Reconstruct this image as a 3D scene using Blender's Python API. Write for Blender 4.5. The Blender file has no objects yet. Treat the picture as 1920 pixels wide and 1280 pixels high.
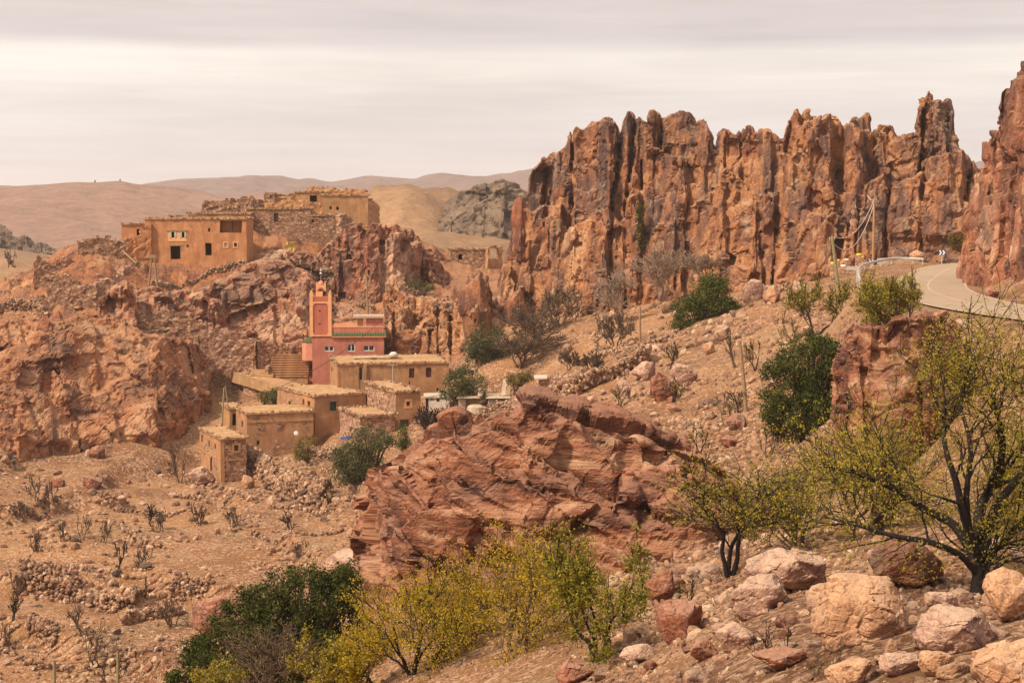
import bpy, math, random
import numpy as np
from mathutils import Vector, Matrix

# ------------------------------------------------------------------ camera, world, sun, exposure
sc = bpy.context.scene
COL = sc.collection
FPX = 2955.0                       # focal length in photo pixels (1920 wide)
HOR = 420.0                        # photo row of the horizon
PITCH = math.atan((640 - HOR) / FPX)
cam_data = bpy.data.cameras.new('camera')
cam_data.sensor_width = 36.0
cam_data.lens = 36.0 * FPX / 1920.0
cam_data.clip_start = 0.5
cam_data.clip_end = 30000
cam = bpy.data.objects.new('camera', cam_data)
cam.location = (0, 0, 0)
cam.rotation_euler = (math.pi / 2 - PITCH, 0, 0)
COL.objects.link(cam)
sc.camera = cam
sc.cycles.use_denoising = True
sc.cycles.max_bounces = 5
sc.cycles.diffuse_bounces = 3
sc.cycles.volume_bounces = 1
sc.cycles.transparent_max_bounces = 8
sc.view_settings.view_transform = 'Standard'
sc.view_settings.look = 'None'
sc.view_settings.exposure = 0.68
sc.view_settings.gamma = 1.0
sc.view_settings.use_curve_mapping = False

SUN_EL, SUN_AZ = 48.0, 236.0       # azimuth clockwise from +Y: behind the camera on the right
sun = bpy.data.lights.new('sun', 'SUN')
sun.energy = 3.3
sun.angle = math.radians(7)
sun.color = (1.0, 0.84, 0.62)
sun_o = bpy.data.objects.new('sun', sun)
COL.objects.link(sun_o)
_e, _a = math.radians(SUN_EL), math.radians(SUN_AZ)
_d = Vector((math.sin(_a) * math.cos(_e), math.cos(_a) * math.cos(_e), math.sin(_e)))
sun_o.rotation_euler = _d.to_track_quat('Z', 'Y').to_euler()

class NT:
    """small helper to write node trees"""
    def __init__(s, tree):
        s.t = tree; s.n = tree.nodes; s.l = tree.links
    def new(s, typ, **kw):
        n = s.n.new(typ)
        for k, v in kw.items():
            if k == 'ins':
                for a, b in v.items(): s.set(n, a, b)
            else: setattr(n, k, v)
        return n
    def set(s, n, a, b):
        i = n.inputs[a]
        if isinstance(b, bpy.types.NodeSocket): s.l.new(b, i)
        else: i.default_value = b
    def math(s, op, a, b=0.0, c=None, clamp=False):
        n = s.new('ShaderNodeMath', operation=op, use_clamp=clamp)
        s.set(n, 0, a); s.set(n, 1, b)
        if c is not None: s.set(n, 2, c)
        return n.outputs[0]
    def noise(s, vec, scale, detail=6.0, rough=0.55, dist=0.0):
        n = s.new('ShaderNodeTexNoise')
        s.set(n, 'Vector', vec); s.set(n, 'Scale', scale); s.set(n, 'Detail', detail)
        s.set(n, 'Roughness', rough); s.set(n, 'Distortion', dist)
        return n.outputs['Fac']
    def voro(s, vec, scale, feature='F1', out='Distance', rnd=1.0):
        n = s.new('ShaderNodeTexVoronoi', feature=feature)
        s.set(n, 'Vector', vec); s.set(n, 'Scale', scale); s.set(n, 'Randomness', rnd)
        return n.outputs[out]
    def ramp(s, fac, stops, interp='LINEAR'):
        n = s.new('ShaderNodeValToRGB')
        n.color_ramp.interpolation = interp
        cr = n.color_ramp.elements
        while len(cr) > 1: cr.remove(cr[-1])
        for i, (p, c) in enumerate(stops):
            e = cr[0] if i == 0 else cr.new(p)
            e.position = p
            e.color = (*c, 1) if isinstance(c, tuple) else (c, c, c, 1)
        s.set(n, 0, fac)
        return n.outputs[0]
    def mix(s, fac, a, b, blend='MIX'):
        n = s.new('ShaderNodeMix', data_type='RGBA', blend_type=blend)
        s.set(n, 0, fac)
        for idx, v in ((6, a), (7, b)):
            if isinstance(v, tuple) and len(v) == 3: v = (*v, 1)
            s.set(n, idx, v)
        return n.outputs[2]
    def mapping(s, vec, scale=(1, 1, 1), rot=(0, 0, 0), loc=(0, 0, 0)):
        n = s.new('ShaderNodeMapping')
        s.set(n, 'Vector', vec); s.set(n, 'Scale', scale); s.set(n, 'Rotation', rot); s.set(n, 'Location', loc)
        return n.outputs[0]

world = bpy.data.worlds.new('World')
sc.world = world
world.use_nodes = True
w = NT(world.node_tree)
w.n.clear()
tc = w.new('ShaderNodeTexCoord').outputs['Generated']
sky = w.new('ShaderNodeTexSky', sky_type='NISHITA', sun_disc=False)
sky.sun_elevation = _e; sky.sun_rotation = _a
sep = w.new('ShaderNodeSeparateXYZ', ins={0: tc})
up = w.math('MAXIMUM', sep.outputs[2], 0.0)
# layered overcast: long flat streaks of stratus
m1 = w.mapping(tc, scale=(2.2, 2.2, 26.0))
streak = w.noise(m1, 1.0, 5, 0.5, 0.3)
m2 = w.mapping(tc, scale=(5.0, 5.0, 85.0))
streak2 = w.noise(m2, 1.3, 6, 0.6, 0.4)
m3 = w.mapping(tc, scale=(3.0, 3.0, 9.0))
big = w.noise(m3, 0.9, 4, 0.5)
edge = w.math('ADD', up, w.math('MULTIPLY', w.math('SUBTRACT', streak, 0.5), 0.030))
edge = w.math('ADD', edge, w.math('MULTIPLY', w.math('SUBTRACT', streak2, 0.5), 0.007))
col = w.ramp(edge, [(0.0, (0.585, 0.545, 0.52)), (0.045, (0.52, 0.487, 0.475)), (0.075, (0.545, 0.507, 0.482)),
                    (0.095, (0.62, 0.572, 0.52)), (0.106, (0.625, 0.577, 0.525)), (0.1125, (0.47, 0.425, 0.415)),
                    (0.15, (0.50, 0.44, 0.42)), (0.3, (0.52, 0.46, 0.42)), (0.6, (0.55, 0.485, 0.44)), (1.0, (0.56, 0.495, 0.45))])
shade = w.math('ADD', w.math('MULTIPLY', streak2, 0.44), w.math('MULTIPLY', big, 0.44))
shade = w.math('ADD', shade, 0.58)
colv = w.new('ShaderNodeVectorMath', operation='SCALE'); w.set(colv, 0, col); w.set(colv, 3, shade)
skyv = w.new('ShaderNodeVectorMath', operation='SCALE'); w.set(skyv, 0, sky.outputs[0]); w.set(skyv, 3, 0.06)
# clouds cover all but a little of the clear sky behind them
cover = w.mix(0.93, skyv.outputs[0], colv.outputs[0])
bg = w.new('ShaderNodeBackground'); w.set(bg, 'Color', cover); w.set(bg, 'Strength', 1.0)
out = w.new('ShaderNodeOutputWorld'); w.l.new(bg.outputs[0], out.inputs[0])

# ------------------------------------------------------------------ geometry helpers
def uv2(px, py):
    """photo pixel -> direction with y == 1 (x/y, z/y)"""
    X = (np.asarray(px, float) - 960) / FPX
    U = (640 - np.asarray(py, float)) / FPX
    y = math.cos(PITCH) + U * math.sin(PITCH)
    z = -math.sin(PITCH) + U * math.cos(PITCH)
    return X / y, z / y
def P(px, py, Y):
    a, b = uv2(px, py)
    return np.array([a * Y, Y, b * Y], float)
def U_of(px, py=560):
    return float(uv2(px, py)[0])
def px_of(p):
    x, y, z = p
    f = y * math.cos(PITCH) - z * math.sin(PITCH)
    u = y * math.sin(PITCH) + z * math.cos(PITCH)
    return 960 + FPX * x / f, 640 - FPX * u / f

rs = np.random.RandomState(5)
_TAB = rs.rand(32, 32, 32).astype(np.float32)
_JIT = rs.rand(32, 32, 32, 3).astype(np.float32)
_RV = (rs.rand(32, 32, 32, 4).astype(np.float32) - 0.5)
def vnoise(p):
    p = np.asarray(p, np.float32)
    i = np.floor(p).astype(np.int32); f = p - i
    f = f * f * f * (f * (f * 6 - 15) + 10)
    i0 = i & 31; i1 = (i + 1) & 31
    x0, y0, z0 = i0[:, 0], i0[:, 1], i0[:, 2]; x1, y1, z1 = i1[:, 0], i1[:, 1], i1[:, 2]
    fx, fy, fz = f[:, 0], f[:, 1], f[:, 2]
    c00 = _TAB[x0, y0, z0] * (1 - fx) + _TAB[x1, y0, z0] * fx
    c10 = _TAB[x0, y1, z0] * (1 - fx) + _TAB[x1, y1, z0] * fx
    c01 = _TAB[x0, y0, z1] * (1 - fx) + _TAB[x1, y0, z1] * fx
    c11 = _TAB[x0, y1, z1] * (1 - fx) + _TAB[x1, y1, z1] * fx
    return (c00 * (1 - fy) + c10 * fy) * (1 - fz) + (c01 * (1 - fy) + c11 * fy) * fz - 0.5
def fbm(p, octv=4, gain=0.5):
    p = np.asarray(p, np.float32)
    s = 0; a = 1.0
    for k in range(octv):
        s = s + a * vnoise(p + 17.3 * k); p = p * 2.03; a *= gain
    return s
def worley(p):
    p = np.asarray(p, np.float32)
    i = np.floor(p).astype(np.int32); f = p - i
    n = len(p)
    f1 = np.full(n, 9., np.float32); f2 = np.full(n, 9., np.float32)
    off = np.zeros((n, 3), np.float32); rv = np.zeros((n, 4), np.float32)
    for dx in (-1, 0, 1):
        for dy in (-1, 0, 1):
            for dz in (-1, 0, 1):
                c = (i + np.array([dx, dy, dz], np.int32)) & 31
                v = f - np.array([dx, dy, dz], np.float32) - _JIT[c[:, 0], c[:, 1], c[:, 2]]
                d = (v * v).sum(1)
                m = d < f1
                f2 = np.where(m, f1, np.minimum(f2, d)); f1 = np.where(m, d, f1)
                off[m] = v[m]; rv[m] = _RV[c[m, 0], c[m, 1], c[m, 2]]
    return np.sqrt(f1), np.sqrt(f2), off, rv
def facets(p, size, amp, warp=0.35, rot=None, seed=0, crack=0.5, tilt=2.6):
    """blocky, faceted relief: every cell is its own tilted plane, joints between cells are cut in"""
    q = np.asarray(p, np.float32)
    if rot is not None: q = q @ np.asarray(rot, np.float32)
    q = q / np.asarray(size, np.float32) + seed * 7.31
    if warp:
        q = q + warp * np.stack([vnoise(q * 0.9 + 3), vnoise(q * 0.9 + 11), vnoise(q * 0.9 + 23)], 1)
    f1, f2, off, rv = worley(q)
    d = rv[:, 3] * 0.9 + (off * rv[:, :3]).sum(1) * tilt
    d = d - crack * np.exp(-((f2 - f1) / 0.07) ** 2)
    return d * amp

def mk(name, V, faces, mat=None, parent=None, smooth=False, attrs=None, link=True):
    V = np.asarray(V, np.float32).reshape(-1, 3)
    if isinstance(faces, np.ndarray): faces = [faces]
    faces = [np.asarray(f, np.int32) for f in faces if len(f)]
    me = bpy.data.meshes.new(name)
    me.vertices.add(len(V)); me.vertices.foreach_set('co', V.ravel())
    li = np.concatenate([f.ravel() for f in faces]); tot = np.concatenate([np.full(len(f), f.shape[1], np.int32) for f in faces])
    st = np.concatenate([[0], np.cumsum(tot)[:-1]]).astype(np.int32)
    me.loops.add(len(li)); me.loops.foreach_set('vertex_index', li)
    me.polygons.add(len(tot)); me.polygons.foreach_set('loop_start', st)
    me.update(calc_edges=True)
    if smooth: me.polygons.foreach_set('use_smooth', np.ones(len(tot), bool))
    else: me.polygons.foreach_set('use_smooth', np.zeros(len(tot), bool))
    for k, a in (attrs or {}).items():
        at = me.attributes.new(k, 'FLOAT', 'POINT'); at.data.foreach_set('value', np.asarray(a, np.float32).ravel())
    if mat: me.materials.append(mat)
    o = bpy.data.objects.new(name, me)
    if link: COL.objects.link(o)
    if parent: o.parent = parent
    return o
def tag(o, label=None, cat=None, group=None, kind=None):
    if label: o['label'] = label
    if cat: o['category'] = cat
    if group: o['group'] = group
    if kind: o['kind'] = kind
    return o
def empty(name, loc=(0, 0, 0), rz=0.0):
    o = bpy.data.objects.new(name, None); COL.objects.link(o)
    o.location = loc; o.rotation_euler = (0, 0, rz); o.empty_display_size = 0.3
    return o

class MB:
    """collects quads/tris"""
    def __init__(s): s.v = []; s.q = []; s.t = []; s.n = 0
    def quad(s, a, b, c, d):
        s.v += [a, b, c, d]; s.q.append((s.n, s.n + 1, s.n + 2, s.n + 3)); s.n += 4
    def add(s, V, F):
        V = [tuple(x) for x in V]; s.v += V
        for f in F: (s.q if len(f) == 4 else s.t).append(tuple(i + s.n for i in f))
        s.n += len(V)
    def box(s, x0, x1, y0, y1, z0, z1):
        V = [(x0, y0, z0), (x1, y0, z0), (x1, y1, z0), (x0, y1, z0), (x0, y0, z1), (x1, y0, z1), (x1, y1, z1), (x0, y1, z1)]
        s.add(V, [(3, 2, 1, 0), (4, 5, 6, 7), (0, 1, 5, 4), (1, 2, 6, 5), (2, 3, 7, 6), (3, 0, 4, 7)])
    def cyl(s, c, r, z0, z1, n=10, r2=None):
        r2 = r if r2 is None else r2
        V = [(c[0] + r * math.cos(6.2832 * k / n), c[1] + r * math.sin(6.2832 * k / n), z0) for k in range(n)] + \
            [(c[0] + r2 * math.cos(6.2832 * k / n), c[1] + r2 * math.sin(6.2832 * k / n), z1) for k in range(n)] + [(c[0], c[1], z0), (c[0], c[1], z1)]
        F = []
        for k in range(n):
            j = (k + 1) % n
            F += [(k, j, n + j, n + k), (j, k, 2 * n), (n + k, n + j, 2 * n + 1)]
        s.add(V, F)
    def build(s, name, mat, parent=None, jit=0.0, smooth=False, jscale=0.8, seed=0):
        V = np.array(s.v, np.float32)
        if jit:
            V = V + jit * np.stack([vnoise(V * jscale + 5.1 + seed), vnoise(V * jscale + 9.7 + seed), vnoise(V * jscale + 31.3 + seed)], 1) * 2
        fs = []
        if s.q: fs.append(np.array(s.q))
        if s.t: fs.append(np.array(s.t))
        return mk(name, V, fs, mat, parent, smooth)

def tube(pts, rad, n=6):
    """polyline -> tube verts, quads"""
    pts = np.asarray(pts, float); rad = np.broadcast_to(np.asarray(rad, float), (len(pts),))
    d = np.gradient(pts, axis=0); d /= np.linalg.norm(d, axis=1)[:, None] + 1e-9
    ref = np.array([0.31, 0.17, 0.93]) if abs(d[0, 2]) < 0.8 else np.array([0.9, 0.3, 0.1])
    a = np.cross(d, ref); a /= np.linalg.norm(a, axis=1)[:, None] + 1e-9
    b = np.cross(d, a)
    th = np.arange(n) * 2 * math.pi / n
    V = pts[:, None, :] + rad[:, None, None] * (a[:, None, :] * np.cos(th)[None, :, None] + b[:, None, :] * np.sin(th)[None, :, None])
    m = len(pts)
    i, j = np.meshgrid(np.arange(m - 1), np.arange(n), indexing='ij')
    jn = (j + 1) % n
    Fq = np.stack([i * n + j, i * n + jn, (i + 1) * n + jn, (i + 1) * n + j], -1).reshape(-1, 4)
    return V.reshape(-1, 3), Fq
class TB:
    def __init__(s): s.V = []; s.F = []; s.n = 0
    def add(s, pts, rad, n=5):
        v, f = tube(pts, rad, n); s.V.append(v); s.F.append(f + s.n); s.n += len(v)
    def build(s, name, mat, parent=None):
        return mk(name, np.concatenate(s.V), np.concatenate(s.F), mat, parent, True)

# ------------------------------------------------------------------ materials
def material(name):
    m = bpy.data.materials.new(name); m.use_nodes = True
    t = NT(m.node_tree); t.n.clear()
    b = t.new('ShaderNodeBsdfPrincipled'); o = t.new('ShaderNodeOutputMaterial')
    t.l.new(b.outputs[0], o.inputs[0])
    b.inputs['Roughness'].default_value = 0.9
    b.inputs['Specular IOR Level'].default_value = 0.25
    return m, t, b
def bump(t, b, h, strength=0.6, dist=0.1):
    n = t.new('ShaderNodeBump'); t.set(n, 'Strength', strength); t.set(n, 'Distance', dist); t.set(n, 'Height', h)
    t.set(b, 'Normal', n.outputs[0])
def simple(name, c, rough=0.85, var=0.25, scale=3.0, bmp=0.02, metal=0.0):
    m, t, b = material(name)
    g = t.new('ShaderNodeTexCoord').outputs['Object']
    n = t.noise(g, scale, 6, 0.65)
    c2 = tuple(x * (1 - var) for x in c); c1 = tuple(min(1, x * (1 + var)) for x in c)
    t.set(b, 'Base Color', t.ramp(n, [(0.3, c2), (0.7, c1)]))
    b.inputs['Roughness'].default_value = rough; b.inputs['Metallic'].default_value = metal
    if bmp: bump(t, b, t.noise(g, scale * 4, 4), 0.5, bmp)
    return m
def rock_mat(name, pal, scale=1.0, stretch=(1, 1, 1), rot=(0, 0, 0), dust=(0.50, 0.34, 0.22), dustf=0.5, streak=0.5, tintattr=False, dark=(0.075, 0.05, 0.045)):
    """pal: list of 5 linear colours from dark to light; streak: how much desert varnish"""
    m, t, b = material(name)
    g = t.new('ShaderNodeTexCoord').outputs['Object']
    gm = t.mapping(g, scale=stretch, rot=rot)
    gw = t.new('ShaderNodeVectorMath', operation='ADD')
    nz = t.new('ShaderNodeTexNoise'); t.set(nz, 'Vector', gm); t.set(nz, 'Scale', 0.6 * scale); t.set(nz, 'Detail', 4.0)
    t.set(gw, 0, gm); t.set(gw, 1, nz.outputs['Color'])
    gw = gw.outputs[0]
    n1 = t.noise(gw, 0.22 * scale, 8, 0.62, 0.6)
    if tintattr:
        at = t.new('ShaderNodeAttribute', attribute_name='tint').outputs['Fac']
        n1 = t.math('ADD', t.math('MULTIPLY', n1, 0.45), t.math('MULTIPLY', at, 0.55))
    c = t.ramp(n1, [(0.37, pal[0]), (0.445, pal[1]), (0.50, pal[2]), (0.55, pal[3]), (0.63, pal[4])])
    # mineral blotches at a smaller scale
    n2 = t.noise(gw, 1.4 * scale, 10, 0.7, 0.4)
    c = t.mix(t.ramp(n2, [(0.46, 0.0), (0.62, 0.7)]), c, pal[3])
    c = t.mix(t.ramp(t.noise(gw, 0.9 * scale, 8, 0.7, 0.5), [(0.33, 0.85), (0.46, 0.0)]), c, pal[0])
    c = t.mix(t.ramp(t.noise(gw, 2.3 * scale, 8, 0.72, 0.3), [(0.56, 0.0), (0.66, 0.6)]), c, pal[4])
    n3 = t.noise(gw, 3.7 * scale, 8, 0.7)
    c = t.mix(t.ramp(n3, [(0.35, 0.5), (0.52, 0.0)]), c, pal[1])
    # fine grain
    n4 = t.noise(g, 14 * scale, 6, 0.75)
    c = t.mix(1.0, c, t.ramp(n4, [(0.32, 0.55), (0.68, 1.3)]), 'MULTIPLY')
    # desert varnish: dark purple-brown stains running down
    if streak:
        gs = t.mapping(g, scale=(0.5 * scale, 0.5 * scale, 0.13 * scale))
        n5 = t.noise(gs, 1.0, 7, 0.6, 0.8)
        c = t.mix(t.ramp(n5, [(0.49, 0.0), (0.62, streak)]), c, dark)
        n6 = t.noise(gs, 2.1, 7, 0.65, 0.5)
        c = t.mix(t.ramp(n6, [(0.60, 0.0), (0.72, streak * 0.9)]), c, (0.42, 0.30, 0.22))
    # windblown dust and bleaching on ledges
    if dustf:
        geo = t.new('ShaderNodeNewGeometry').outputs['Normal']
        nzs = t.new('ShaderNodeSeparateXYZ', ins={0: geo}).outputs[2]
        dd = t.math('ADD', nzs, t.math('MULTIPLY', t.math('SUBTRACT', n2, 0.5), 0.8))
        c = t.mix(t.ramp(dd, [(0.35, 0.0), (0.85, dustf)]), c, dust)
    t.set(b, 'Base Color', c)
    v = t.voro(gw, 1.6 * scale, 'DISTANCE_TO_EDGE')
    v = t.math('MINIMUM', v, 0.09)
    v2 = t.math('MINIMUM', t.voro(gw, 4.3 * scale, 'DISTANCE_TO_EDGE'), 0.10)
    h = t.math('ADD', t.math('MULTIPLY', v, 1.6), t.math('MULTIPLY', v2, 0.7))
    h = t.math('ADD', h, t.math('MULTIPLY', t.noise(gm, 1.6 * scale, 12, 0.68), 1.2))
    bump(t, b, h, 0.9, 0.16 / scale)
    return m

PAL_CLIFF = [(0.085, 0.048, 0.045), (0.175, 0.074, 0.048), (0.31, 0.125, 0.062), (0.43, 0.195, 0.088), (0.56, 0.34, 0.20)]
PAL_RED = [(0.095, 0.042, 0.038), (0.195, 0.072, 0.046), (0.31, 0.112, 0.064), (0.41, 0.180, 0.102), (0.60, 0.37, 0.25)]
PAL_PINK = [(0.22, 0.12, 0.10), (0.33, 0.175, 0.135), (0.45, 0.26, 0.19), (0.56, 0.35, 0.24), (0.66, 0.47, 0.35)]
PAL_ORANGE = [(0.20, 0.10, 0.075), (0.36, 0.175, 0.10), (0.52, 0.27, 0.145), (0.62, 0.37, 0.22), (0.70, 0.50, 0.36)]
PAL_GREY = [(0.065, 0.048, 0.042), (0.13, 0.088, 0.07), (0.20, 0.135, 0.10), (0.28, 0.195, 0.14), (0.40, 0.29, 0.20)]
M_cliff = rock_mat('cliff_rock', PAL_CLIFF, 0.62, stretch=(1, 1, 0.45), streak=0.8, dustf=0.35, dark=(0.085, 0.055, 0.055))
M_cliff_r = rock_mat('red_cliff_rock', PAL_RED, 0.8, stretch=(1, 1, 0.5), streak=0.6, dustf=0.4)
PAL_BIG = [(0.058, 0.026, 0.023), (0.125, 0.044, 0.027), (0.225, 0.076, 0.040), (0.34, 0.135, 0.070), (0.58, 0.35, 0.22)]
M_big = rock_mat('banded_red_rock', PAL_BIG, 1.5, stretch=(0.4, 0.7, 3.2), rot=(0.2, 0.38, 0), dust=(0.42, 0.22, 0.145), dustf=0.45, streak=0.4)
M_right = rock_mat('purple_red_rock', PAL_BIG, 1.6, stretch=(0.8, 1, 1.6), rot=(0, -0.15, 0), dust=(0.30, 0.145, 0.105), dustf=0.4, streak=0.4)
M_hill = rock_mat('hill_rock', [(0.085, 0.040, 0.034), (0.185, 0.070, 0.042), (0.32, 0.120, 0.060), (0.42, 0.185, 0.090), (0.56, 0.34, 0.21)], 0.8, stretch=(1, 1, 0.8), streak=0.6, dustf=0.45, dust=(0.46, 0.25, 0.14))
M_grey = rock_mat('grey_far_rock', [tuple(v * .7 for v in c_) for c_ in PAL_GREY], 0.30, stretch=(1, 1, 0.6), streak=0.2, dustf=0.3, dust=(0.27, 0.19, 0.13))
M_bpink = rock_mat('pink_boulder', PAL_PINK, 2.2, dust=(0.62, 0.46, 0.34), dustf=0.45, streak=0.3, dark=(0.13, 0.085, 0.08))
M_bor = rock_mat('ochre_boulder', PAL_ORANGE, 1.8, dust=(0.66, 0.46, 0.31), dustf=0.35, streak=0.35, dark=(0.2, 0.12, 0.09))
M_bred = rock_mat('red_boulder', PAL_RED, 2.2, dust=(0.5, 0.33, 0.25), dustf=0.35, streak=0.35)
M_stones = rock_mat('loose_stones', [(0.07, 0.052, 0.048), (0.18, 0.092, 0.062), (0.34, 0.175, 0.105), (0.46, 0.27, 0.17), (0.68, 0.49, 0.35)], 3.0, dustf=0.15, streak=0.0, tintattr=True)

def soil_mat():
    m, t, b = material('soil')
    g = t.new('ShaderNodeTexCoord').outputs['Object']
    rk = t.new('ShaderNodeAttribute', attribute_name='rock').outputs['Fac']
    n = t.noise(g, 0.05, 7, 0.6, 0.4)
    c = t.ramp(n, [(0.36, (0.125, 0.052, 0.024)), (0.5, (0.235, 0.103, 0.041)), (0.64, (0.35, 0.172, 0.072))])
    n2 = t.noise(g, 0.45, 8, 0.7)
    c = t.mix(t.ramp(n2, [(0.45, 0.0), (0.65, 0.6)]), c, (0.37, 0.19, 0.092))
    c = t.mix(t.ramp(t.noise(g, 0.11, 7, 0.65, 0.5), [(0.38, 0.75), (0.48, 0.0)]), c, (0.15, 0.065, 0.033))
    n7 = t.noise(g, 0.17, 6, 0.6)
    c = t.mix(t.ramp(n7, [(0.54, 0.0), (0.68, 0.55)]), c, (0.29, 0.21, 0.11))     # dry grass tinge
    # gravel: every cell its own shade, some nearly white, some dark
    v = t.new('ShaderNodeTexVoronoi'); t.set(v, 'Vector', g); t.set(v, 'Scale', 5.5)
    vc = t.new('ShaderNodeSeparateColor', ins={0: v.outputs['Color']}).outputs[0]
    dens = t.math('ADD', t.math('MULTIPLY', t.noise(g, 0.35, 5, 0.6), 0.95), t.math('MULTIPLY', vc, 0.42))
    c = t.mix(t.ramp(dens, [(0.74, 0.0), (0.80, 0.7)]), c, t.ramp(vc, [(0.3, (0.20, 0.10, 0.06)), (0.6, (0.40, 0.215, 0.125)), (0.95, (0.62, 0.41, 0.28))]))
    v3 = t.new('ShaderNodeTexVoronoi'); t.set(v3, 'Vector', g); t.set(v3, 'Scale', 14.0)
    vc3 = t.new('ShaderNodeSeparateColor', ins={0: v3.outputs['Color']}).outputs[1]
    c = t.mix(t.ramp(vc3, [(0.78, 0.0), (0.86, 0.5)]), c, (0.55, 0.34, 0.21))
    c = t.mix(t.ramp(vc3, [(0.12, 0.6), (0.2, 0.0)]), c, (0.17, 0.095, 0.06))
    # bare rock
    n3 = t.noise(g, 0.25, 9, 0.65, 0.6)
    r = t.ramp(n3, [(0.3, PAL_CLIFF[0]), (0.42, PAL_CLIFF[1]), (0.5, PAL_CLIFF[2]), (0.6, PAL_CLIFF[3]), (0.72, (0.52, 0.33, 0.22))])
    n4 = t.noise(g, 2.5, 9, 0.75)
    r = t.mix(1.0, r, t.ramp(n4, [(0.3, 0.62), (0.7, 1.3)]), 'MULTIPLY')
    geo = t.new('ShaderNodeNewGeometry').outputs['Normal']
    nz = t.new('ShaderNodeSeparateXYZ', ins={0: geo}).outputs[2]
    r = t.mix(t.ramp(t.math('ADD', nz, t.math('MULTIPLY', t.math('SUBTRACT', n4, 0.5), 0.5)), [(0.86, 0.0), (1.02, 0.7)]), r, (0.36, 0.19, 0.105))
    fac = t.math('ADD', rk, t.math('MULTIPLY', t.math('SUBTRACT', n2, 0.5), 0.7))
    c = t.mix(t.ramp(fac, [(0.40, 0.0), (0.55, 1.0)]), c, r)
    t.set(b, 'Base Color', c)
    h = t.math('ADD', t.math('MULTIPLY', t.noise(g, 3.0, 10, 0.75), 1.0), t.math('MULTIPLY', v.outputs['Distance'], 0.5))
    h = t.math('ADD', h, t.math('MULTIPLY', t.math('MINIMUM', t.voro(g, 1.1, 'DISTANCE_TO_EDGE'), 0.08), t.math('MULTIPLY', rk, 4.0)))
    bump(t, b, h, 1.0, 0.16)
    return m
M_soil = soil_mat()
def hill_mat(name, a, bcol, s=0.004):
    m, t, b = material(name)
    g = t.new('ShaderNodeTexCoord').outputs['Object']
    n = t.noise(g, s, 9, 0.62, 0.3); n2 = t.noise(g, s * 22, 8, 0.7)
    c = t.ramp(n, [(0.3, a), (0.7, bcol)])
    c = t.mix(1.0, c, t.ramp(n2, [(0.35, 0.78), (0.65, 1.18)]), 'MULTIPLY')
    v = t.new('ShaderNodeTexVoronoi'); t.set(v, 'Vector', g); t.set(v, 'Scale', s * 55)
    c = t.mix(t.ramp(v.outputs['Distance'], [(0.08, 0.5), (0.2, 0.0)]), c, tuple(x * 0.5 for x in a))
    t.set(b, 'Base Color', c)
    bump(t, b, n2, 0.7, 0.02 / s)
    return m
M_far1 = hill_mat('far_hill_soil', (0.235, 0.140, 0.105), (0.32, 0.20, 0.155))
M_far2 = hill_mat('far_ridge_soil', (0.17, 0.115, 0.11), (0.25, 0.17, 0.15), 0.0015)
M_mid = hill_mat('ochre_hill_soil', (0.16, 0.105, 0.07), (0.36, 0.21, 0.115), 0.016)
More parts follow.
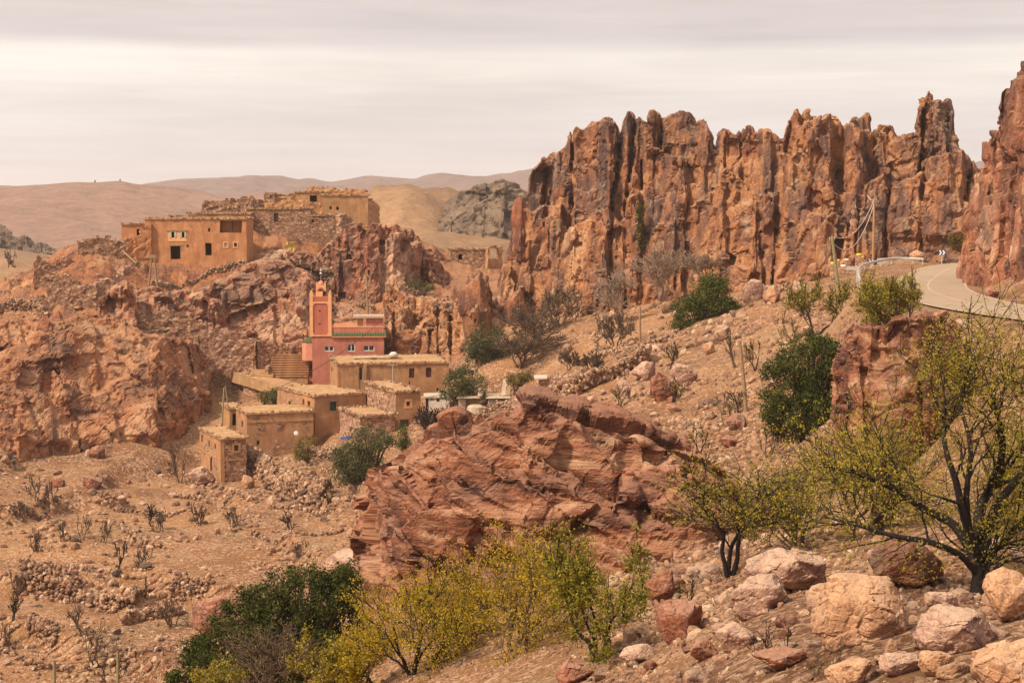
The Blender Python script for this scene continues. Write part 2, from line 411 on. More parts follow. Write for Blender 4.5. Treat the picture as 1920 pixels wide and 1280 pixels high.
# ------------------------------------------------------------------ the ground
# control: (photo column, photo row, distance, rockiness)
CT = [
 # near slope, bottom right
 (1400,1280,24,0),(1700,1280,20,0),(1960,1280,18,0),(2400,1250,17,0),(1600,1200,24,0),(1830,1120,31,0),(1960,1100,30,0),(1400,1180,30,0),
 (1500,1100,34,0),(1650,1020,40,0),(1300,1280,27,0),(1200,1280,31,0),(1240,1200,36,0),(1300,1110,43,0),(1400,1040,47,0),(1130,1245,36,0),
 (1250,1070,50,0),(1000,1280,36,0),(800,1280,41,0),(680,1280,47,0),(520,1270,54,0),(400,1290,60,0),(1900,960,40,0),(1750,930,50,0),
 (1960,800,55,0),(1920,700,63,0),(1850,660,70,0),
 # under the big outcrop and behind it
 (720,1130,60,0),(900,1105,60,0),(1080,1090,58,0),(1400,1000,60,0),(1460,930,68,0),(1340,860,92,0),(1240,800,104,0),(1160,765,114,0),(1060,735,126,0),
 (950,820,100,0),(800,900,100,0),
 # right slope
 (1570,870,68,0),(1700,850,66,0),(1500,830,85,0),(1450,800,96,0),(1390,775,101,0),(1500,650,118,0),(1570,560,135,0),(1300,700,120,0),(1200,645,147,0),
 (1100,610,168,0),(1000,655,167,0),(900,690,164,0),(1350,560,160,0),(1450,545,160,0),(1540,530,158,0),(1260,625,148,0),(1180,600,168,0),(1000,600,186,.3),
 (1100,590,186,.3),(1300,555,176,.3),(1500,530,170,.2),(1650,500,165,0),(1620,620,100,0),(1700,640,86,0),(1800,615,80,0),(1600,512,150,0),
 # village terrace
 (600,727,182,0),(720,700,186,0),(820,690,182,.3),(700,790,152,0),(840,772,160,0),(430,905,149,0),(380,880,156,0),(470,862,154,0),(560,850,155,0),(640,832,154,0),
 (740,830,146,0),(800,800,148,0),(640,870,144,0),(760,860,136,0),(540,730,180,0),(470,700,186,0),(500,760,170,0),(940,765,150,0),(1000,750,140,0),
 # terraced fields
 (650,910,138,0),(600,955,130,0),(650,1030,112,0),(640,1100,101,0),(500,1000,120,0),(300,1000,122,0),(0,1000,122,0),(-200,1000,122,0),(0,880,141,0),
 (150,800,162,0),(300,800,164,0),(200,900,141,0),(380,745,178,0),(400,820,164,0),(0,1280,91,0),(200,1280,91,0),(320,1290,88,0),(500,1150,99,0),(250,1120,106,0),(0,1130,105,0),(-300,1280,90,0),
 (-300,850,140,.4),
 # rocky village hill
 (290,782,168,.7),(130,820,162,.6),(0,770,162,.8),(400,715,184,.5),(0,700,170,1),(0,620,178,1),(-250,650,172,1),(0,575,186,1),(100,660,174,1),(200,700,172,1),(330,700,178,1),
 (200,610,180,1),(300,605,186,1),(250,570,188,1),(150,560,187,1),(400,610,191,1),(500,625,193,1),(560,640,194,1),(500,675,189,.7),(450,545,197,1),(330,545,194,1),(250,505,193,.8),
 (400,492,203,.5),(300,492,201,.5),(150,482,192,1),(60,560,189,1),(600,500,212,1),(560,450,216,.8),(650,470,222,1),(700,480,216,1),(700,570,200,1),(640,580,200,1),(760,530,206,1),
 (850,570,196,.8),(780,620,191,1),(850,515,214,.6),(900,505,220,.6),(640,412,230,.6),(470,440,214,.6),(700,415,232,.8),(540,395,232,.6),(700,640,190,.8),(900,620,184,.8),
 (840,470,235,.5),(930,500,225,.8),
]
# (photo column, distance, height, rockiness): ground the photo does not show directly
CZ = [
 (-700,20,-9,0),(0,30,-14,0),(-900,60,-20,0),(960,13,-6.5,0),(2600,13,-4.6,0),(1900,13,-5.0,0),(200,50,-20,0),(0,60,-24,0),(-900,110,-25,0),(2600,40,-5,0),(2600,80,-3,0),(2700,130,2,0),(2300,170,3,.5),
 (2600,300,4,.5),(300,240,-19,.5),(0,240,-19,.3),(150,225,-14,.6),(450,270,-16,.5),(650,280,-15,.5),(800,290,-14,.4),(-600,250,-20,.2),(0,300,-19,0),(600,320,-17,.2),(1000,300,-10,.4),
 (1400,260,-6,.4),(1800,240,-4,.4),(2000,150,-3,.3),(-700,180,-14,.6),
]
cu = []; ct = []; cr = []
for a in CT:
    p = P(a[0], a[1], a[2]); cu.append((p[0] / a[2] * 1.5, math.log(a[2]))); ct.append(p[2] / a[2]); cr.append(a[3])
for a in CZ:
    p = P(a[0], 560, a[1]); cu.append((p[0] / a[1] * 1.5, math.log(a[1]))); ct.append(a[2] / a[1]); cr.append(a[3])
cu = np.array(cu); ct = np.array(ct); cr = np.array(cr)
def _k(r2): return 0.5 * r2 * np.log(r2 + 1e-12)
n = len(cu)
A = np.zeros((n + 3, n + 3))
A[:n, :n] = _k(((cu[:, None] - cu[None]) ** 2).sum(-1)) + np.eye(n) * 2e-5
A[:n, n] = 1; A[:n, n + 1:] = cu; A[n, :n] = 1; A[n + 1:, :n] = cu.T
SOL = np.linalg.solve(A, np.concatenate([np.stack([ct, cr], 1), np.zeros((3, 2))]))
def tps(u, v):
    q = np.stack([u * 1.5, v], 1).astype(np.float64); out_ = np.zeros((len(q), 2))
    for i in range(0, len(q), 40000):
        c = q[i:i + 40000]
        out_[i:i + 40000] = _k(((c[:, None, :] - cu[None]) ** 2).sum(-1)) @ SOL[:n] + SOL[n] + c @ SOL[n + 1:]
    return out_
ss = lambda x, a, b: (lambda t: t * t * (3 - 2 * t))(np.clip((x - a) / (b - a), 0, 1))

ug = np.concatenate([np.linspace(-1.3, -0.36, 26)[:-1], np.linspace(-0.36, 0.37, 640), np.linspace(0.37, 1.3, 26)[1:]])
vg = np.log(np.concatenate([np.geomspace(9, 330, 520), np.geomspace(340, 14000, 40)]))
NU, NV = len(ug), len(vg)
UU, VV = np.meshgrid(ug, vg)                     # rows = distance
Yg = np.exp(VV)
# the smooth base is evaluated on a coarser net and interpolated
cu_i = np.linspace(0, NU - 1, 210); cv_i = np.linspace(0, NV - 1, 220)
us = np.interp(cu_i, np.arange(NU), ug); vs = np.interp(cv_i, np.arange(NV), vg)
US, VS = np.meshgrid(us, vs)
base = tps(US.ravel(), np.minimum(VS, math.log(320)).ravel())
def upsample(a):
    a = a.reshape(len(vs), len(us))
    t = np.stack([np.interp(np.arange(NU), cu_i, r) for r in a])
    return np.stack([np.interp(np.arange(NV), cv_i, t[:, k]) for k in range(NU)], 1)
Tz = upsample(base[:, 0]); RK = np.clip(upsample(base[:, 1]), 0, 1)
Zg = Tz * Yg
far = ss(Yg, 250, 330)
Zg = Zg * (1 - far) + (-19) * far                # valley floor beyond
Xg = UU * Yg
PT = np.stack([Xg.ravel(), Yg.ravel(), np.zeros(Xg.size)], 1).astype(np.float32)
near = (Yg.ravel() < 340)
def nz2(s, o=0, octv=3):
    r = np.zeros(len(PT), np.float32); r[near] = fbm(PT[near] * s + np.array([0, 0, o + .37]), octv); return r.reshape(Xg.shape)
n_a = nz2(0.06, 1); n_b = nz2(0.3, 2, 4); n_c = nz2(1.3, 3, 3)
# farm terraces on the valley floor
ter = ss(-UU, 0.06, 0.12) * ss(Yg, 84, 92) * (1 - ss(Yg, 146, 158)) * (1 - RK)
h = 1.5
zz = (Zg + n_a * 2.2 + 0.03 * Xg) / h
fr = zz - np.floor(zz)
Zt = (np.floor(zz) + ss(fr, 0.82, 1.0)) * h - n_a * 2.2 - 0.03 * Xg
RISER = ter * ss(fr, 0.74, 0.86) * (1 - ss(fr, 0.97, 1.0))
Zg = Zg * (1 - ter) + Zt * ter
Zg += (n_a * 1.1 * np.clip(Yg / 110, 0.1, 1) + n_b * (0.30 + 0.25 * RK) * np.clip(Yg / 80, 0.35, 1) + n_c * 0.08) * (1 - 0.6 * ter) * (1 - far)
# blocky bedrock where the ground is rock
P3 = np.stack([Xg.ravel(), Yg.ravel(), Zg.ravel()], 1)
mk_ = near & (RK.ravel() > 0.22)
dd = np.zeros(len(P3), np.float32); q = P3[mk_]
dd[mk_] = facets(q, (5.0, 5.0, 9), 0.8, seed=1, tilt=1.0) + facets(q, (2.0, 2.0, 5.0), 0.36, seed=2, tilt=1.0) + facets(q, (0.8, 0.8, 2.0), 0.12, seed=3, warp=0)
Zg += dd.reshape(Xg.shape) * ss(RK, 0.22, 0.7)
RKF = RK + 0.25 * n_b
# road bed
ROAD = [(34.0, 56, -4.9), (29.5, 68, -4.75), (26.9, 78, -4.62), (26.0, 87, -4.55), (26.6, 96, -4.5), (28.4, 107, -4.5), (31.2, 118, -4.45), (34.6, 129, -4.38),
        (38.6, 141, -4.25), (42.5, 151, -4.1), (48.0, 160, -3.95), (55, 166, -3.85), (64, 171, -3.8)]
def catmull(pts, k=10):
    pts = np.array(pts, float); Q = np.concatenate([[2 * pts[0] - pts[1]], pts, [2 * pts[-1] - pts[-2]]]); o = []
    for i in range(1, len(Q) - 2):
        for t in np.arange(k) / k:
            a, b_, c, d = Q[i - 1], Q[i], Q[i + 1], Q[i + 2]
            o.append(0.5 * (2 * b_ + (c - a) * t + (2 * a - 5 * b_ + 4 * c - d) * t * t + (3 * b_ - a - 3 * c + d) * t ** 3))
    o.append(pts[-1]); return np.array(o)
RC = catmull(ROAD, 10)
ROAD_W = 2.75
def flatten_road():
    global Zg, RKF
    m = (Yg > 40) & (Yg < 185) & (UU > 0.18) & (UU < 0.9)
    q = np.stack([Xg[m], Yg[m]], 1)
    best = np.full(len(q), 1e9); bz = np.zeros(len(q))
    for a, b_ in zip(RC[:-1], RC[1:]):
        d = b_[:2] - a[:2]; t = np.clip(((q - a[:2]) @ d) / (d @ d), 0, 1)
        dist = np.hypot(*(q - a[:2] - t[:, None] * d).T); k = dist < best
        best[k] = dist[k]; bz[k] = (a[2] + t * (b_[2] - a[2]))[k]
    wgt = 1 - ss(best, ROAD_W + 1.0, ROAD_W + 5.0)
    z = Zg[m]; Zg[m] = z * (1 - wgt) + (bz - 0.05 - 0.03 * ss(best, 2.0, 3.5) + 0.03 * n_c[m]) * wgt
    # the verges are bare gravel
    r = RKF[m]; RKF[m] = r * (1 - wgt)
flatten_road()
# house pads: the ground never pokes through a building
PADS = []
def solve_house(px, pyb, pyt, Y, yaw, pxR, pxL=None, d=None, w_=None):
    yaw = math.radians(yaw); c, s = math.cos(yaw), math.sin(yaw)
    a = P(px, pyb, Y); zt = P(px, pyt, Y)[2]
    if w_ is None:
        uR = U_of(pxR, (pyb + pyt) / 2); w_ = (uR * a[1] - a[0]) / (c - uR * s)
    if d is None:
        uL = U_of(pxL, (pyb + pyt) / 2); d = (a[0] - uL * a[1]) / (s + uL * c)
    PADS.append((a[0], a[1], a[2], yaw, w_, d))
    return dict(o=a, yaw=yaw, w=w_, d=d, h=zt - a[2])
H = dict(
 gable=solve_house(415, 905, 824, 150, 24, 462, 375),
 brick=solve_house(463, 858, 777, 156, 20, 588, 448, d=6.0),
 annex=solve_house(431, 802, 767, 163, 20, 455, 421, d=4.5),
 green=solve_house(590, 815, 744, 160, 30, 686, 521),
 stone=solve_house(742, 800, 737, 154, 22, 789, 686),
 low=solve_house(676, 834, 783, 150, 22, 741, 637),
 adobe=solve_house(633, 742, 684, 168, 11, 842, 617, d=10),
 white=solve_house(797, 770, 745, 161.5, 3, 843, d=3.0),
 mosque=solve_house(586, 727, 632, 180, 5, 720, d=9.5),
 upper=solve_house(272, 488, 411, 200, 3, 462, d=8.0),
 upperann=solve_house(229, 470, 421, 203, 4, 274, d=6.5),
 long1=solve_house(352, 420, 401, 213, 3, 470, d=5),
 long2=solve_house(318, 424, 407, 211, 3, 362, d=5),
 terrace=solve_house(462, 447, 392, 215.5, 6, 582, d=8),
 terrace2=solve_house(582, 447, 405, 216, 6, 641, d=7),
 hilltop=solve_house(605, 412, 367, 228, 6, 690, d=9),
 hillback=solve_house(553, 392, 361, 232, 6, 612, d=6),
 saddle=solve_house(846, 506, 468, 224, 8, 915, d=5),
)
def apply_pads():
    for (x0, y0, z0, yaw, w_, d) in PADS:
        m = (Yg > y0 - 8) & (Yg < y0 + 30) & (np.abs(Xg - x0) < 30)
        X_, Y_ = Xg[m] - x0, Yg[m] - y0
        a = X_ * math.cos(yaw) + Y_ * math.sin(yaw); b_ = -X_ * math.sin(yaw) + Y_ * math.cos(yaw)
        dx = np.maximum(np.maximum(-a, a - w_), 0); dy = np.maximum(np.maximum(-b_, b_ - d), 0)
        dist = np.hypot(dx, dy)
        k = 1 - ss(dist, 0.3, 2.2)
        z = Zg[m]; Zg[m] = np.where(z > z0, z * (1 - k) + z0 * k, z * (1 - 0.5 * k) + z0 * 0.5 * k)
apply_pads()

iv = (np.arange(NV - 1)[:, None] * NU + np.arange(NU - 1)[None]).ravel()
ground = mk('ground', np.stack([Xg.ravel(), Yg.ravel(), Zg.ravel()], 1), np.stack([iv, iv + 1, iv + NU + 1, iv + NU], 1), M_soil, smooth=True,
            attrs={'rock': RKF.ravel()})
tag(ground, kind='structure')

def gz(x, y):
    """height of the ground at x, y"""
    x = np.asarray(x, float); y = np.asarray(y, float)
    iu = np.interp(x / y, ug, np.arange(NU)); iw = np.interp(np.log(y), vg, np.arange(NV))
    a = np.clip(np.floor(iu).astype(int), 0, NU - 2); b_ = np.clip(np.floor(iw).astype(int), 0, NV - 2)
    fu, fv = iu - a, iw - b_
    return (Zg[b_, a] * (1 - fu) + Zg[b_, a + 1] * fu) * (1 - fv) + (Zg[b_ + 1, a] * (1 - fu) + Zg[b_ + 1, a + 1] * fu) * fv
TG = Zg / Yg
def G(px, py, ymin=10, ymax=330):
    """where the line of sight through a photo pixel first meets the ground"""
    a, b_ = uv2(px, py)
    k = int(np.clip(np.searchsorted(ug, a), 0, NU - 1))
    colm = TG[:, k]; yy = np.exp(vg)
    hit = np.where((colm >= b_) & (yy > ymin) & (yy < ymax))[0]
    Y = yy[hit[0]] if len(hit) else ymax
    return np.array([a * Y, Y, float(gz(a * Y, Y))])

# the road: asphalt, worn edge lines
def strip(name, off0, off1, lift, mat, step=1, i0=0, i1=None):
    C = RC[i0:i1]; d = np.gradient(C[:, :2], axis=0); d /= np.linalg.norm(d, axis=1)[:, None]
    nn = np.stack([d[:, 1], -d[:, 0]], 1)
    V = []; ks = np.linspace(off0, off1, 7 if off1 - off0 > 1 else 2)
    for kx in ks:
        p = C[:, :2] + nn * kx
        V.append(np.column_stack([p, C[:, 2] + lift - 0.003 * kx * kx]))
    V = np.stack(V, 1); m, c = V.shape[:2]
    i = (np.arange(m - 1)[:, None] * c + np.arange(c - 1)[None]).ravel()
    return tag(mk(name, V.reshape(-1, 3), np.stack([i, i + 1, i + c + 1, i + c], 1), mat, smooth=True), kind='structure')
ma, t, b = material('old_asphalt')
g = t.new('ShaderNodeTexCoord').outputs['Object']
c = t.ramp(t.noise(g, 0.5, 8, 0.7), [(0.3, (0.32, 0.235, 0.17)), (0.7, (0.42, 0.31, 0.225))])
c = t.mix(1.0, c, t.ramp(t.noise(g, 25, 4, 0.7), [(0.3, 0.8), (0.7, 1.15)]), 'MULTIPLY')
t.set(b, 'Base Color', c); b.inputs['Roughness'].default_value = 0.8
M_line = simple('worn_road_paint', (0.47, 0.37, 0.28), 0.7, 0.35, 4.0)
strip('road', -ROAD_W, ROAD_W, 0.05, ma)
strip('road_marking', -0.06, 0.06, 0.056, M_line)
strip('road_marking', -ROAD_W + 0.1, -ROAD_W + 0.22, 0.054 , M_line)
strip('road_marking', ROAD_W - 0.22, ROAD_W - 0.1, 0.054, M_line)

# ------------------------------------------------------------------ far hills
def far_hill(name, crest, Y, mat, depth, relief=6, zb=-22, x0=-500, x1=2600, seed=0, lumps=None):
    pxs = np.linspace(x0, x1, 260)
    cy = np.interp(pxs, [c_[0] for c_ in crest], [c_[1] for c_ in crest])
    ztop = np.array([P(a, b_, Y)[2] for a, b_ in zip(pxs, cy)]); xs = np.array([P(a, 400, Y)[0] / Y for a in pxs])
    t = np.linspace(0, 1, 48)
    V = np.zeros((48, 260, 3), np.float32)
    for j, tt in enumerate(t):
        # rises in a smooth swell to the crest, then falls away behind
        s = math.sin(min(tt / 0.7, 1) * math.pi / 2) ** 1.25 if tt < 0.7 else math.cos((tt - 0.7) / 0.3 * math.pi / 2) ** 0.8
        yy = Y - depth * (0.7 - tt) / 0.7 if tt < 0.7 else Y + depth * (tt - 0.7)
        V[j, :, 0] = xs * yy; V[j, :, 1] = yy; V[j, :, 2] = zb + (ztop * (yy / Y if tt < .7 else 1) - zb) * s
    p = V.reshape(-1, 3)
    L = depth / 6
    g_ = fbm(np.column_stack([p[:, 0] / L, p[:, 1] / L, np.full(len(p), seed + .5)]), 5)
    ins = np.sin(np.clip(np.repeat(t, 260), 0, 1) * math.pi) * (1 - 0.85 * np.exp(-((np.repeat(t, 260) - 0.7) / 0.08) ** 2))
    p[:, 2] += g_ * relief * ins
    i = (np.arange(47)[:, None] * 260 + np.arange(259)[None]).ravel()
    return tag(mk(name, p, np.stack([i, i + 1, i + 261, i + 260], 1), mat, smooth=True), kind='structure')
far_hill('mountain_ridge', [(-500, 350), (240, 352), (290, 345), (340, 338), (400, 334), (440, 333), (475, 331), (500, 334), (525, 330), (560, 337), (620, 341), (650, 336), (690, 329), (730, 332), (775, 336),
         (800, 333), (835, 330), (880, 332), (915, 335), (950, 331), (985, 324), (1050, 305), (1200, 290), (1800, 320), (1835, 302), (1870, 300), (2600, 330)], 2600, M_far2, 1100, 34)
far_hill('hill', [(-500, 360), (0, 350), (60, 345), (100, 343), (145, 340), (180, 341), (225, 338), (260, 346), (300, 352), (350, 362), (420, 372), (470, 366), (520, 362), (600, 376), (720, 402), (900, 415), (2600, 419)],
         1200, M_far1, 640, 18, seed=3)
far_hill('ochre_hill', [(-500, 540), (560, 530), (640, 440), (700, 386), (730, 382), (760, 374), (790, 364), (850, 360), (885, 361), (930, 365), (1000, 370), (1200, 380), (2600, 400)], 560, M_mid, 260, 22, zb=-19, seed=6)
far_hill('left_slope', [(-500, 440), (-100, 455), (0, 466), (60, 476), (140, 492), (200, 500), (300, 512), (2600, 522)], 620, M_mid, 200, 5, zb=-20, seed=8)

# ------------------------------------------------------------------ rock masses
EDG = [(a, b_) for a in range(8) for b_ in range(a + 1, 8) if bin(a ^ b_).count('1') == 1]
def surface_nets(f):
    """f>0 inside; returns verts in index units and quads"""
    s = f > 0
    c = np.zeros(tuple(k - 1 for k in f.shape), np.uint8)
    for k in range(8):
        dx, dy, dz = k & 1, (k >> 1) & 1, (k >> 2) & 1
        c += s[dx:dx + c.shape[0], dy:dy + c.shape[1], dz:dz + c.shape[2]]
    act = np.argwhere((c > 0) & (c < 8))
    idx = np.full(c.shape, -1, np.int32); idx[act[:, 0], act[:, 1], act[:, 2]] = np.arange(len(act))
    val = np.stack([f[act[:, 0] + (k & 1), act[:, 1] + ((k >> 1) & 1), act[:, 2] + ((k >> 2) & 1)] for k in range(8)], 1)
    off = np.array([[k & 1, (k >> 1) & 1, (k >> 2) & 1] for k in range(8)], np.float32)
    acc = np.zeros((len(act), 3), np.float32); cnt = np.zeros(len(act), np.float32)
    for a, b_ in EDG:
        va, vb = val[:, a], val[:, b_]; m = (va > 0) != (vb > 0)
        t = np.where(m, va / (va - vb + 1e-12), 0)[:, None]
        acc += np.where(m[:, None], off[a] + t * (off[b_] - off[a]), 0); cnt += m
    V = act + acc / cnt[:, None]
    Q = []
    for ax in range(3):
        sl0 = [slice(None)] * 3; sl1 = [slice(None)] * 3; sl0[ax] = slice(0, -1); sl1[ax] = slice(1, None)
        e = s[tuple(sl0)] != s[tuple(sl1)]
        pt = np.argwhere(e); o1, o2 = [k for k in range(3) if k != ax]
        ok = (pt[:, o1] > 0) & (pt[:, o2] > 0) & (pt[:, o1] < f.shape[o1] - 1) & (pt[:, o2] < f.shape[o2] - 1)
        pt = pt[ok]; ins = s[pt[:, 0], pt[:, 1], pt[:, 2]]
        def at(a, b2):
            r = pt.copy(); r[:, o1] -= a; r[:, o2] -= b2; return idx[r[:, 0], r[:, 1], r[:, 2]]
        q = np.stack([at(0, 0), at(1, 0), at(1, 1), at(0, 1)], 1)
        flip = ins if ax != 1 else ~ins
        q[~flip] = q[~flip][:, ::-1]
        Q.append(q)
    Q = np.concatenate(Q); Q = Q[(Q >= 0).all(1)]
    return V, Q
def vnormals(V, Q):
    fn = np.cross(V[Q[:, 2]] - V[Q[:, 0]], V[Q[:, 3]] - V[Q[:, 1]])
    N = np.zeros_like(V)
    for k in range(4):
        for a in range(3): N[:, a] += np.bincount(Q[:, k], fn[:, a], len(V))
    return N / (np.linalg.norm(N, axis=1)[:, None] + 1e-9)
MASS = []
def wall_mass(name, line, skyl, mat, vox=0.2, thick=6.0, apron=5.0, apow=1.6, colw=(1.2, 3.6), relief=0.9, rows=3, rowd=2.2, lean=0.0, radial=True, klow=(0.45, 0.95),
              fac=((2.4, 0.5), (1.0, 0.24), (0.5, 0.1)), stretch=(1, 1, 2.2), rot=None, seed=0, butt=2.0, bsl=0.14, shear=0.0, dip=0.0, blocks=(((3, 8), (6, 14), .8, .35), ((1.2, 3.2), (2.2, 6), .38, .45), ((.6, 1.4), (.9, 2.6), .09, .3)), zdrop=3.5, crackd=0.9, toplump=0.0, round_end=0.0):
    r = np.random.RandomState(seed + 100)
    L = np.array([P(*a) for a in line])
    Lc = catmull(L, 8); ds = np.concatenate([[0], np.cumsum(np.hypot(*np.diff(Lc[:, :2], axis=0).T))])
    S = np.arange(0, ds[-1], vox)
    C = np.stack([np.interp(S, ds, Lc[:, k]) for k in range(3)], 1)
    ks = max(3, int(2.5 / vox)); ker = np.ones(ks) / ks
    tg = np.gradient(C[:, :2], axis=0)
    tg = np.stack([np.convolve(np.pad(tg[:, k], ks, 'edge'), ker, 'same')[ks:-ks] for k in range(2)], 1); tg /= np.linalg.norm(tg, axis=1)[:, None]
    nb = np.stack([-tg[:, 1], tg[:, 0]], 1)
    if (nb * C[:, :2]).sum() < 0: nb = -nb
    if radial: nb = C[:, :2] / np.linalg.norm(C[:, :2], axis=1)[:, None]
    ps = 960 + FPX * C[:, 0] / C[:, 1]
    ysk = np.interp(ps, [a[0] for a in skyl], [a[1] for a in skyl])
    zs = (HOR - ysk) / FPX * (C[:, 1] + thick * 0.3)
    zb = C[:, 2]
    Z = np.arange(zb.min() - zdrop, zs.max() + 1.2, vox); T = np.arange(-apron - relief - rows * rowd * 0.6 - 2.0, thick + 1.5, vox)
    SS, ZZ = np.meshgrid(S, Z, indexing='ij')
    pz = np.stack([SS.ravel() * 0.22, ZZ.ravel() * 0.09, np.full(SS.size, seed + .3)], 1)
    zbb, zss = zb[:, None], zs[:, None]
    Hs = np.maximum(zss - zbb, 0.5)
    hf = np.clip((ZZ - zbb) / Hs, 0, 1.2)
    apr = -apron * np.clip(1 - hf, 0, 1) ** apow + butt * vnoise(pz * np.array([0.5, 0.7, 1]) + 40).reshape(SS.shape)
    # nested joint blocks: each is a plane of its own, turned a little
    BL = 0
    for lv_, (bw, bh, bo, byw) in enumerate(blocks):
        sw = SS + shear * (ZZ - zbb) + bw[1] * 0.22 * vnoise(pz * (3.0 / bw[1]) + 60 + lv_ * 9).reshape(SS.shape)
        bd = np.concatenate([[-50.0], -50 + np.cumsum(r.uniform(*bw, int((ds[-1] + 160) / bw[0]) + 2))])
        bi = np.clip(np.searchsorted(bd, sw.ravel()).reshape(SS.shape), 1, len(bd) - 1)
        cn = 0.5 * (bd[bi - 1] + bd[bi]); hh_ = r.uniform(bh[0], bh[1], len(bd) + 1); ph = r.rand(len(bd) + 1) * 9; sl = r.uniform(-.25, .25, len(bd) + 1)
        zr = (ZZ + sl[bi] * (sw - cn) - dip * SS) / hh_[bi] + ph[bi]; zi = np.floor(zr).astype(int) & 63
        tab = r.uniform(-1, 1, (len(bd) + 1, 64)); tab2 = r.uniform(-1, 1, (len(bd) + 1, 64)); tab3 = r.uniform(-1, .35, (len(bd) + 1, 64))
        BL = BL + bo * tab[bi, zi] + byw * tab2[bi, zi] * (sw - cn) + bsl * tab3[bi, zi] * (zr - np.floor(zr) - .5) * -hh_[bi] * .6
    f = np.full((len(S), len(T), len(Z)), -9, np.float32)
    for k in range(rows):
        wsum = 0; bd = [0.0]
        while wsum < ds[-1] + 8:
            wsum += r.uniform(*colw); bd.append(wsum)
        bd = np.array(bd) - 4
        sw = SS + 1.6 * vnoise(pz * 1.0 + k * 3.1).reshape(SS.shape) + 0.5 * vnoise(pz * 4 + k).reshape(SS.shape) + lean * (ZZ - zbb)
        ci = np.clip(np.searchsorted(bd, sw.ravel()).reshape(SS.shape), 1, len(bd) - 1)
        cen = 0.5 * (bd[ci - 1] + bd[ci]); e = np.minimum(sw - bd[ci - 1], bd[ci] - sw)
        nn = len(bd) + 1
        fo = r.uniform(-1, 1, nn) * relief; kt = r.uniform(klow[0], klow[1], nn); ti = r.uniform(-.9, .9, nn)
        front = -k * rowd * (0.6 if k else 0) + fo[ci] + apr + crackd * (1.7 * r.rand(nn) ** 1.6)[ci] * np.exp(-(e / 0.22) ** 2) + BL
        if k == 0:
            zt = zss - (0.04 * (1 - kt[ci])) * Hs - np.minimum(1.2, 0.04 * Hs) * np.exp(-(e / 0.25) ** 2) * r.rand(nn)[ci]
        else:
            zc = np.interp(cen, S, zs); zbc = np.interp(cen, S, zb)
            zt = np.minimum(zbc + (zc - zbc) * kt[ci] + ti[ci] * (sw - cen), zss)
        zt = zt + 0.35 * vnoise(pz * np.array([9, 0, 1]) + 7 * k).reshape(SS.shape) * (1.0 if Hs.mean() > 8 else .4)
        g_ = np.minimum((zt - ZZ)[:, None, :], T[None, :, None] - front[:, None, :])
        f = np.maximum(f, g_.astype(np.float32))
    f = np.minimum(f, (thick - T)[None, :, None])
    if round_end:
        ed = np.minimum(S, S[-1] - S)
        f = np.minimum(f, (ed - 1.0)[:, None, None] + 0 * f[:, :, :1])
    else: f[:2] = -1; f[-2:] = -1
    f[:, 0] = -1; f[:, -1] = -1
    # nothing hangs in the air: every level rests on the one below
    for k in range(1, f.shape[2]):
        b0 = f[:, :, k - 1]; m_ = b0.copy()
        m_[1:] = np.maximum(m_[1:], b0[:-1]); m_[:-1] = np.maximum(m_[:-1], b0[1:])
        m2 = m_.copy(); m2[:, 1:] = np.maximum(m2[:, 1:], m_[:, :-1]); m2[:, :-1] = np.maximum(m2[:, :-1], m_[:, 1:])
        if k > 1: f[:, :, k] = np.where((m2 <= 0) & (f[:, :, k] > 0), -0.05, f[:, :, k])
    V, Q = surface_nets(f)
    s_ = V[:, 0] * vox; t_ = T[0] + V[:, 1] * vox; z_ = Z[0] + V[:, 2] * vox
    cx = np.interp(s_, S, C[:, 0]); cy = np.interp(s_, S, C[:, 1]); nx = np.interp(s_, S, nb[:, 0]); ny = np.interp(s_, S, nb[:, 1])
    W = np.stack([cx + nx * t_, cy + ny * t_, z_], 1).astype(np.float32)
    N = vnormals(W, Q)
    if (N[:, 2] * (z_ - z_.mean())).sum() < 0: Q = Q[:, ::-1]; N = -N
    for _ in range(2):
        A_ = np.zeros_like(N)
        for a in range(3):
            fa = N[Q, a].sum(1)
            for k in range(4): A_[:, a] += np.bincount(Q[:, k], fa, len(W))
        N = A_ / (np.linalg.norm(A_, axis=1)[:, None] + 1e-9)
    d = 0
    for i, (sz, am) in enumerate(fac):
        d = d + facets(W, np.array(stretch) * sz, am, seed=seed + i, rot=rot, warp=0.25 if i < 2 else 0, crack=0.45 if i == 0 else 0.12)
    W = W + N * (d - 0.4 * fac[0][1])[:, None] * 0.8
    W = W + (0.2 * fac[-1][1]) * N * fbm(W / fac[-1][0] * 1.7, 3)[:, None]
    zbv = np.interp(s_, S, zb); kq = (W[Q[:, 0], 2] > zbv[Q[:, 0]] - 2.2); Q = Q[kq]
    us_ = np.unique(Q); mp = np.full(len(W), -1, np.int32); mp[us_] = np.arange(len(us_)); W = W[us_]; Q = mp[Q]
    o = mk(name, W, Q, mat, smooth=False)
    MASS.append((name, len(Q)))
    return o
ROTX = lambda a: np.array([[1, 0, 0], [0, math.cos(a), -math.sin(a)], [0, math.sin(a), math.cos(a)]])
ROTY = lambda a: np.array([[math.cos(a), 0, math.sin(a)], [0, 1, 0], [-math.sin(a), 0, math.cos(a)]])

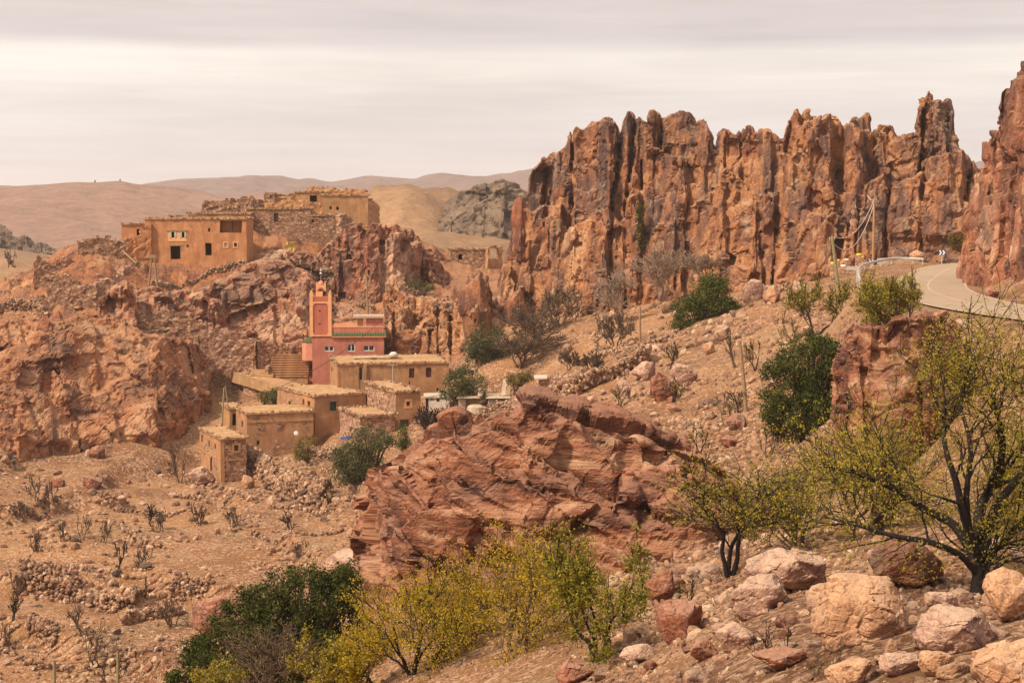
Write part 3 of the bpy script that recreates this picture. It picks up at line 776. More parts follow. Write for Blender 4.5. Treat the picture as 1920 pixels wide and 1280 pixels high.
SKY1 = [(930, 600), (940, 510), (950, 470), (962, 430), (964, 385), (968, 371), (980, 368), (986, 385), (990, 360), (993, 325), (1005, 312), (1016, 293), (1034, 286), (1058, 275), (1064, 256), (1068, 244), (1082, 233), (1100, 233), (1108, 226),
        (1124, 222), (1132, 216), (1149, 223), (1156, 236), (1162, 249), (1165, 236), (1168, 222), (1174, 209), (1181, 207), (1188, 216), (1191, 219), (1196, 219), (1202, 228), (1212, 230), (1215, 212), (1227, 209), (1237, 214), (1243, 220), (1262, 210), (1279, 202), (1290, 207), (1300, 216),
        (1312, 222), (1321, 237), (1332, 258), (1338, 279), (1342, 279), (1344, 254), (1353, 243), (1362, 247), (1368, 255), (1380, 252), (1384, 236), (1408, 237), (1412, 246), (1426, 246), (1439, 241), (1452, 252), (1465, 257), (1470, 240), (1476, 217), (1484, 214),
        (1487, 202), (1509, 202), (1516, 214), (1524, 212), (1531, 226), (1540, 218), (1548, 211), (1568, 213), (1573, 232), (1587, 232), (1594, 216), (1601, 211), (1612, 218), (1618, 208), (1625, 213), (1628, 252), (1634, 252), (1637, 230), (1657, 231), (1668, 240), (1672, 254),
        (1692, 257), (1712, 250), (1714, 213), (1719, 200), (1721, 171), (1735, 169), (1740, 183), (1743, 187), (1752, 186), (1771, 191), (1779, 205), (1784, 248), (1790, 262), (1795, 283), (1808, 288), (1819, 298), (1828, 318), (1835, 350), (1845, 420)]
c1 = wall_mass('cliff', [(925, 610, 200), (960, 602, 196), (1030, 596, 193), (1100, 590, 190), (1200, 578, 187), (1300, 558, 182), (1400, 548, 178), (1500, 535, 174), (1600, 512, 172), (1700, 495, 170), (1790, 486, 169), (1850, 480, 168)],
               SKY1, M_cliff, vox=0.215, thick=6, apron=5.5, apow=1.5, butt=4.5, colw=(1.5, 7.0), relief=0.8, rows=3, rowd=2.0, klow=(0.4, 0.97),
               fac=((2.4, 0.45), (1.0, 0.17)), stretch=(0.8, 0.8, 2.0), seed=2, lean=-0.03, crackd=2.2)
tag(c1, kind='structure')
SKY2 = [(1828, 480), (1834, 450), (1840, 405), (1845, 355), (1850, 325), (1853, 268), (1862, 250), (1872, 246), (1886, 242), (1904, 233), (1906, 150), (1908, 99), (1914, 88), (1930, 80), (1960, 60), (2000, 90), (2200, 120), (2600, 200)]
c2 = wall_mass('right_cliff', [(1832, 522, 136), (1848, 532, 126), (1878, 546, 115), (1915, 558, 106), (1985, 567, 99), (2100, 575, 94), (2250, 585, 88)],
               SKY2, M_cliff_r, radial=False, vox=0.2, thick=6, apron=0.8, apow=1.2, butt=0.8, colw=(1.2, 3.4), relief=0.4, rows=2, rowd=0.9, blocks=(((3, 6), (6, 14), .45, .22), ((1.2, 2.6), (2.2, 6), .25, .35), ((.5, 1.1), (.8, 2.4), .09, .35)), klow=(0.6, 0.95),
               fac=((2.2, 0.34), (0.9, 0.14)), stretch=(0.8, 0.8, 2.2), seed=7, crackd=0.9)
tag(c2, kind='structure')
# bluffs of the village hill
tag(wall_mass('rock_bluff', [(590, 590, 210), (640, 600, 206), (700, 575, 205), (760, 560, 207), (800, 545, 210), (850, 540, 212)],
              [(580, 500), (600, 470), (620, 450), (640, 432), (650, 420), (700, 417), (745, 421), (775, 432), (790, 455), (800, 472), (815, 480), (830, 500), (850, 520)], M_cliff_r, vox=0.26, thick=4, apron=3, apow=1.2, rows=3, seed=11, zdrop=3), kind='structure')
tag(wall_mass('rock_bluff', [(330, 600, 195), (400, 615, 194), (480, 625, 195), (560, 640, 195), (640, 640, 196), (700, 640, 196)],
              [(320, 560), (380, 535), (430, 515), (470, 492), (500, 480), (545, 487), (575, 508), (600, 540), (625, 560), (660, 575), (700, 590)], M_cliff_r, vox=0.25, thick=4, apron=6, apow=1.0, rows=2, relief=0.7, crackd=.5, colw=(3, 7), bsl=.04, shear=.45, dip=.3, blocks=(((5, 11), (3, 7), .8, .22), ((2, 4.5), (1.5, 3.5), .34, .28)), fac=((2.8, .5), (1.1, .17), (.5, .06)), seed=12, stretch=(1.3, 1, 1.2)), kind='structure')
tag(wall_mass('rock_bluff', [(-120, 800, 158), (0, 792, 160), (90, 800, 163), (180, 790, 168), (290, 780, 170), (350, 748, 176), (395, 715, 183)],
              [(-120, 640), (0, 655), (60, 640), (110, 615), (160, 592), (230, 598), (280, 625), (330, 632), (370, 645), (385, 668), (395, 700)], M_hill, vox=0.26, thick=3, apron=9, apow=0.9, rows=3, rowd=2.4, relief=1.2, colw=(4.0, 9.0), crackd=.5, klow=(.3, .9), bsl=.04, shear=.45, dip=.3, blocks=(((5, 11), (3, 7), .8, .22), ((2, 4.5), (1.5, 3.5), .34, .28)), fac=((2.8, .5), (1.1, .17), (.5, .06)), seed=13, stretch=(1.2, 1, 1.1)), kind='structure')
tag(wall_mass('rock_bluff', [(235, 580, 186), (300, 585, 187), (360, 590, 188), (430, 600, 190)], [(235, 560), (250, 545), (290, 540), (330, 548), (370, 540), (400, 530), (430, 545)], M_cliff_r, vox=0.26, thick=2.5, apron=3, apow=1, rows=2, relief=.5, seed=31), kind='structure')
tag(wall_mass('rock_bluff', [(-60, 640, 177), (20, 640, 178), (80, 645, 177), (150, 645, 177)], [(-60, 610), (10, 604), (50, 612), (80, 606), (110, 600), (150, 612)], M_hill, vox=0.26, thick=2.5, apron=4, apow=.9, rows=2, relief=.8, seed=32), kind='structure')
tag(wall_mass('rock_bluff', [(470, 500, 203), (540, 505, 203), (600, 520, 205), (640, 530, 206)], [(470, 490), (490, 474), (540, 470), (580, 476), (610, 490), (640, 520)], M_cliff_r, vox=0.26, thick=2.5, apron=2, apow=1, rows=2, relief=.6, seed=33), kind='structure')
tag(wall_mass('rock_bluff', [(180, 640, 178), (220, 640, 179), (262, 635, 180)], [(170, 590), (185, 560), (215, 540), (240, 525), (255, 560), (270, 600)], M_cliff_r, vox=0.16, thick=3, apron=1.5, rows=2, colw=(1, 2.4), seed=17), kind='structure')
tag(wall_mass('rock_bluff', [(716, 690, 197), (745, 700, 195), (800, 690, 191), (860, 680, 187), (930, 660, 186), (990, 640, 187)],
              [(690, 600), (700, 560), (730, 532), (760, 548), (800, 556), (840, 562), (866, 545), (880, 520), (892, 508), (915, 516), (925, 560), (935, 610), (950, 590), (970, 540), (990, 530)], M_cliff, vox=0.23, thick=4, apron=4, apow=1.3, rows=3, relief=0.9, seed=14, stretch=(1, 1, 1.5), colw=(1.4, 3.6)), kind='structure')
tag(wall_mass('grey_hill', [(770, 472, 440), (830, 468, 430), (900, 466, 425), (980, 462, 425), (1060, 460, 430)],
              [(770, 425), (800, 420), (830, 402), (850, 374), (862, 358), (880, 352), (890, 341), (905, 338), (920, 343), (940, 336), (960, 345), (985, 355), (1000, 375), (1060, 390)], M_grey, vox=0.6, thick=10, apron=26, apow=0.8, rows=3, rowd=5, relief=2, colw=(4, 10), klow=(.3, .9), blocks=(((8, 18), (8, 20), 1.6, .3), ((3, 8), (4, 9), .6, .3)), fac=((8, 1.6), (3, 0.6)), stretch=(1, 1, 1.2), seed=15, zdrop=8), kind='structure')
tag(wall_mass('left_ridge', [(-200, 455, 690), (0, 470, 680), (60, 480, 670), (110, 492, 660), (150, 506, 640)],
              [(-200, 400), (-60, 415), (0, 422), (20, 428), (24, 440), (60, 446), (80, 460), (110, 466), (125, 474), (140, 480), (150, 495)], M_grey, vox=0.9, thick=8, apron=6, apow=1, rows=2, rowd=5, relief=2.4, colw=(5, 12), blocks=(((8, 18), (10, 20), 2.2, .4), ((4, 8), (4, 9), 1.1, .5)), fac=((7, 2.0), (3, 1.0)), stretch=(.8, 1, 1.7), seed=16, zdrop=8), kind='structure')
# the great banded outcrop in the middle and the block on the right
o = wall_mass('rock_outcrop', [(672, 1135, 62), (720, 1130, 60.5), (800, 1118, 59.5), (900, 1105, 59), (1000, 1098, 59), (1100, 1085, 59), (1240, 1068, 59), (1340, 1045, 60), (1400, 1020, 61), (1450, 990, 63)],
              [(672, 1100), (683, 1000), (690, 905), (700, 882), (724, 876), (745, 866), (755, 850), (790, 826), (815, 808), (835, 800), (900, 787), (960, 768), (985, 748), (1005, 752), (1040, 770), (1080, 776), (1130, 790), (1190, 806), (1240, 832), (1290, 848), (1330, 872), (1360, 893), (1390, 922), (1420, 950), (1450, 985)],
              M_big, vox=0.105, thick=3, apron=3.6, apow=0.9, colw=(1.6, 4.0), relief=0.22, butt=0.4, rows=3, rowd=0.9, klow=(.72, .98), fac=((3.2, 0.60), (1.3, 0.18), (0.5, 0.05)), stretch=(1.7, 1, 0.45), rot=ROTY(0.35), seed=21, bsl=.05, shear=-.7, dip=-.42, blocks=(((3, 7), (1.6, 3.2), .22, .06), ((1.2, 3), (.6, 1.5), .10, .10)), zdrop=2.5, crackd=0.35)
tag(o, 'huge banded red rock outcrop in the middle of the picture, yellow trees at its foot', 'rock outcrop')
o = wall_mass('rock_outcrop', [(1560, 868, 67), (1600, 872, 65), (1660, 868, 64), (1740, 860, 65), (1800, 840, 68), (1850, 800, 71)],
              [(1560, 800), (1567, 720), (1572, 680), (1585, 640), (1592, 618), (1605, 606), (1640, 606), (1670, 596), (1700, 588), (1735, 584), (1755, 592), (1765, 606), (1795, 625), (1812, 650), (1850, 690)],
              M_right, vox=0.095, thick=3, apron=1.4, apow=1.0, colw=(1.2, 3.0), relief=0.12, butt=0.25, rows=2, rowd=0.8, klow=(.7, .97), fac=((2.6, 0.32), (1.0, 0.11), (0.4, 0.03)), stretch=(1.5, 1, 0.6), rot=ROTY(-0.2), seed=23, bsl=.06, dip=.25, blocks=(((2, 4), (1.4, 3), .16, .05), ((.8, 2), (.5, 1.4), .07, .07)), zdrop=2.5, crackd=0.3)
tag(o, 'tall purplish red rock block on the right slope, between dense green shrub and black-trunked tree', 'rock outcrop')
# ------------------------------------------------------------------ stones
ICO_V = []
_ph = (1 + 5 ** .5) / 2
for a, b_ in ((1, _ph), (-1, _ph), (1, -_ph), (-1, -_ph)):
    ICO_V += [(0, a, b_), (a, b_, 0), (b_, 0, a)]
ICO_V = np.array(ICO_V, float); ICO_V /= np.linalg.norm(ICO_V[0])
def _hull(V):
    F = []
    n_ = len(V)
    for i in range(n_):
        for j in range(i + 1, n_):
            for k in range(j + 1, n_):
                nn = np.cross(V[j] - V[i], V[k] - V[i]); dd_ = (V - V[i]) @ nn
                if (dd_ > -1e-6).all(): F.append((i, k, j))
                elif (dd_ < 1e-6).all(): F.append((i, j, k))
    return np.array(F)
ICO_F = _hull(ICO_V)
def subdiv(V, F):
    V = list(map(tuple, V)); cache = {}; out_ = []
    def mid(a, b_):
        k = (min(a, b_), max(a, b_))
        if k not in cache:
            m = np.array(V[a]) + np.array(V[b_]); m /= np.linalg.norm(m); V.append(tuple(m)); cache[k] = len(V) - 1
        return cache[k]
    for a, b_, c in F:
        x, y, z = mid(a, b_), mid(b_, c), mid(c, a); out_ += [(a, x, z), (b_, y, x), (c, z, y), (x, y, z)]
    return np.array(V), np.array(out_)
ICO = [(ICO_V, ICO_F)]
for _ in range(5): ICO.append(subdiv(*ICO[-1]))
def poly_radius(D, r, k=14, sharp=14):
    """radius along directions D of a random convex polyhedron: broken stone"""
    n_ = r.normal(size=(k, 3)); n_ /= np.linalg.norm(n_, axis=1)[:, None]; h_ = r.uniform(0.62, 1.0, k)
    c = D @ n_.T
    inv = (np.maximum(c, 1e-3) / h_)
    return 1.0 / ((inv ** sharp).sum(1) + (1 / 1.12) ** sharp) ** (1.0 / sharp)
VAR = {}
def variants(lv, cnt=10):
    if lv not in VAR:
        r = np.random.RandomState(77 + lv); VAR[lv] = []
        for _ in range(cnt):
            D, F = ICO[lv]; VAR[lv].append((D * poly_radius(D, r, 12, 16)[:, None], F))
    return VAR[lv]
def rotm(r, n_):
    q = r.normal(size=(n_, 4)); q /= np.linalg.norm(q, axis=1)[:, None]
    w_, x, y, z = q.T
    return np.stack([1 - 2 * (y * y + z * z), 2 * (x * y - z * w_), 2 * (x * z + y * w_), 2 * (x * y + z * w_), 1 - 2 * (x * x + z * z), 2 * (y * z - x * w_),
                     2 * (x * z - y * w_), 2 * (y * z + x * w_), 1 - 2 * (x * x + y * y)], 1).reshape(-1, 3, 3)
def stones(name, C, S, mat, parent=None, seed=0, lv=0, flat=(0.45, 1.0), tint=None):
    """many stones joined: centres C, sizes S (half length)"""
    r = np.random.RandomState(seed); C = np.asarray(C, float); S = np.asarray(S, float); n_ = len(C)
    if n_ == 0: return None
    R = rotm(r, n_); sc3 = np.stack([np.ones(n_), r.uniform(0.6, 1, n_), r.uniform(*flat, n_)], 1) * S[:, None]
    va = variants(lv); ch = r.randint(0, len(va), n_)
    VV_ = []; FF = []; TT = []; off = 0
    tn = np.clip(r.normal(0.5, 0.13, n_), 0.1, 0.95) if tint is None else tint
    for k, (bv, bf) in enumerate(va):
        m = ch == k; c = m.sum()
        if not c: continue
        v = (R[m] @ (bv.T[None])).transpose(0, 2, 1) * 1.0
        v = np.einsum('nij,njk->nik', (bv[None] * sc3[m][:, None, :]), R[m]) + C[m][:, None, :]
        VV_.append(v.reshape(-1, 3)); FF.append((bf[None] + (np.arange(c) * len(bv))[:, None, None] + off).reshape(-1, 3)); off += c * len(bv)
        TT.append(np.repeat(tn[m], len(bv)))
    return mk(name, np.concatenate(VV_), np.concatenate(FF), mat, parent, attrs={'tint': np.concatenate(TT)})

# ------------------------------------------------------------------ building materials
def adobe_mat(name, c, c2, s=1.0, stone=0.0, stonecol=(0.25, 0.15, 0.11)):
    m, t, b = material(name)
    g = t.new('ShaderNodeTexCoord').outputs['Object']
    n = t.noise(g, 0.7 * s, 7, 0.65)
    cc = t.ramp(n, [(0.3, tuple(x * 0.8 for x in c)), (0.5, c), (0.7, c2)])
    st = t.noise(t.mapping(g, scale=(1.6, 1.6, 0.4)), 1.0, 6, 0.7)
    cc = t.mix(1.0, cc, t.ramp(st, [(0.35, 0.80), (0.6, 1.08)]), 'MULTIPLY')
    gr = t.noise(g, 9, 6, 0.8)
    cc = t.mix(1.0, cc, t.ramp(gr, [(0.3, 0.78), (0.7, 1.18)]), 'MULTIPLY')
    hgt = t.math('MULTIPLY', gr, 0.6)
    if stone:
        gm = t.mapping(g, scale=(1, 1, 1.7))
        v = t.new('ShaderNodeTexVoronoi'); t.set(v, 'Vector', gm); t.set(v, 'Scale', 3.4)
        e = t.voro(gm, 3.4, 'DISTANCE_TO_EDGE')
        vc = t.new('ShaderNodeSeparateColor', ins={0: v.outputs['Color']}).outputs[0]
        sc_ = t.ramp(vc, [(0.0, tuple(x * 0.45 for x in stonecol)), (0.4, stonecol), (0.75, tuple(min(1, x * 1.7) for x in stonecol)), (1.0, (0.62, 0.46, 0.34))])
        mk1 = t.ramp(e, [(0.035, 0.0), (0.09, 1.0)])
        nn = t.noise(g, 0.55, 5, 0.6)
        fm = t.math('MULTIPLY', mk1, t.ramp(t.math('ADD', nn, stone - 0.5), [(0.42, 0.0), (0.56, 1.0)]))
        cc = t.mix(fm, cc, sc_)
        hgt = t.math('ADD', hgt, t.math('MULTIPLY', t.math('MULTIPLY', t.math('MINIMUM', e, 0.15), fm), 6.0))
    t.set(b, 'Base Color', cc); bump(t, b, hgt, 0.8, 0.07)
    return m
M_adobe = adobe_mat('ochre_adobe', (0.46, 0.245, 0.115), (0.56, 0.32, 0.165))
M_adobe2 = adobe_mat('tan_adobe', (0.42, 0.225, 0.115), (0.53, 0.315, 0.175))
M_adobeU = adobe_mat('red_adobe', (0.50, 0.225, 0.105), (0.58, 0.30, 0.15))
M_plstone = adobe_mat('half_plastered_stone', (0.45, 0.235, 0.125), (0.52, 0.29, 0.16), stone=0.42)
M_stone = adobe_mat('stone_wall', (0.36, 0.20, 0.12), (0.46, 0.28, 0.17), stone=1.0, stonecol=(0.27, 0.145, 0.092))
M_stonep = adobe_mat('pinkish_stone_wall', (0.46, 0.26, 0.16), (0.54, 0.34, 0.22), stone=0.9, stonecol=(0.36, 0.20, 0.14))
M_roof = adobe_mat('mud_roof', (0.44, 0.26, 0.135), (0.56, 0.36, 0.20), 1.4)
M_pink = adobe_mat('rose_render', (0.50, 0.185, 0.135), (0.56, 0.225, 0.165), 0.5)
M_pinkdk = adobe_mat('deep_rose_render', (0.47, 0.15, 0.10), (0.51, 0.175, 0.12), 0.5)
M_orange = simple('apricot_paint', (0.72, 0.38, 0.19), 0.8, 0.15, 2.0)
M_pinkl = simple('pale_rose_render', (0.58, 0.25, 0.18), 0.85, 0.12, 2.0)
M_green = simple('green_glazed_tile', (0.065, 0.10, 0.035), 0.5, 0.4, 8.0, 0.03)
M_white = simple('white_frame_paint', (0.72, 0.68, 0.62), 0.6, 0.06)
M_lime = adobe_mat('limewash', (0.72, 0.62, 0.55), (0.82, 0.74, 0.68))
M_glass = simple('window_glass', (0.035, 0.035, 0.04), 0.15, 0.2, 2.0, 0)
M_dark = simple('dark_wood_and_shade', (0.055, 0.032, 0.025), 0.8)
M_redsh = simple('dark_red_shutter', (0.085, 0.022, 0.020), 0.6)
M_grsh = simple('green_shutter', (0.015, 0.065, 0.05), 0.5)
M_paleg = simple('pale_green_shutter', (0.42, 0.46, 0.32), 0.7)
M_wood = simple('weathered_wood', (0.32, 0.21, 0.12), 0.85, 0.3, 6.0)
M_pole = simple('grey_brown_pole_wood', (0.30, 0.20, 0.12), 0.85, 0.3, 6.0)
M_poleg = simple('mossy_pole_wood', (0.27, 0.23, 0.12), 0.85, 0.3, 6.0)
M_conc = simple('concrete', (0.50, 0.44, 0.37), 0.85, 0.2, 4.0)
M_steel = simple('galvanised_steel', (0.62, 0.60, 0.55), 0.5, 0.12, 3.0, 0.0, 0.3)
M_wire = simple('pale_cable', (0.52, 0.45, 0.40), 0.6, 0.1)
M_wired = simple('dark_cable', (0.06, 0.05, 0.05), 0.6, 0.1)
M_sheet = simple('bleached_sheet', (0.46, 0.36, 0.27), 0.75, 0.3, 3.0)
M_yel = simple('yellow_paint', (0.75, 0.52, 0.04), 0.6, 0.15)
M_grp = simple('green_paint', (0.05, 0.30, 0.14), 0.6, 0.15)
M_navy = simple('navy_sign_face', (0.03, 0.035, 0.12), 0.4, 0.1)
M_wsign = simple('white_sign_face', (0.80, 0.80, 0.80), 0.4, 0.05)
M_blue = simple('blue_plastic', (0.02, 0.10, 0.42), 0.5, 0.3)
M_metal = simple('finial_metal', (0.55, 0.56, 0.56), 0.35, 0.1, 2, 0, 0.6)

# ------------------------------------------------------------------ buildings
def fr(Hh, pa, ya, pb, yb):
    """photo rectangle -> x, z, width, height on the front wall"""
    o_, s, c = Hh['o'], math.sin(Hh['yaw']), math.cos(Hh['yaw'])
    def xs(p_): u = U_of(p_, (ya + yb) / 2); return (u * o_[1] - o_[0]) / (c - u * s)
    x0, x1 = xs(pa), xs(pb); Y = o_[1] + (x0 + x1) / 2 * s
    z1 = P(pa, ya, Y)[2] - o_[2]; z0 = P(pa, yb, Y)[2] - o_[2]
    return (x0, z0, x1 - x0, z1 - z0)
def fl(Hh, pa, ya, pb, yb):
    """same on the left wall: y along the depth"""
    o_, s, c = Hh['o'], math.sin(Hh['yaw']), math.cos(Hh['yaw'])
    def ys(p_): u = U_of(p_, (ya + yb) / 2); return (o_[0] - u * o_[1]) / (s + u * c)
    y0, y1 = ys(pb), ys(pa); Y = o_[1] + (y0 + y1) / 2 * c
    z1 = P(pa, ya, Y)[2] - o_[2]; z0 = P(pa, yb, Y)[2] - o_[2]
    return (y0, z0, y1 - y0, z1 - z0)
def face(mb, O, U, L, z0, z1, ops, N, rev=0.28, cut=0.7):
    O = np.array(O, float); U = np.array(U, float); N = np.array(N, float)
    xs = sorted({0.0, L, *np.linspace(0, L, max(2, int(L / cut) + 1)), *[v for o_ in ops for v in (o_[0], o_[0] + o_[2])]})
    zs_ = sorted({z0, z1, *np.linspace(z0, z1, max(2, int((z1 - z0) / cut) + 1)), *[v for o_ in ops for v in (o_[1], o_[1] + o_[3])]})
    xs = [x for x in xs if 0 <= x <= L]; zs_ = [z for z in zs_ if z0 <= z <= z1]
    pt = lambda x, z, k=0.0: tuple(O + U * x + np.array([0, 0, z]) - N * k)
    for a, b_ in zip(xs[:-1], xs[1:]):
        for c, d in zip(zs_[:-1], zs_[1:]):
            mx, mz = (a + b_) / 2, (c + d) / 2
            if any(o_[0] < mx < o_[0] + o_[2] and o_[1] < mz < o_[1] + o_[3] for o_ in ops): continue
            mb.quad(pt(a, c), pt(b_, c), pt(b_, d), pt(a, d))
    for x, z, w_, h_ in [o_[:4] for o_ in ops]:
        mb.quad(pt(x, z), pt(x + w_, z), pt(x + w_, z, rev), pt(x, z, rev)); mb.quad(pt(x, z + h_), pt(x, z + h_, rev), pt(x + w_, z + h_, rev), pt(x + w_, z + h_))
        mb.quad(pt(x, z), pt(x, z, rev), pt(x, z + h_, rev), pt(x, z + h_)); mb.quad(pt(x + w_, z), pt(x + w_, z + h_), pt(x + w_, z + h_, rev), pt(x + w_, z, rev))
def pane_of(kind, parent, side, o_, w_, d):
    """window or door set back in an opening"""
    x, z, ww, hh = o_[:4]
    def bx(mb, a0, a1, k0, k1, z0, z1):
        if side == 'front': mb.box(a0, a1, k0, k1, z0, z1)
        else: mb.box(k0, k1, a0, a1, z0, z1)
    if kind == 'dark': return
    f = MB(); t_ = min(0.07, ww * 0.1)
    for q_ in ((x + .003, x + t_, z + .003, z + hh - .003), (x + ww - t_, x + ww - .003, z + .003, z + hh - .003), (x + t_, x + ww - t_, z + .003, z + t_), (x + t_, x + ww - t_, z + hh - t_, z + hh - .003)):
        bx(f, q_[0], q_[1], 0.10, 0.18, q_[2], q_[3])
    mats = dict(win=(M_white, M_glass), green=(M_dark, M_grsh), red=(M_dark, M_redsh), wood=(M_dark, M_dark), plain=(M_wood, M_glass), pale=(M_wood, M_paleg))[kind]
    if kind == 'win' and ww > 0.7: bx(f, x + ww / 2 - t_ / 2, x + ww / 2 + t_ / 2, 0.11, 0.17, z + t_, z + hh - t_)
    nm = 'door' if (kind == 'wood' and hh > 1.5) else 'window'
    fo = f.build(nm, mats[0], parent)
    p_ = MB(); bx(p_, x + t_, x + ww - t_, 0.13, 0.15, z + t_, z + hh - t_); p_.build('shutter' if kind in ('green', 'red', 'pale') else 'pane', mats[1], fo)
def rim_stones(parent, w_, d, z, seed=0, dens=5.0, size=(0.07, 0.17), sides='flrb', mat=None):
    r = np.random.RandomState(seed + 3); C = []
    for sd in sides:
        L = w_ if sd in 'fb' else d; n_ = int(L * dens)
        a = r.uniform(0, L, n_); k = r.normal(0, 0.12, n_)
        C.append({'f': np.stack([a, k - .05, z + r.uniform(-.02, .08, n_)], 1), 'b': np.stack([a, d + k, z + r.uniform(-.02, .08, n_)], 1),
                  'l': np.stack([k - .05, a, z + r.uniform(-.02, .08, n_)], 1), 'r': np.stack([w_ + k, a, z + r.uniform(-.02, .08, n_)], 1)}[sd])
    C = np.concatenate(C)
    o_ = stones('roof_stones', C, r.uniform(size[0], size[1], len(C)), mat or M_stones, parent, seed); o_['kind'] = 'stuff'
def roof(parent, w_, d, z, th=0.16, over=0.2, mat=None, seed=0, name='roof'):
    nx, ny = max(4, int(w_ / 0.35)), max(4, int(d / 0.35))
    xs = np.linspace(-over, w_ + over, nx + 1); ys = np.linspace(-over, d + over, ny + 1)
    X, Y_ = np.meshgrid(xs, ys, indexing='ij')
    p = np.stack([X.ravel(), Y_.ravel(), np.full(X.size, seed * 1.7)], 1)
    Zt = z + th + 0.10 * fbm(p * 0.9, 3) + 0.06 * fbm(p * 4, 2)
    jx = 0.16 * vnoise(p * 2.1 + 5); jy = 0.16 * vnoise(p * 2.1 + 9)
    top = np.stack([X.ravel() + jx, Y_.ravel() + jy, Zt], 1); bot = np.stack([X.ravel() + jx * .6, Y_.ravel() + jy * .6, np.full(X.size, z - 0.03) + 0.05 * vnoise(p * 3)], 1)
    V = np.concatenate([top, bot]); N_ = len(top); id_ = np.arange(N_).reshape(nx + 1, ny + 1)
    q = [np.stack([id_[:-1, :-1], id_[1:, :-1], id_[1:, 1:], id_[:-1, 1:]], -1).reshape(-1, 4)]
    q.append(q[0][:, ::-1] + N_)
    for e in (id_[:, 0], id_[-1, :], id_[::-1, -1], id_[0, ::-1]):
        q.append(np.stack([e[:-1], e[1:], e[1:] + N_, e[:-1] + N_][::-1], 1))
    return mk(name, V, np.concatenate(q), mat or M_roof, parent)
def house(key, name, label, mat, front=(), left=(), cat='house', skirt=2.5, jit=0.05, rstones=4.0, mats_left=None, over=0.13, group=None, roofm=None, wallname='wall', band=None, rsize=(0.07, 0.17)):
    Hh = H[key]; w_, d, h_ = Hh['w'], Hh['d'], Hh['h']
    e = empty(name, Hh['o'], Hh['yaw']); tag(e, label, cat, group)
    fo_ = [(*fr(Hh, *a[:4]), a[4]) for a in front]; lo_ = [(*fl(Hh, *a[:4]), a[4]) for a in left]
    mb = MB()
    face(mb, (0, 0, 0), (1, 0, 0), w_, -skirt, h_, fo_, (0, -1, 0))
    face(mb, (w_, 0, 0), (0, 1, 0), d, -skirt, h_, [], (1, 0, 0)); face(mb, (w_, d, 0), (-1, 0, 0), w_, -skirt, h_, [], (0, 1, 0))
    if mats_left is None: face(mb, (0, 0, 0), (0, 1, 0), d, -skirt, h_, lo_, (-1, 0, 0))
    mb.build('wall', mat, e, jit, seed=hash_(key))
    if mats_left is not None:
        ml = MB(); face(ml, (0, 0, 0), (0, 1, 0), d, -skirt, h_, lo_, (-1, 0, 0)); ml.build('side_wall', mats_left, e, jit, seed=hash_(key))
    for o_ in fo_: pane_of(o_[4], e, 'front', o_, w_, d)
    for o_ in lo_: pane_of(o_[4], e, 'left', o_, w_, d)
    roof(e, w_, d, h_, over=over, seed=hash_(key), mat=roofm)
    if rstones: rim_stones(e, w_, d, h_ + 0.15, hash_(key), rstones, rsize)
    return e, Hh
def hash_(s): return sum(ord(c) * (i + 3) for i, c in enumerate(s)) % 97
def trim(e, Hh, rect, mat, name='window_surround', t_=0.12, out_=0.03, side='front'):
    x, z, ww, hh = rect; mb = MB()
    for q_ in ((x - t_, x, z - t_, z + hh + t_), (x + ww, x + ww + t_, z - t_, z + hh + t_), (x, x + ww, z - t_, z), (x, x + ww, z + hh, z + hh + t_)):
        if side == 'front': mb.box(q_[0], q_[1], -out_, 0.06, q_[2], q_[3])
        else: mb.box(-out_, 0.06, q_[0], q_[1], q_[2], q_[3])
    mb.build(name, mat, e)

# lower village
e, Hh = house('gable', 'stone_house', 'small two-storey stone house with ochre corner strip, lowest and nearest of the village houses', M_stone,
              front=[(439, 834, 447, 845, 'plain')], left=[(377, 815, 380, 829, 'dark'), (391, 826, 394, 838, 'dark'), (402, 832, 405, 842, 'dark'), (394, 857, 398, 884, 'wood')], mats_left=M_plstone, skirt=3)
trim(e, Hh, fr(Hh, 439, 834, 447, 845), M_adobe, t_=0.2, out_=0.05)
mb = MB(); mb.box(-0.05, 0.32, -0.05, 0.30, -3, Hh['h'] - .02); mb.build('corner_strip', M_adobe, e, 0.02)
mb = MB(); zz_ = Hh['h'] * 0.50; mb.box(0.33, Hh['w'], -0.05, 0.1, zz_, zz_ + .16); mb.box(-0.05, 0.1, 0.31, Hh['d'], zz_, zz_ + .16); mb.build('plaster_band', M_adobe, e, 0.02)
e, Hh = house('brick', 'village_house', 'long ochre house with stones showing through its plaster and two darker patches', M_plstone, front=[(481, 826, 487, 834, 'plain')], left=[(453, 788, 456, 801, 'dark')], skirt=2.5)
mb = MB(); mb.box(0.0, Hh['w'], -0.06, 0.1, Hh['h'] * 0.80, Hh['h'] * 0.84); mb.build('plaster_band', M_adobe, e, 0.02)
for (a, b_) in ((482, 793), (518, 793)):
    x, z, ww, hh = fr(Hh, a, b_ - 3, a + 14, b_ + 12); mb = MB(); mb.box(x, x + ww, -0.04, 0.1, z, z + hh); mb.build('stone_patch', M_stone, e, 0.08)
e, Hh = house('annex', 'outbuilding', 'small open ochre outbuilding behind the stone-speckled house, beside a tall thin pole', M_adobe, front=[(436, 775, 450, 797, 'dark')], skirt=1.5, cat='outbuilding')
e, Hh = house('green', 'village_house', 'tall tan adobe house with one green shutter below the mosque tower', M_adobe2, front=[(619, 753, 631, 770, 'green')],
              left=[(567, 748, 571, 762, 'dark'), (577, 752, 582, 765, 'dark'), (541, 752, 545, 764, 'dark')], mats_left=M_plstone, skirt=2.5, rstones=5)
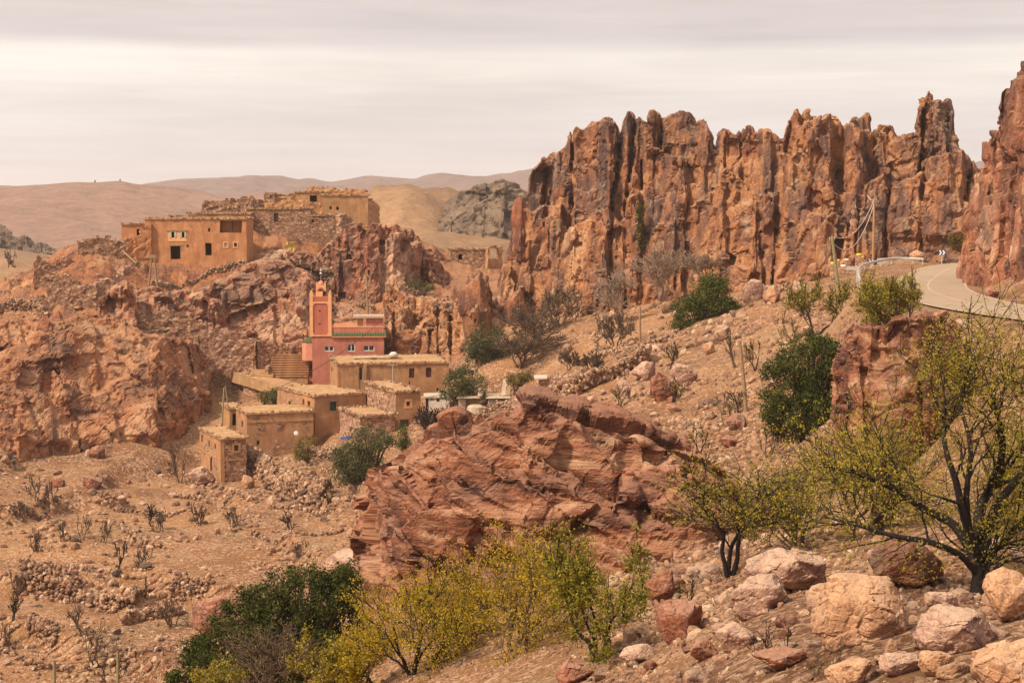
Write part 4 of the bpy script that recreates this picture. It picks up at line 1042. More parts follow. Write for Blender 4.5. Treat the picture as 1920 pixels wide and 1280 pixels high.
mb = MB(); x, z, ww, hh = fr(Hh, 615, 750, 636, 752.5); mb.box(x, x + ww, -0.06, 0.05, z, z + hh + .03); mb.build('lintel', M_wood, e)
e, Hh = house('stone', 'stone_house', 'square stone house with pinkish rubble side wall and heavy stones along its roof edge', M_adobe2, front=[(762, 752, 769, 761, 'plain')],
              left=[(698, 746, 700, 754, 'dark'), (711, 750, 713, 757, 'dark'), (727, 751, 730, 759, 'dark')], mats_left=M_stonep, skirt=3, rstones=9, rsize=(0.1, 0.24))
trim(e, Hh, fr(Hh, 762, 752, 769, 761), M_orange, t_=0.22, out_=0.04)
x, z, ww, hh = fr(Hh, 750, 786, 766, 800)
mb = MB(); mb.box(x, x + ww, -0.04, -0.01, z, z + hh); mb.build('door', M_dark, e)
e, Hh = house('low', 'stone_shed', 'low stone shed with pale stones on its roof edge, behind the grey-green tree', M_stonep, left=[(656, 800, 659, 808, 'dark')], skirt=2, rstones=11, rsize=(0.1, 0.24), cat='shed')
e, Hh = house('adobe', 'village_house', 'long two-storey tan adobe house with two dark red shutters, right in front of the mosque', M_adobe2,
              front=[(673, 688, 680, 713, 'win'), (767, 690, 777, 708, 'red'), (799, 689, 809, 707, 'red'), (818, 727, 823, 733, 'win'), (767, 714, 769, 722, 'dark')], left=[(621, 688, 624, 697, 'dark')], skirt=3, rstones=5, jit=0.04)
x, z, ww, hh = fr(Hh, 681, 683, 687, 740); mb = MB(); mb.box(x, x + ww, -0.22, 0.1, -2, Hh['h'] - .02); mb.build('pilaster', M_adobe2, e, 0.02)
x, z, ww, hh = fr(Hh, 668, 685, 674, 730); mb = MB(); mb.box(x - .1, x + ww * .8, -0.06, 0.1, z, z + hh); mb.build('pilaster', M_adobe2, e, 0.02)
x, z, ww, hh = fr(Hh, 633, 684, 636, 740); mb = MB(); mb.box(x - .04, x + ww, -0.06, 0.1, -2, z + hh); mb.build('pilaster', M_adobe2, e, 0.02)
# things on that roof
def on_roof(Hh, x, y, dz=0.3): 
    c, s = math.cos(Hh['yaw']), math.sin(Hh['yaw']); o_ = Hh['o']
    return (o_[0] + x * c - y * s, o_[1] + x * s + y * c, o_[2] + Hh['h'] + dz)
x = fr(Hh, 737, 670, 755, 680)[0]
tk = empty('water_tank', on_roof(Hh, x + .7, 5.5, 0.22)); tag(tk, 'small white water tank with red bands on the long adobe roof', 'water tank')
mb = MB(); mb.cyl((0, 0), 0.42, 0, 0.18, 14, 0.5); mb.cyl((0, 0), 0.5, 0.18, 0.42, 14); mb.cyl((0, 0), 0.5, 0.42, 0.62, 14, 0.25); mb.build('tank', M_white, tk)
mb = MB(); mb.cyl((0, 0), 0.515, 0.24, 0.30, 14); mb.cyl((0, 0), 0.47, 0.46, 0.50, 14, 0.44); mb.build('band', M_redsh, tk)
mb = MB()
for k in range(6): mb.box(k * .9 - 2.2, k * .9 - 1.4, -0.5 + .1 * (k % 3), 0.9, 0.0 + .015 * k, 0.05 + .015 * k)
o = mb.build('sheet_stack', M_sheet, None, 0.06); o.location = on_roof(Hh, x - 1.6, 5.0, 0.30); o.rotation_euler = (0, 0, Hh['yaw'])
tag(o, 'pale sheets and boards lying flat on the long adobe roof beside the tank', 'boards')
def antenna(p, label, h_=1.4):
    a = empty('roof_aerial', p); tag(a, label, 'aerial')
    tb = TB(); tb.add([(0, 0, 0), (0, 0, h_)], 0.03, 5); tb.build('mast', M_steel, a)
    tb = TB(); tb.add([(-.5, 0, h_ * .95), (.5, .2, h_ * .95)], 0.02, 4)
    for k in range(5): tb.add([(-.5 + .22 * k, -.2, h_ * .95), (-.5 + .22 * k, .25, h_ * .95)], 0.014, 4)
    tb.build('crossbars', M_steel, a)
antenna(on_roof(H['stone'], 1.3, 5.0, .2), 'thin grey aerial standing on the square stone house roof', 2.2)
e, Hh = house('white', 'limewashed_hut', 'small whitewashed hut with grey roof edge at the foot of the long adobe house', M_lime, front=[(798, 747, 803, 769, 'red'), (818, 747, 824, 753, 'plain'), (808, 747, 811, 750, 'dark')], skirt=1.5, rstones=0, cat='hut', jit=0.03, roofm=M_conc)

# the mosque
Hh = H['mosque']; w_, d, h_ = Hh['w'], Hh['d'], Hh['h']
mq = empty('mosque', Hh['o'], Hh['yaw']); tag(mq, 'rose-red mosque with a square apricot-edged minaret and green tile band', 'mosque')
pz_ = lambda py, Y=180.3: P(600, py, Y)[2] - Hh['o'][2]
wins = [fr(Hh, 608, 648.5, 626, 658.5), fr(Hh, 651, 644.5, 666, 659), fr(Hh, 681, 647, 702, 658)]
mb = MB(); face(mb, (0, 0, 0), (1, 0, 0), w_, -2, h_, wins, (0, -1, 0), rev=0.2); face(mb, (0, 0, 0), (0, 1, 0), d, -2, h_, [], (-1, 0, 0)); face(mb, (w_, 0, 0), (0, 1, 0), d, -2, h_, [], (1, 0, 0)); face(mb, (w_, d, 0), (-1, 0, 0), w_, -2, h_, [], (0, 1, 0))
mb.quad((0, 0, h_), (w_, 0, h_), (w_, d, h_), (0, d, h_)); mb.build('prayer_hall', M_pink, mq, 0.012)
for k, (x, z, ww, hh) in enumerate(wins):
    f = MB(); t_ = 0.09; mx = x + ww / 2
    for q_ in ((x + .004, x + t_, z + .004, z + hh - .004), (x + ww - t_, x + ww - .004, z + .004, z + hh - .004), (x + t_, x + ww - t_, z + .004, z + t_), (x + t_, x + ww - t_, z + hh - t_, z + hh - .004), (mx - .04, mx + .04, z + t_, z + hh - t_)):
        f.box(q_[0], q_[1], 0.06, 0.12, q_[2], q_[3])
    fo = f.build('window', M_white, mq)
    for a, b_ in ((x + t_, mx - .04), (mx + .04, x + ww - t_)):
        p_ = MB(); p_.box(a + .002, b_ - .002, 0.08, 0.10, z + t_, z + hh - t_); p_.build('pane', M_glass, fo)
    if k != 1:   # rounded upper corners of the arched windows
        c = MB(); n_ = 6; rr = min(hh * 0.62, ww * 0.3)
        for sx in (0, 1):
            cxx = x if sx == 0 else x + ww; sg = 1 if sx == 0 else -1
            arc = [(cxx + sg * (rr - rr * math.cos(math.pi / 2 * j / n_)), z + hh - rr + rr * math.sin(math.pi / 2 * j / n_)) for j in range(n_ + 1)]
            for j in range(n_):
                for yy in (-0.004, 0.07):
                    c.add([(cxx, yy, z + hh), (arc[j][0], yy, arc[j][1]), (arc[j + 1][0], yy, arc[j + 1][1])], [(0, 1, 2)])
                c.quad((arc[j][0], -.004, arc[j][1]), (arc[j + 1][0], -.004, arc[j + 1][1]), (arc[j + 1][0], .07, arc[j + 1][1]), (arc[j][0], .07, arc[j][1]))
        c.build('arch', M_pink, mq)['kind'] = 'stuff'
tw = fr(Hh, 581, 640, 622, 650); tx0 = -0.25; tx1 = tw[0] + tw[2]; tW = tx1 - tx0; z1_ = pz_(630.5); z2_ = pz_(551.5)
mb = MB(); face(mb, (tx0 + .1, -0.02, 0), (1, 0, 0), tW - .2, z1_, z2_ - .55, [fr(Hh, 600.3, 581, 603.5, 584), fr(Hh, 600.3, 605.8, 603.5, 608.8)], (0, -1, 0), rev=0.3)
face(mb, (tx0 + .1, -0.02, 0), (0, 1, 0), tW - .2, z1_, z2_ - .55, [], (-1, 0, 0)); face(mb, (tx1 - .1, -0.02, 0), (0, 1, 0), tW - .2, z1_, z2_ - .55, [], (1, 0, 0)); face(mb, (tx1 - .1, tW - .22, 0), (-1, 0, 0), tW - .2, z1_, z2_ - .55, [], (0, 1, 0))
mb.build('minaret', M_pinkdk, mq)
mb = MB(); pw = 0.38
for ax in (tx0, tx1 - pw):
    for ay in (-0.12, tW - .12 - pw): mb.box(ax, ax + pw, ay, ay + pw, z1_ + .02, z2_)
for sgn in (0, 1):   # stepped corner brackets
    for zc, hz in ((pz_(568.5), 0.13), (z1_ + .17, 0.13)):
        for k in range(2):
            bxw = 0.13 - .06 * k; zz0 = zc - hz * (k + 1) if zc > 8 else zc + hz * k
            xa = tx0 + pw if sgn == 0 else tx1 - pw - bxw
            mb.box(xa, xa + bxw, -.10, .0, zz0, zz0 + hz)
mb.box(tx0 + pw, tx1 - pw, -0.10, 0.05, pz_(568.5), pz_(565.5)); mb.box(tx0 + pw, tx1 - pw, -.10, 0.05, z1_ + .02, z1_ + .16)
mb.build('corner_pilasters', M_orange, mq)
mb = MB(); mb.box(tx0 + pw * .6, tx1 - pw * .6, -0.06, tW - .18, pz_(565.5), pz_(556)); mb.build('gallery', M_pinkdk, mq)
# merlons at the corners of the gallery
for ax in (tx0 - .02, tx1 - pw + .02):
    for ay in (-0.14, tW - .10 - pw):
        mb = MB(); mb.box(ax + .05, ax + pw - .05, ay + .05, ay + pw - .05, z2_, z2_ + .22); mb.box(ax + .12, ax + pw - .12, ay + .12, ay + pw - .12, z2_ + .22, z2_ + .42); mb.build('merlon', M_orange, mq)
# lantern
lx = fr(Hh, 592, 531, 610.5, 555); lx0, lx1 = lx[0], lx[0] + lx[2]; lW = lx1 - lx0; ly = (tW - lW) / 2 - .1; lz0, lz1 = pz_(556), pz_(535)
mb = MB(); arch = (lx0 + lW * .27, lz0 + .02, lW * .46, (lz1 - lz0) * .46)
x, z, ww, hh = arch
face(mb, (lx0, ly, 0), (1, 0, 0), lW, lz0, lz1, [(x - 0, z, ww, hh)], (0, -1, 0), rev=0.25); face(mb, (lx0, ly, 0), (0, 1, 0), lW, lz0, lz1, [], (-1, 0, 0)); face(mb, (lx1, ly, 0), (0, 1, 0), lW, lz0, lz1, [], (1, 0, 0)); face(mb, (lx1, ly + lW, 0), (-1, 0, 0), lW, lz0, lz1, [], (0, 1, 0))
mb.quad((lx0, ly, lz1), (lx1, ly, lz1), (lx1, ly + lW, lz1), (lx0, ly + lW, lz1)); mb.build('lantern', M_orange, mq)
mb = MB(); n_ = 10; ca = (x + ww / 2, z + hh)
for j in range(n_):
    a0, a1 = math.pi * j / n_, math.pi * (j + 1) / n_
    for rr0, rr1, yy in ((ww / 2, ww / 2 + .16, ly - .03),):
        q0 = (ca[0] + rr0 * math.cos(a0), yy, ca[1] + rr0 * math.sin(a0)); q1 = (ca[0] + rr1 * math.cos(a0), yy, ca[1] + rr1 * math.sin(a0)); q2 = (ca[0] + rr1 * math.cos(a1), yy, ca[1] + rr1 * math.sin(a1)); q3 = (ca[0] + rr0 * math.cos(a1), yy, ca[1] + rr0 * math.sin(a1))
        mb.quad(q0, q1, q2, q3); mb.quad(q1, (q1[0], ly, q1[2]), (q2[0], ly, q2[2]), q2)
mb.build('arch_moulding', M_pinkdk, mq)
mb = MB()
for j in range(n_):
    a0, a1 = math.pi * j / n_, math.pi * (j + 1) / n_
    mb.add([(ca[0], ly - .012, ca[1]), (ca[0] + ww / 2 * math.cos(a0), ly - .012, ca[1] + ww / 2 * math.sin(a0)), (ca[0] + ww / 2 * math.cos(a1), ly - .012, ca[1] + ww / 2 * math.sin(a1))], [(0, 1, 2)])
mb.build('painted_arch_shade', M_dark, mq)  # flat dark half-disc on the wall, painting the shade of the arched opening
for ax in (lx0, lx1 - .2):
    for ay in (ly, ly + lW - .2):
        mb = MB(); mb.box(ax, ax + .2, ay, ay + .2, lz1, lz1 + .2); mb.box(ax + .05, ax + .15, ay + .05, ay + .15, lz1 + .2, lz1 + .36); mb.build('merlon', M_orange, mq)
mb = MB(); cx_, cy_ = (lx0 + lx1) / 2, ly + lW / 2
prof = [(0.36, 0), (0.36, .15), (0.31, .3), (0.2, .45), (0.08, .52), (0.02, .56)]
for (r0, a0), (r1, a1) in zip(prof[:-1], prof[1:]): mb.cyl((cx_, cy_), r0, lz1 + a0, lz1 + a1, 14, r1)
mb.build('dome', M_pinkl, mq, smooth=False)
mb = MB(); zf = lz1 + .55; mb.cyl((cx_, cy_), 0.03, zf, zf + 1.35, 6); mb.build('finial_rod', M_metal, mq)
for zc, rr in ((zf + .78, .16), (zf + 1.12, .13), (zf + 1.36, .07)):
    D, F = ICO[2]; mk('finial_ball', D * rr + np.array([cx_, cy_, zc]), F, M_metal, mq, True)
# cornice, tiles, parapets, roof room, apse
mb = MB(); mb.box(tx1 + .005, w_ + .25, -0.22, 0.1, pz_(632), pz_(629.8)); mb.box(w_ + .004, w_ + .25, 0.1, d + .2, pz_(632), pz_(629.8)); mb.build('cornice', M_orange, mq)
tz0, tz1 = pz_(629.8), pz_(624.5); xx = tx1 + .01
mb = MB(); mb.add([(xx, -.24, tz0), (w_ + .27, -.24, tz0), (w_ + .27, .02, tz1), (xx, .02, tz1), (xx, .02, tz0), (w_ + .27, .02, tz0)], [(0, 1, 2, 3), (0, 4, 5, 1), (1, 5, 2), (0, 3, 4)]); mb.build('tile_bed', M_green, mq)
nt = int((w_ - xx + .25) / 0.30)
tm = MB()
for j in range(6):
    a0, a1 = math.pi * j / 6, math.pi * (j + 1) / 6
    tm.quad((.10 * math.cos(a0), -.27, tz0 + .10 * math.sin(a0)), (.10 * math.cos(a1), -.27, tz0 + .10 * math.sin(a1)), (.085 * math.cos(a1), .0, tz1 + .08 * math.sin(a1)), (.085 * math.cos(a0), .0, tz1 + .08 * math.sin(a0)))
t0_ = tm.build('roof_tile', M_green, mq); t0_.location.x = xx + .15
for k in range(1, nt):
    c_ = t0_.copy(); COL.objects.link(c_); c_.parent = mq; c_.location.x = xx + .15 + k * .30
mb = MB(); mb.box(xx, w_, 0.03, 0.25, tz0 + .05, pz_(613.5)); mb.box(w_ - .22, w_, .25, d, h_, pz_(613.5)); mb.box(0, .2, tW, d, h_, pz_(613.5)); mb.build('parapet', M_pink, mq)
mb = MB(); mb.box(xx, w_ + .04, -.01, 0.29, pz_(613.5) + .003, pz_(612)); mb.build('parapet_coping', M_orange, mq)
mb = MB(); mb.box(xx, fr(Hh, 622, 600, 683, 610)[2] + xx - .1, d - .3, d - .08, h_, pz_(607.2, 188)); mb.build('rear_parapet', M_orange, mq)
rx = fr(Hh, 686, 590, 719, 612); mb = MB(); mb.box(rx[0], rx[0] + rx[2] - .05, 1.6, 4.6, h_, pz_(596, 182)); mb.build('roof_room', M_pink, mq)
mb = MB(); mb.box(rx[0] - 1.0, rx[0] - .3, 1.9, 2.2, h_, pz_(596, 182) - .003); mb.build('porch_post', M_orange, mq)
mb = MB(); mb.box(rx[0] - 1.5, rx[0] + rx[2] + .1, 1.3, 5.0, pz_(596, 182), pz_(596, 182) + .24); mb.build('roof_slab', M_sheet, mq, 0.02)
mb = MB(); ap = [(0, -.95), (-.75, -.8), (-1.25, -.3), (-1.25, .5), (-.75, 1.0), (0, 1.1)]
az0, az1 = pz_(676.5, 181), pz_(641, 181); oy = 2.3
for (a, b_), (c, dd2) in zip(ap[:-1], ap[1:]): mb.quad((a, b_ + oy, az0), (c, dd2 + oy, az0), (c, dd2 + oy, az1), (a, b_ + oy, az1))
mb.add([(a, b_ + oy, az0) for a, b_ in ap], [(0, 1, 2, 3), (0, 3, 4, 5)]); mb.build('apse', M_pinkl, mq)
mb = MB(); apx = [(a * 1.12, b_ * 1.12 + oy, az1) for a, b_ in ap] + [(0, oy, az1 + .7)]
mb.add(apx, [(k, k + 1, 6) for k in range(5)]); mb.build('apse_roof', M_green, mq)
mb = MB(); mb.box(-.45, .05, 2.0, 2.6, az1 + .5, pz_(612, 182)); mb.build('chimney', M_pinkl, mq)

# stepped terrace left of the mosque
st = empty('stairway', tuple(P(503, 709, 181))); tag(st, 'broad flight of tan steps left of the rose mosque', 'steps')
n_ = 10; wS = 74 / FPX * 181; hS = 41 / FPX * 181 / n_
mb = MB(); mb.box(0, wS, .08, 0.41, -1.0, hS - .07); mb.box(-.02, wS + .02, -.03, 0.40, hS - .069, hS); s0 = mb.build('step', M_adobe2, st, 0.02)
for k in range(1, n_):
    c_ = s0.copy(); COL.objects.link(c_); c_.parent = st; c_.location = (0.02 * (k % 3), 0.33 * k, hS * k)
mb = MB(); mb.box(-.35, -.004, -.1, .35 * n_, -1, hS * n_ * .55); mb.build('side_wall', M_stonep, st, 0.05)
fs = empty('stairway', tuple(P(476, 706, 180.5))); tag(fs, 'three low broad stone steps at the top of the curved ramp', 'steps')
for k in range(3):
    mb = MB(); mb.box(-.3 * k, 2.2 - .12 * k, .7 * k, .7 * k + .75, -.6, .22 * k + .2); mb.build('step', M_roof, fs, 0.03)
def path(name, pts, wd, mat, lift=0.06, kind='structure'):
    C = catmull([P(*p) for p in pts], 8); dr = np.gradient(C[:, :2], axis=0); dr /= np.linalg.norm(dr, axis=1)[:, None]; nn = np.stack([-dr[:, 1], dr[:, 0]], 1)
    V = []
    for kx in np.linspace(-wd / 2, wd / 2, 6):
        V.append(np.column_stack([C[:, :2] + nn * kx, C[:, 2] + lift + 0.04 * vnoise(np.column_stack([C[:, :2] + nn * kx, C[:, 2]]) * 1.5)]))
    V.append(V[-1] - [0, 0, 1.2]); V.insert(0, V[0] - [0, 0, 1.2])
    V = np.stack(V, 1); m, c = V.shape[:2]; i = (np.arange(m - 1)[:, None] * c + np.arange(c - 1)[None]).ravel()
    return tag(mk(name, V.reshape(-1, 3), np.stack([i, i + 1, i + c + 1, i + c], 1), mat, smooth=False), kind=kind)
path('village_path', [(455, 699, 183.5), (478, 706, 181.5), (510, 716, 179.5), (545, 724, 178), (590, 730, 177)], 3.0, M_roof, 0.25)

PATHS = []
def drape(name, pts, wd, mat, lift=0.04):
    C = catmull(np.array([G(*p) for p in pts]), 20); dr = np.gradient(C[:, :2], axis=0); dr /= np.linalg.norm(dr, axis=1)[:, None]; nn = np.stack([-dr[:, 1], dr[:, 0]], 1)
    PATHS.append((C, wd))
    ed = wd / 2 * (1 + .5 * vnoise(C * .5))
    V = []
    for kx in np.linspace(-1, 1, 9):
        q = C[:, :2] + nn * (ed * kx)[:, None]; V.append(np.column_stack([q, gz(q[:, 0], q[:, 1]) + lift * (1 - kx ** 4) - .02 * kx ** 4]))
    V = np.stack(V, 1); m, c = V.shape[:2]; i = (np.arange(m - 1)[:, None] * c + np.arange(c - 1)[None]).ravel()
    return tag(mk(name, V.reshape(-1, 3), np.stack([i, i + 1, i + c + 1, i + c], 1), mat, smooth=True), kind='structure')
M_path = simple('trodden_earth', (0.37, 0.19, 0.09), 0.95, 0.22, 1.2, 0.05)
drape('dirt_path', [(428, 716), (412, 745), (385, 775), (335, 805), (280, 835), (210, 880)], 5.0, M_soil, 0.02)
drape('dirt_path', [(0, 1055), (60, 1052), (130, 1050), (230, 1048)], 1.6, M_soil, 0.02)

# the upper village
e, Hh = house('upper', 'village_house', 'big red-ochre house on the hilltop with an open loggia at its right end', M_adobeU,
              front=[(320, 461, 338.5, 486, 'dark'), (385, 455.5, 396.5, 479, 'dark'), (321.5, 435, 327, 445.5, 'dark'), (341, 435, 346, 445.5, 'dark'), (277.5, 432, 281.5, 438, 'dark'), (390.5, 427.5, 394.5, 434.5, 'dark'),
                     (420.5, 455, 426.5, 463, 'pale'), (438.5, 455, 444.5, 463, 'plain'), (412.5, 413.5, 453.5, 436.5, 'dark'), (349.5, 459.5, 354, 463.5, 'dark')], left=[], skirt=3, rstones=6)
x, z, ww, hh = fr(Hh, 315, 433.5, 350, 452.5)
mb = MB()
a1 = fr(Hh, 321.5, 435, 327, 445.5); a2 = fr(Hh, 341, 435, 346, 445.5)
mb.box(x, x + ww, -.04, 0.03, z, a1[1]); mb.box(x, x + ww, -.04, .03, a1[1] + a1[3], z + hh)
mb.box(x, a1[0], -.04, .03, a1[1], a1[1] + a1[3]); mb.box(a1[0] + a1[2], a2[0], -.04, .03, a1[1], a1[1] + a1[3]); mb.box(a2[0] + a2[2], x + ww, -.04, .03, a1[1], a1[1] + a1[3])
mb.build('painted_panel', M_orange, e)
for a in (a1, a2):
    for sx in (a[0] - .22, a[0] + a[2]):
        mb = MB(); mb.box(sx, sx + .22, -.09, -.045, a[1], a[1] + a[3]); mb.build('shutter', M_paleg, e)
for rct in (fr(Hh, 420.5, 455, 426.5, 463), fr(Hh, 438.5, 455, 444.5, 463)): trim(e, Hh, rct, M_orange, t_=.13)
x, z, ww, hh = fr(Hh, 312, 431.5, 352, 433); mb = MB(); mb.box(x, x + ww, -.14, .02, z, z + .1); mb.build('lintel', M_wood, e)
x, z, ww, hh = fr(Hh, 316, 459, 342, 461); mb = MB(); mb.box(x, x + ww, -.05, .02, z, z + .12); mb.build('lintel', M_wood, e)
x, z, ww, hh = fr(Hh, 412.5, 413.5, 453.5, 436.5); mb = MB(); mb.box(x, x + ww, 1.6, 1.7, z, z + hh); mb.build('loggia_back_wall', M_adobeU, e, .02)
mb = MB(); mb.box(x + ww * .52, x + ww * .52 + .12, .5, .62, z, z + hh); mb.build('post', M_dark, e)
mb = MB(); mb.box(x, x + ww, .0, 1.6, z - .12, z - .004); mb.build('loggia_floor', M_roof, e)
house('upperann', 'ruined_house', 'crumbling annex at the left end of the big red-ochre hilltop house', M_adobeU, front=[(256, 429, 263, 442, 'dark')], skirt=3, rstones=8)
house('long1', 'village_house', 'low ochre house just behind the loggia house, under the long stone house', M_adobe, front=[(400, 407, 402, 409, 'dark')], skirt=2, rstones=8)
house('long2', 'village_house', 'small low ruined house peeping over the left of the big hilltop house', M_stonep, skirt=2, rstones=12)
house('terrace', 'stone_house', 'long dark stone house with a single tall window, above the loggia house', M_stone, front=[(514, 399, 522, 416, 'wood'), (470, 432, 475, 440, 'dark')], skirt=4, rstones=9, over=.12)
house('terrace2', 'stone_house', 'lower dark stone wing right of the long stone house', M_stone, front=[(584, 412, 589, 417, 'dark')], skirt=5, rstones=9, over=.1)
e, Hh = house('hilltop', 'village_house', 'highest house of the hill village, ochre with two tiny square windows', M_adobe, front=[(618, 386.5, 622, 392.5, 'dark'), (630.5, 387.5, 635, 394, 'dark')], skirt=4, rstones=8)
house('hillback', 'village_house', 'open ruined house left of the highest house, with a dark gap and a doorpost', M_adobe, front=[(581, 366, 594, 379, 'dark')], skirt=3, rstones=8)
house('saddle', 'stone_house', 'lone small stone house in the gap between the hill village and the cliff', M_stone, front=[(860, 477, 867, 487, 'dark')], skirt=3, rstones=8, over=.1)

# ruined and retaining walls: crumbling tops, real thickness
def ruin_wall(label, a, b_, tops, mat, thick=0.55, ops=(), cell=0.32, name='ruined_wall', cat='ruin', seed=0, base=1.5, rubble=True, group=None):
    A_, B_ = P(*a), P(*b_); L = math.hypot(B_[0] - A_[0], B_[1] - A_[1]); yaw = math.atan2(B_[1] - A_[1], B_[0] - A_[0])
    nx = max(3, int(L / cell)); x = (np.arange(nx) + .5) * L / nx
    pxs = 960 + FPX * (A_[0] + x * math.cos(yaw)) / (A_[1] + x * math.sin(yaw))
    Yx = A_[1] + x * math.sin(yaw)
    zt = (HOR - np.interp(pxs, [t_[0] for t_ in tops], [t_[1] for t_ in tops])) / FPX * Yx
    r = np.random.RandomState(seed + 9)
    zt = zt + r.uniform(-.22, .16, nx)
    z0 = min(A_[2], B_[2]) - base; nz_ = int((zt.max() - z0) / cell) + 1
    zc = z0 + (np.arange(nz_) + .5) * cell
    keep = zc[None] < zt[:, None]
    for (pa, ya, pb, yb) in ops:
        za = (HOR - yb) / FPX * A_[1]; zb_ = (HOR - ya) / FPX * A_[1]
        keep &= ~((pxs[:, None] > pa) & (pxs[:, None] < pb) & (zc[None] > za) & (zc[None] < zb_))
    mb = MB(); cx_ = L / nx
    for i in range(nx):
        for j in range(nz_):
            if not keep[i, j]: continue
            x0, x1, z0_, z1_ = i * cx_, (i + 1) * cx_, z0 + j * cell, z0 + (j + 1) * cell
            mb.quad((x0, 0, z0_), (x1, 0, z0_), (x1, 0, z1_), (x0, 0, z1_)); mb.quad((x1, thick, z0_), (x0, thick, z0_), (x0, thick, z1_), (x1, thick, z1_))
            if i == 0 or not keep[i - 1, j]: mb.quad((x0, thick, z0_), (x0, 0, z0_), (x0, 0, z1_), (x0, thick, z1_))
            if i == nx - 1 or not keep[i + 1, j]: mb.quad((x1, 0, z0_), (x1, thick, z0_), (x1, thick, z1_), (x1, 0, z1_))
            if j == nz_ - 1 or not keep[i, j + 1]: mb.quad((x0, 0, z1_), (x1, 0, z1_), (x1, thick, z1_), (x0, thick, z1_))
    e = empty(name, (A_[0], A_[1], 0), yaw); tag(e, label, cat, group)
    mb.build('masonry', mat, e, 0.16, jscale=2.3, seed=seed)
    if rubble:
        n_ = int(L * 9); xr = r.uniform(0, L, n_); zr = np.interp(xr, x, zt)
        o_ = stones('top_stones', np.stack([xr, r.uniform(0, thick, n_), zr - .06 + r.uniform(-.1, .1, n_)], 1), r.uniform(.07, .2, n_), M_stones, e, seed); o_['kind'] = 'stuff'
    return e
R_ = ruin_wall
R_('ruined house wall with sagging top and a black hole, left of the big hilltop house', (147, 522, 194), (238, 505, 196), [(148, 456), (160, 448), (180, 445), (200, 444), (215, 449), (238, 455)], M_stone, ops=[(148, 487, 160, 514), (180, 486, 200, 497)], seed=1)
R_('tapering mud wall joining the ruin to the big hilltop house', (220, 500, 198), (284, 492, 199.6), [(218, 452), (235, 449), (262, 445), (270, 430), (284, 416)], M_adobeU, seed=2)
R_('inner cross wall standing behind the ruin with the black hole', (150, 500, 198.5), (236, 492, 200), [(150, 470), (170, 458), (200, 455), (236, 458)], M_stone, seed=22)
R_('broken wall ending in a stub tower, leftmost on the skyline', (64, 545, 191), (150, 530, 193), [(64, 500), (68, 480), (76, 478), (80, 486), (93, 492), (97, 500), (110, 492), (125, 487), (150, 490)], M_stone, seed=3)
R_('roofless stone room with a low doorway at the far left of the village', (18, 568, 195), (66, 566, 195), [(18, 526), (40, 523), (66, 524)], M_stone, ops=[(30, 552, 43, 568)], seed=4)
R_('low stone wall at the left edge of the photo under the roofless room', (-60, 575, 193), (19, 570, 193), [(-60, 545), (19, 545)], M_stone, seed=5)
R_('high stone retaining wall under the left ruins, above the red boulder', (88, 612, 184), (182, 608, 184.5), [(88, 522), (96, 512), (120, 520), (140, 528), (160, 535), (182, 528)], M_stone, seed=6, thick=1.2)
R_('stone retaining wall with a shelf of fallen earth, right of the high one', (182, 596, 185), (250, 575, 187), [(182, 528), (200, 520), (225, 530), (250, 560)], M_stonep, seed=7, thick=1.2)
R_('crumbled hilltop wall of loose stones against the mauve hills', (378, 408, 221), (472, 402, 222), [(378, 386), (386, 376), (410, 379), (430, 372), (446, 376), (462, 368), (472, 374)], M_stone, seed=8)
R_('ragged stone wall left of the small hilltop stub', (466, 398, 224), (500, 395, 225), [(466, 376), (474, 369), (486, 375), (500, 378)], M_stone, seed=9)
R_('small square stub of wall on the hilltop skyline', (494, 392, 226), (515, 392, 226), [(494, 361), (515, 361)], M_stone, seed=10, thick=2.4)
R_('low jagged hilltop wall between the stub and the open ruin', (515, 390, 227), (556, 390, 228), [(515, 366), (540, 364), (556, 366)], M_adobe, seed=11)
R_('pale flat-topped ruined terrace wall on the hilltop', (500, 398, 220), (606, 398, 222), [(500, 379), (540, 377), (575, 379), (606, 383)], M_adobe, seed=12, thick=3.5)
R_('rear wall of the highest house rising above its roof', (574, 380, 236), (690, 378, 237), [(572, 353), (590, 351), (615, 353), (640, 355), (690, 356)], M_adobe, seed=13, thick=1.0)
R_('pale crumbling corner of wall below the highest house', (640, 475, 214), (664, 470, 216), [(640, 404), (652, 404), (664, 412)], M_stonep, seed=14, thick=.9)
R_('rounded light ochre wall at the right end of the hilltop houses', (690, 420, 229), (712, 420, 234), [(690, 378), (700, 376), (712, 384)], M_adobe2, seed=15, thick=1.5)
R_('broken stone wall left of the lone stone house in the gap', (802, 525, 219), (848, 520, 221), [(802, 468), (820, 470), (828, 484), (848, 488)], M_stone, seed=16)
R_('dark end bay with a collapsed roof, right of the lone stone house', (915, 508, 224), (942, 500, 226), [(915, 463), (942, 462)], M_adobe2, ops=[(918, 464, 934, 484)], seed=17)
R_('scrap of yellow plastered wall on the rocks under the long stone house', (535, 478, 209), (553, 476, 209.5), [(535, 458), (545, 452), (553, 456)], simple('yellow_plaster', (0.60, 0.40, 0.13), 0.9, 0.3), seed=18, rubble=False)
R_('stone revetment stepping down the hill behind the minaret', (556, 510, 205), (624, 520, 206), [(556, 490), (590, 482), (615, 480), (624, 500)], M_stonep, seed=19)
R_('stone wall under the little path, left of the broad steps', (455, 730, 181), (532, 742, 177), [(455, 702), (490, 716), (532, 730)], M_stonep, seed=20, thick=.8)
R_('knee-high ruined wall with rubble, right below the ruin with the black hole', (100, 560, 189), (150, 552, 190), [(100, 542), (120, 528), (150, 532)], M_stone, seed=41)
R_('long broken wall under the ruin with the black hole', (150, 556, 190.5), (238, 548, 192), [(150, 530), (190, 520), (205, 526), (238, 522)], M_stonep, seed=42, thick=.9)
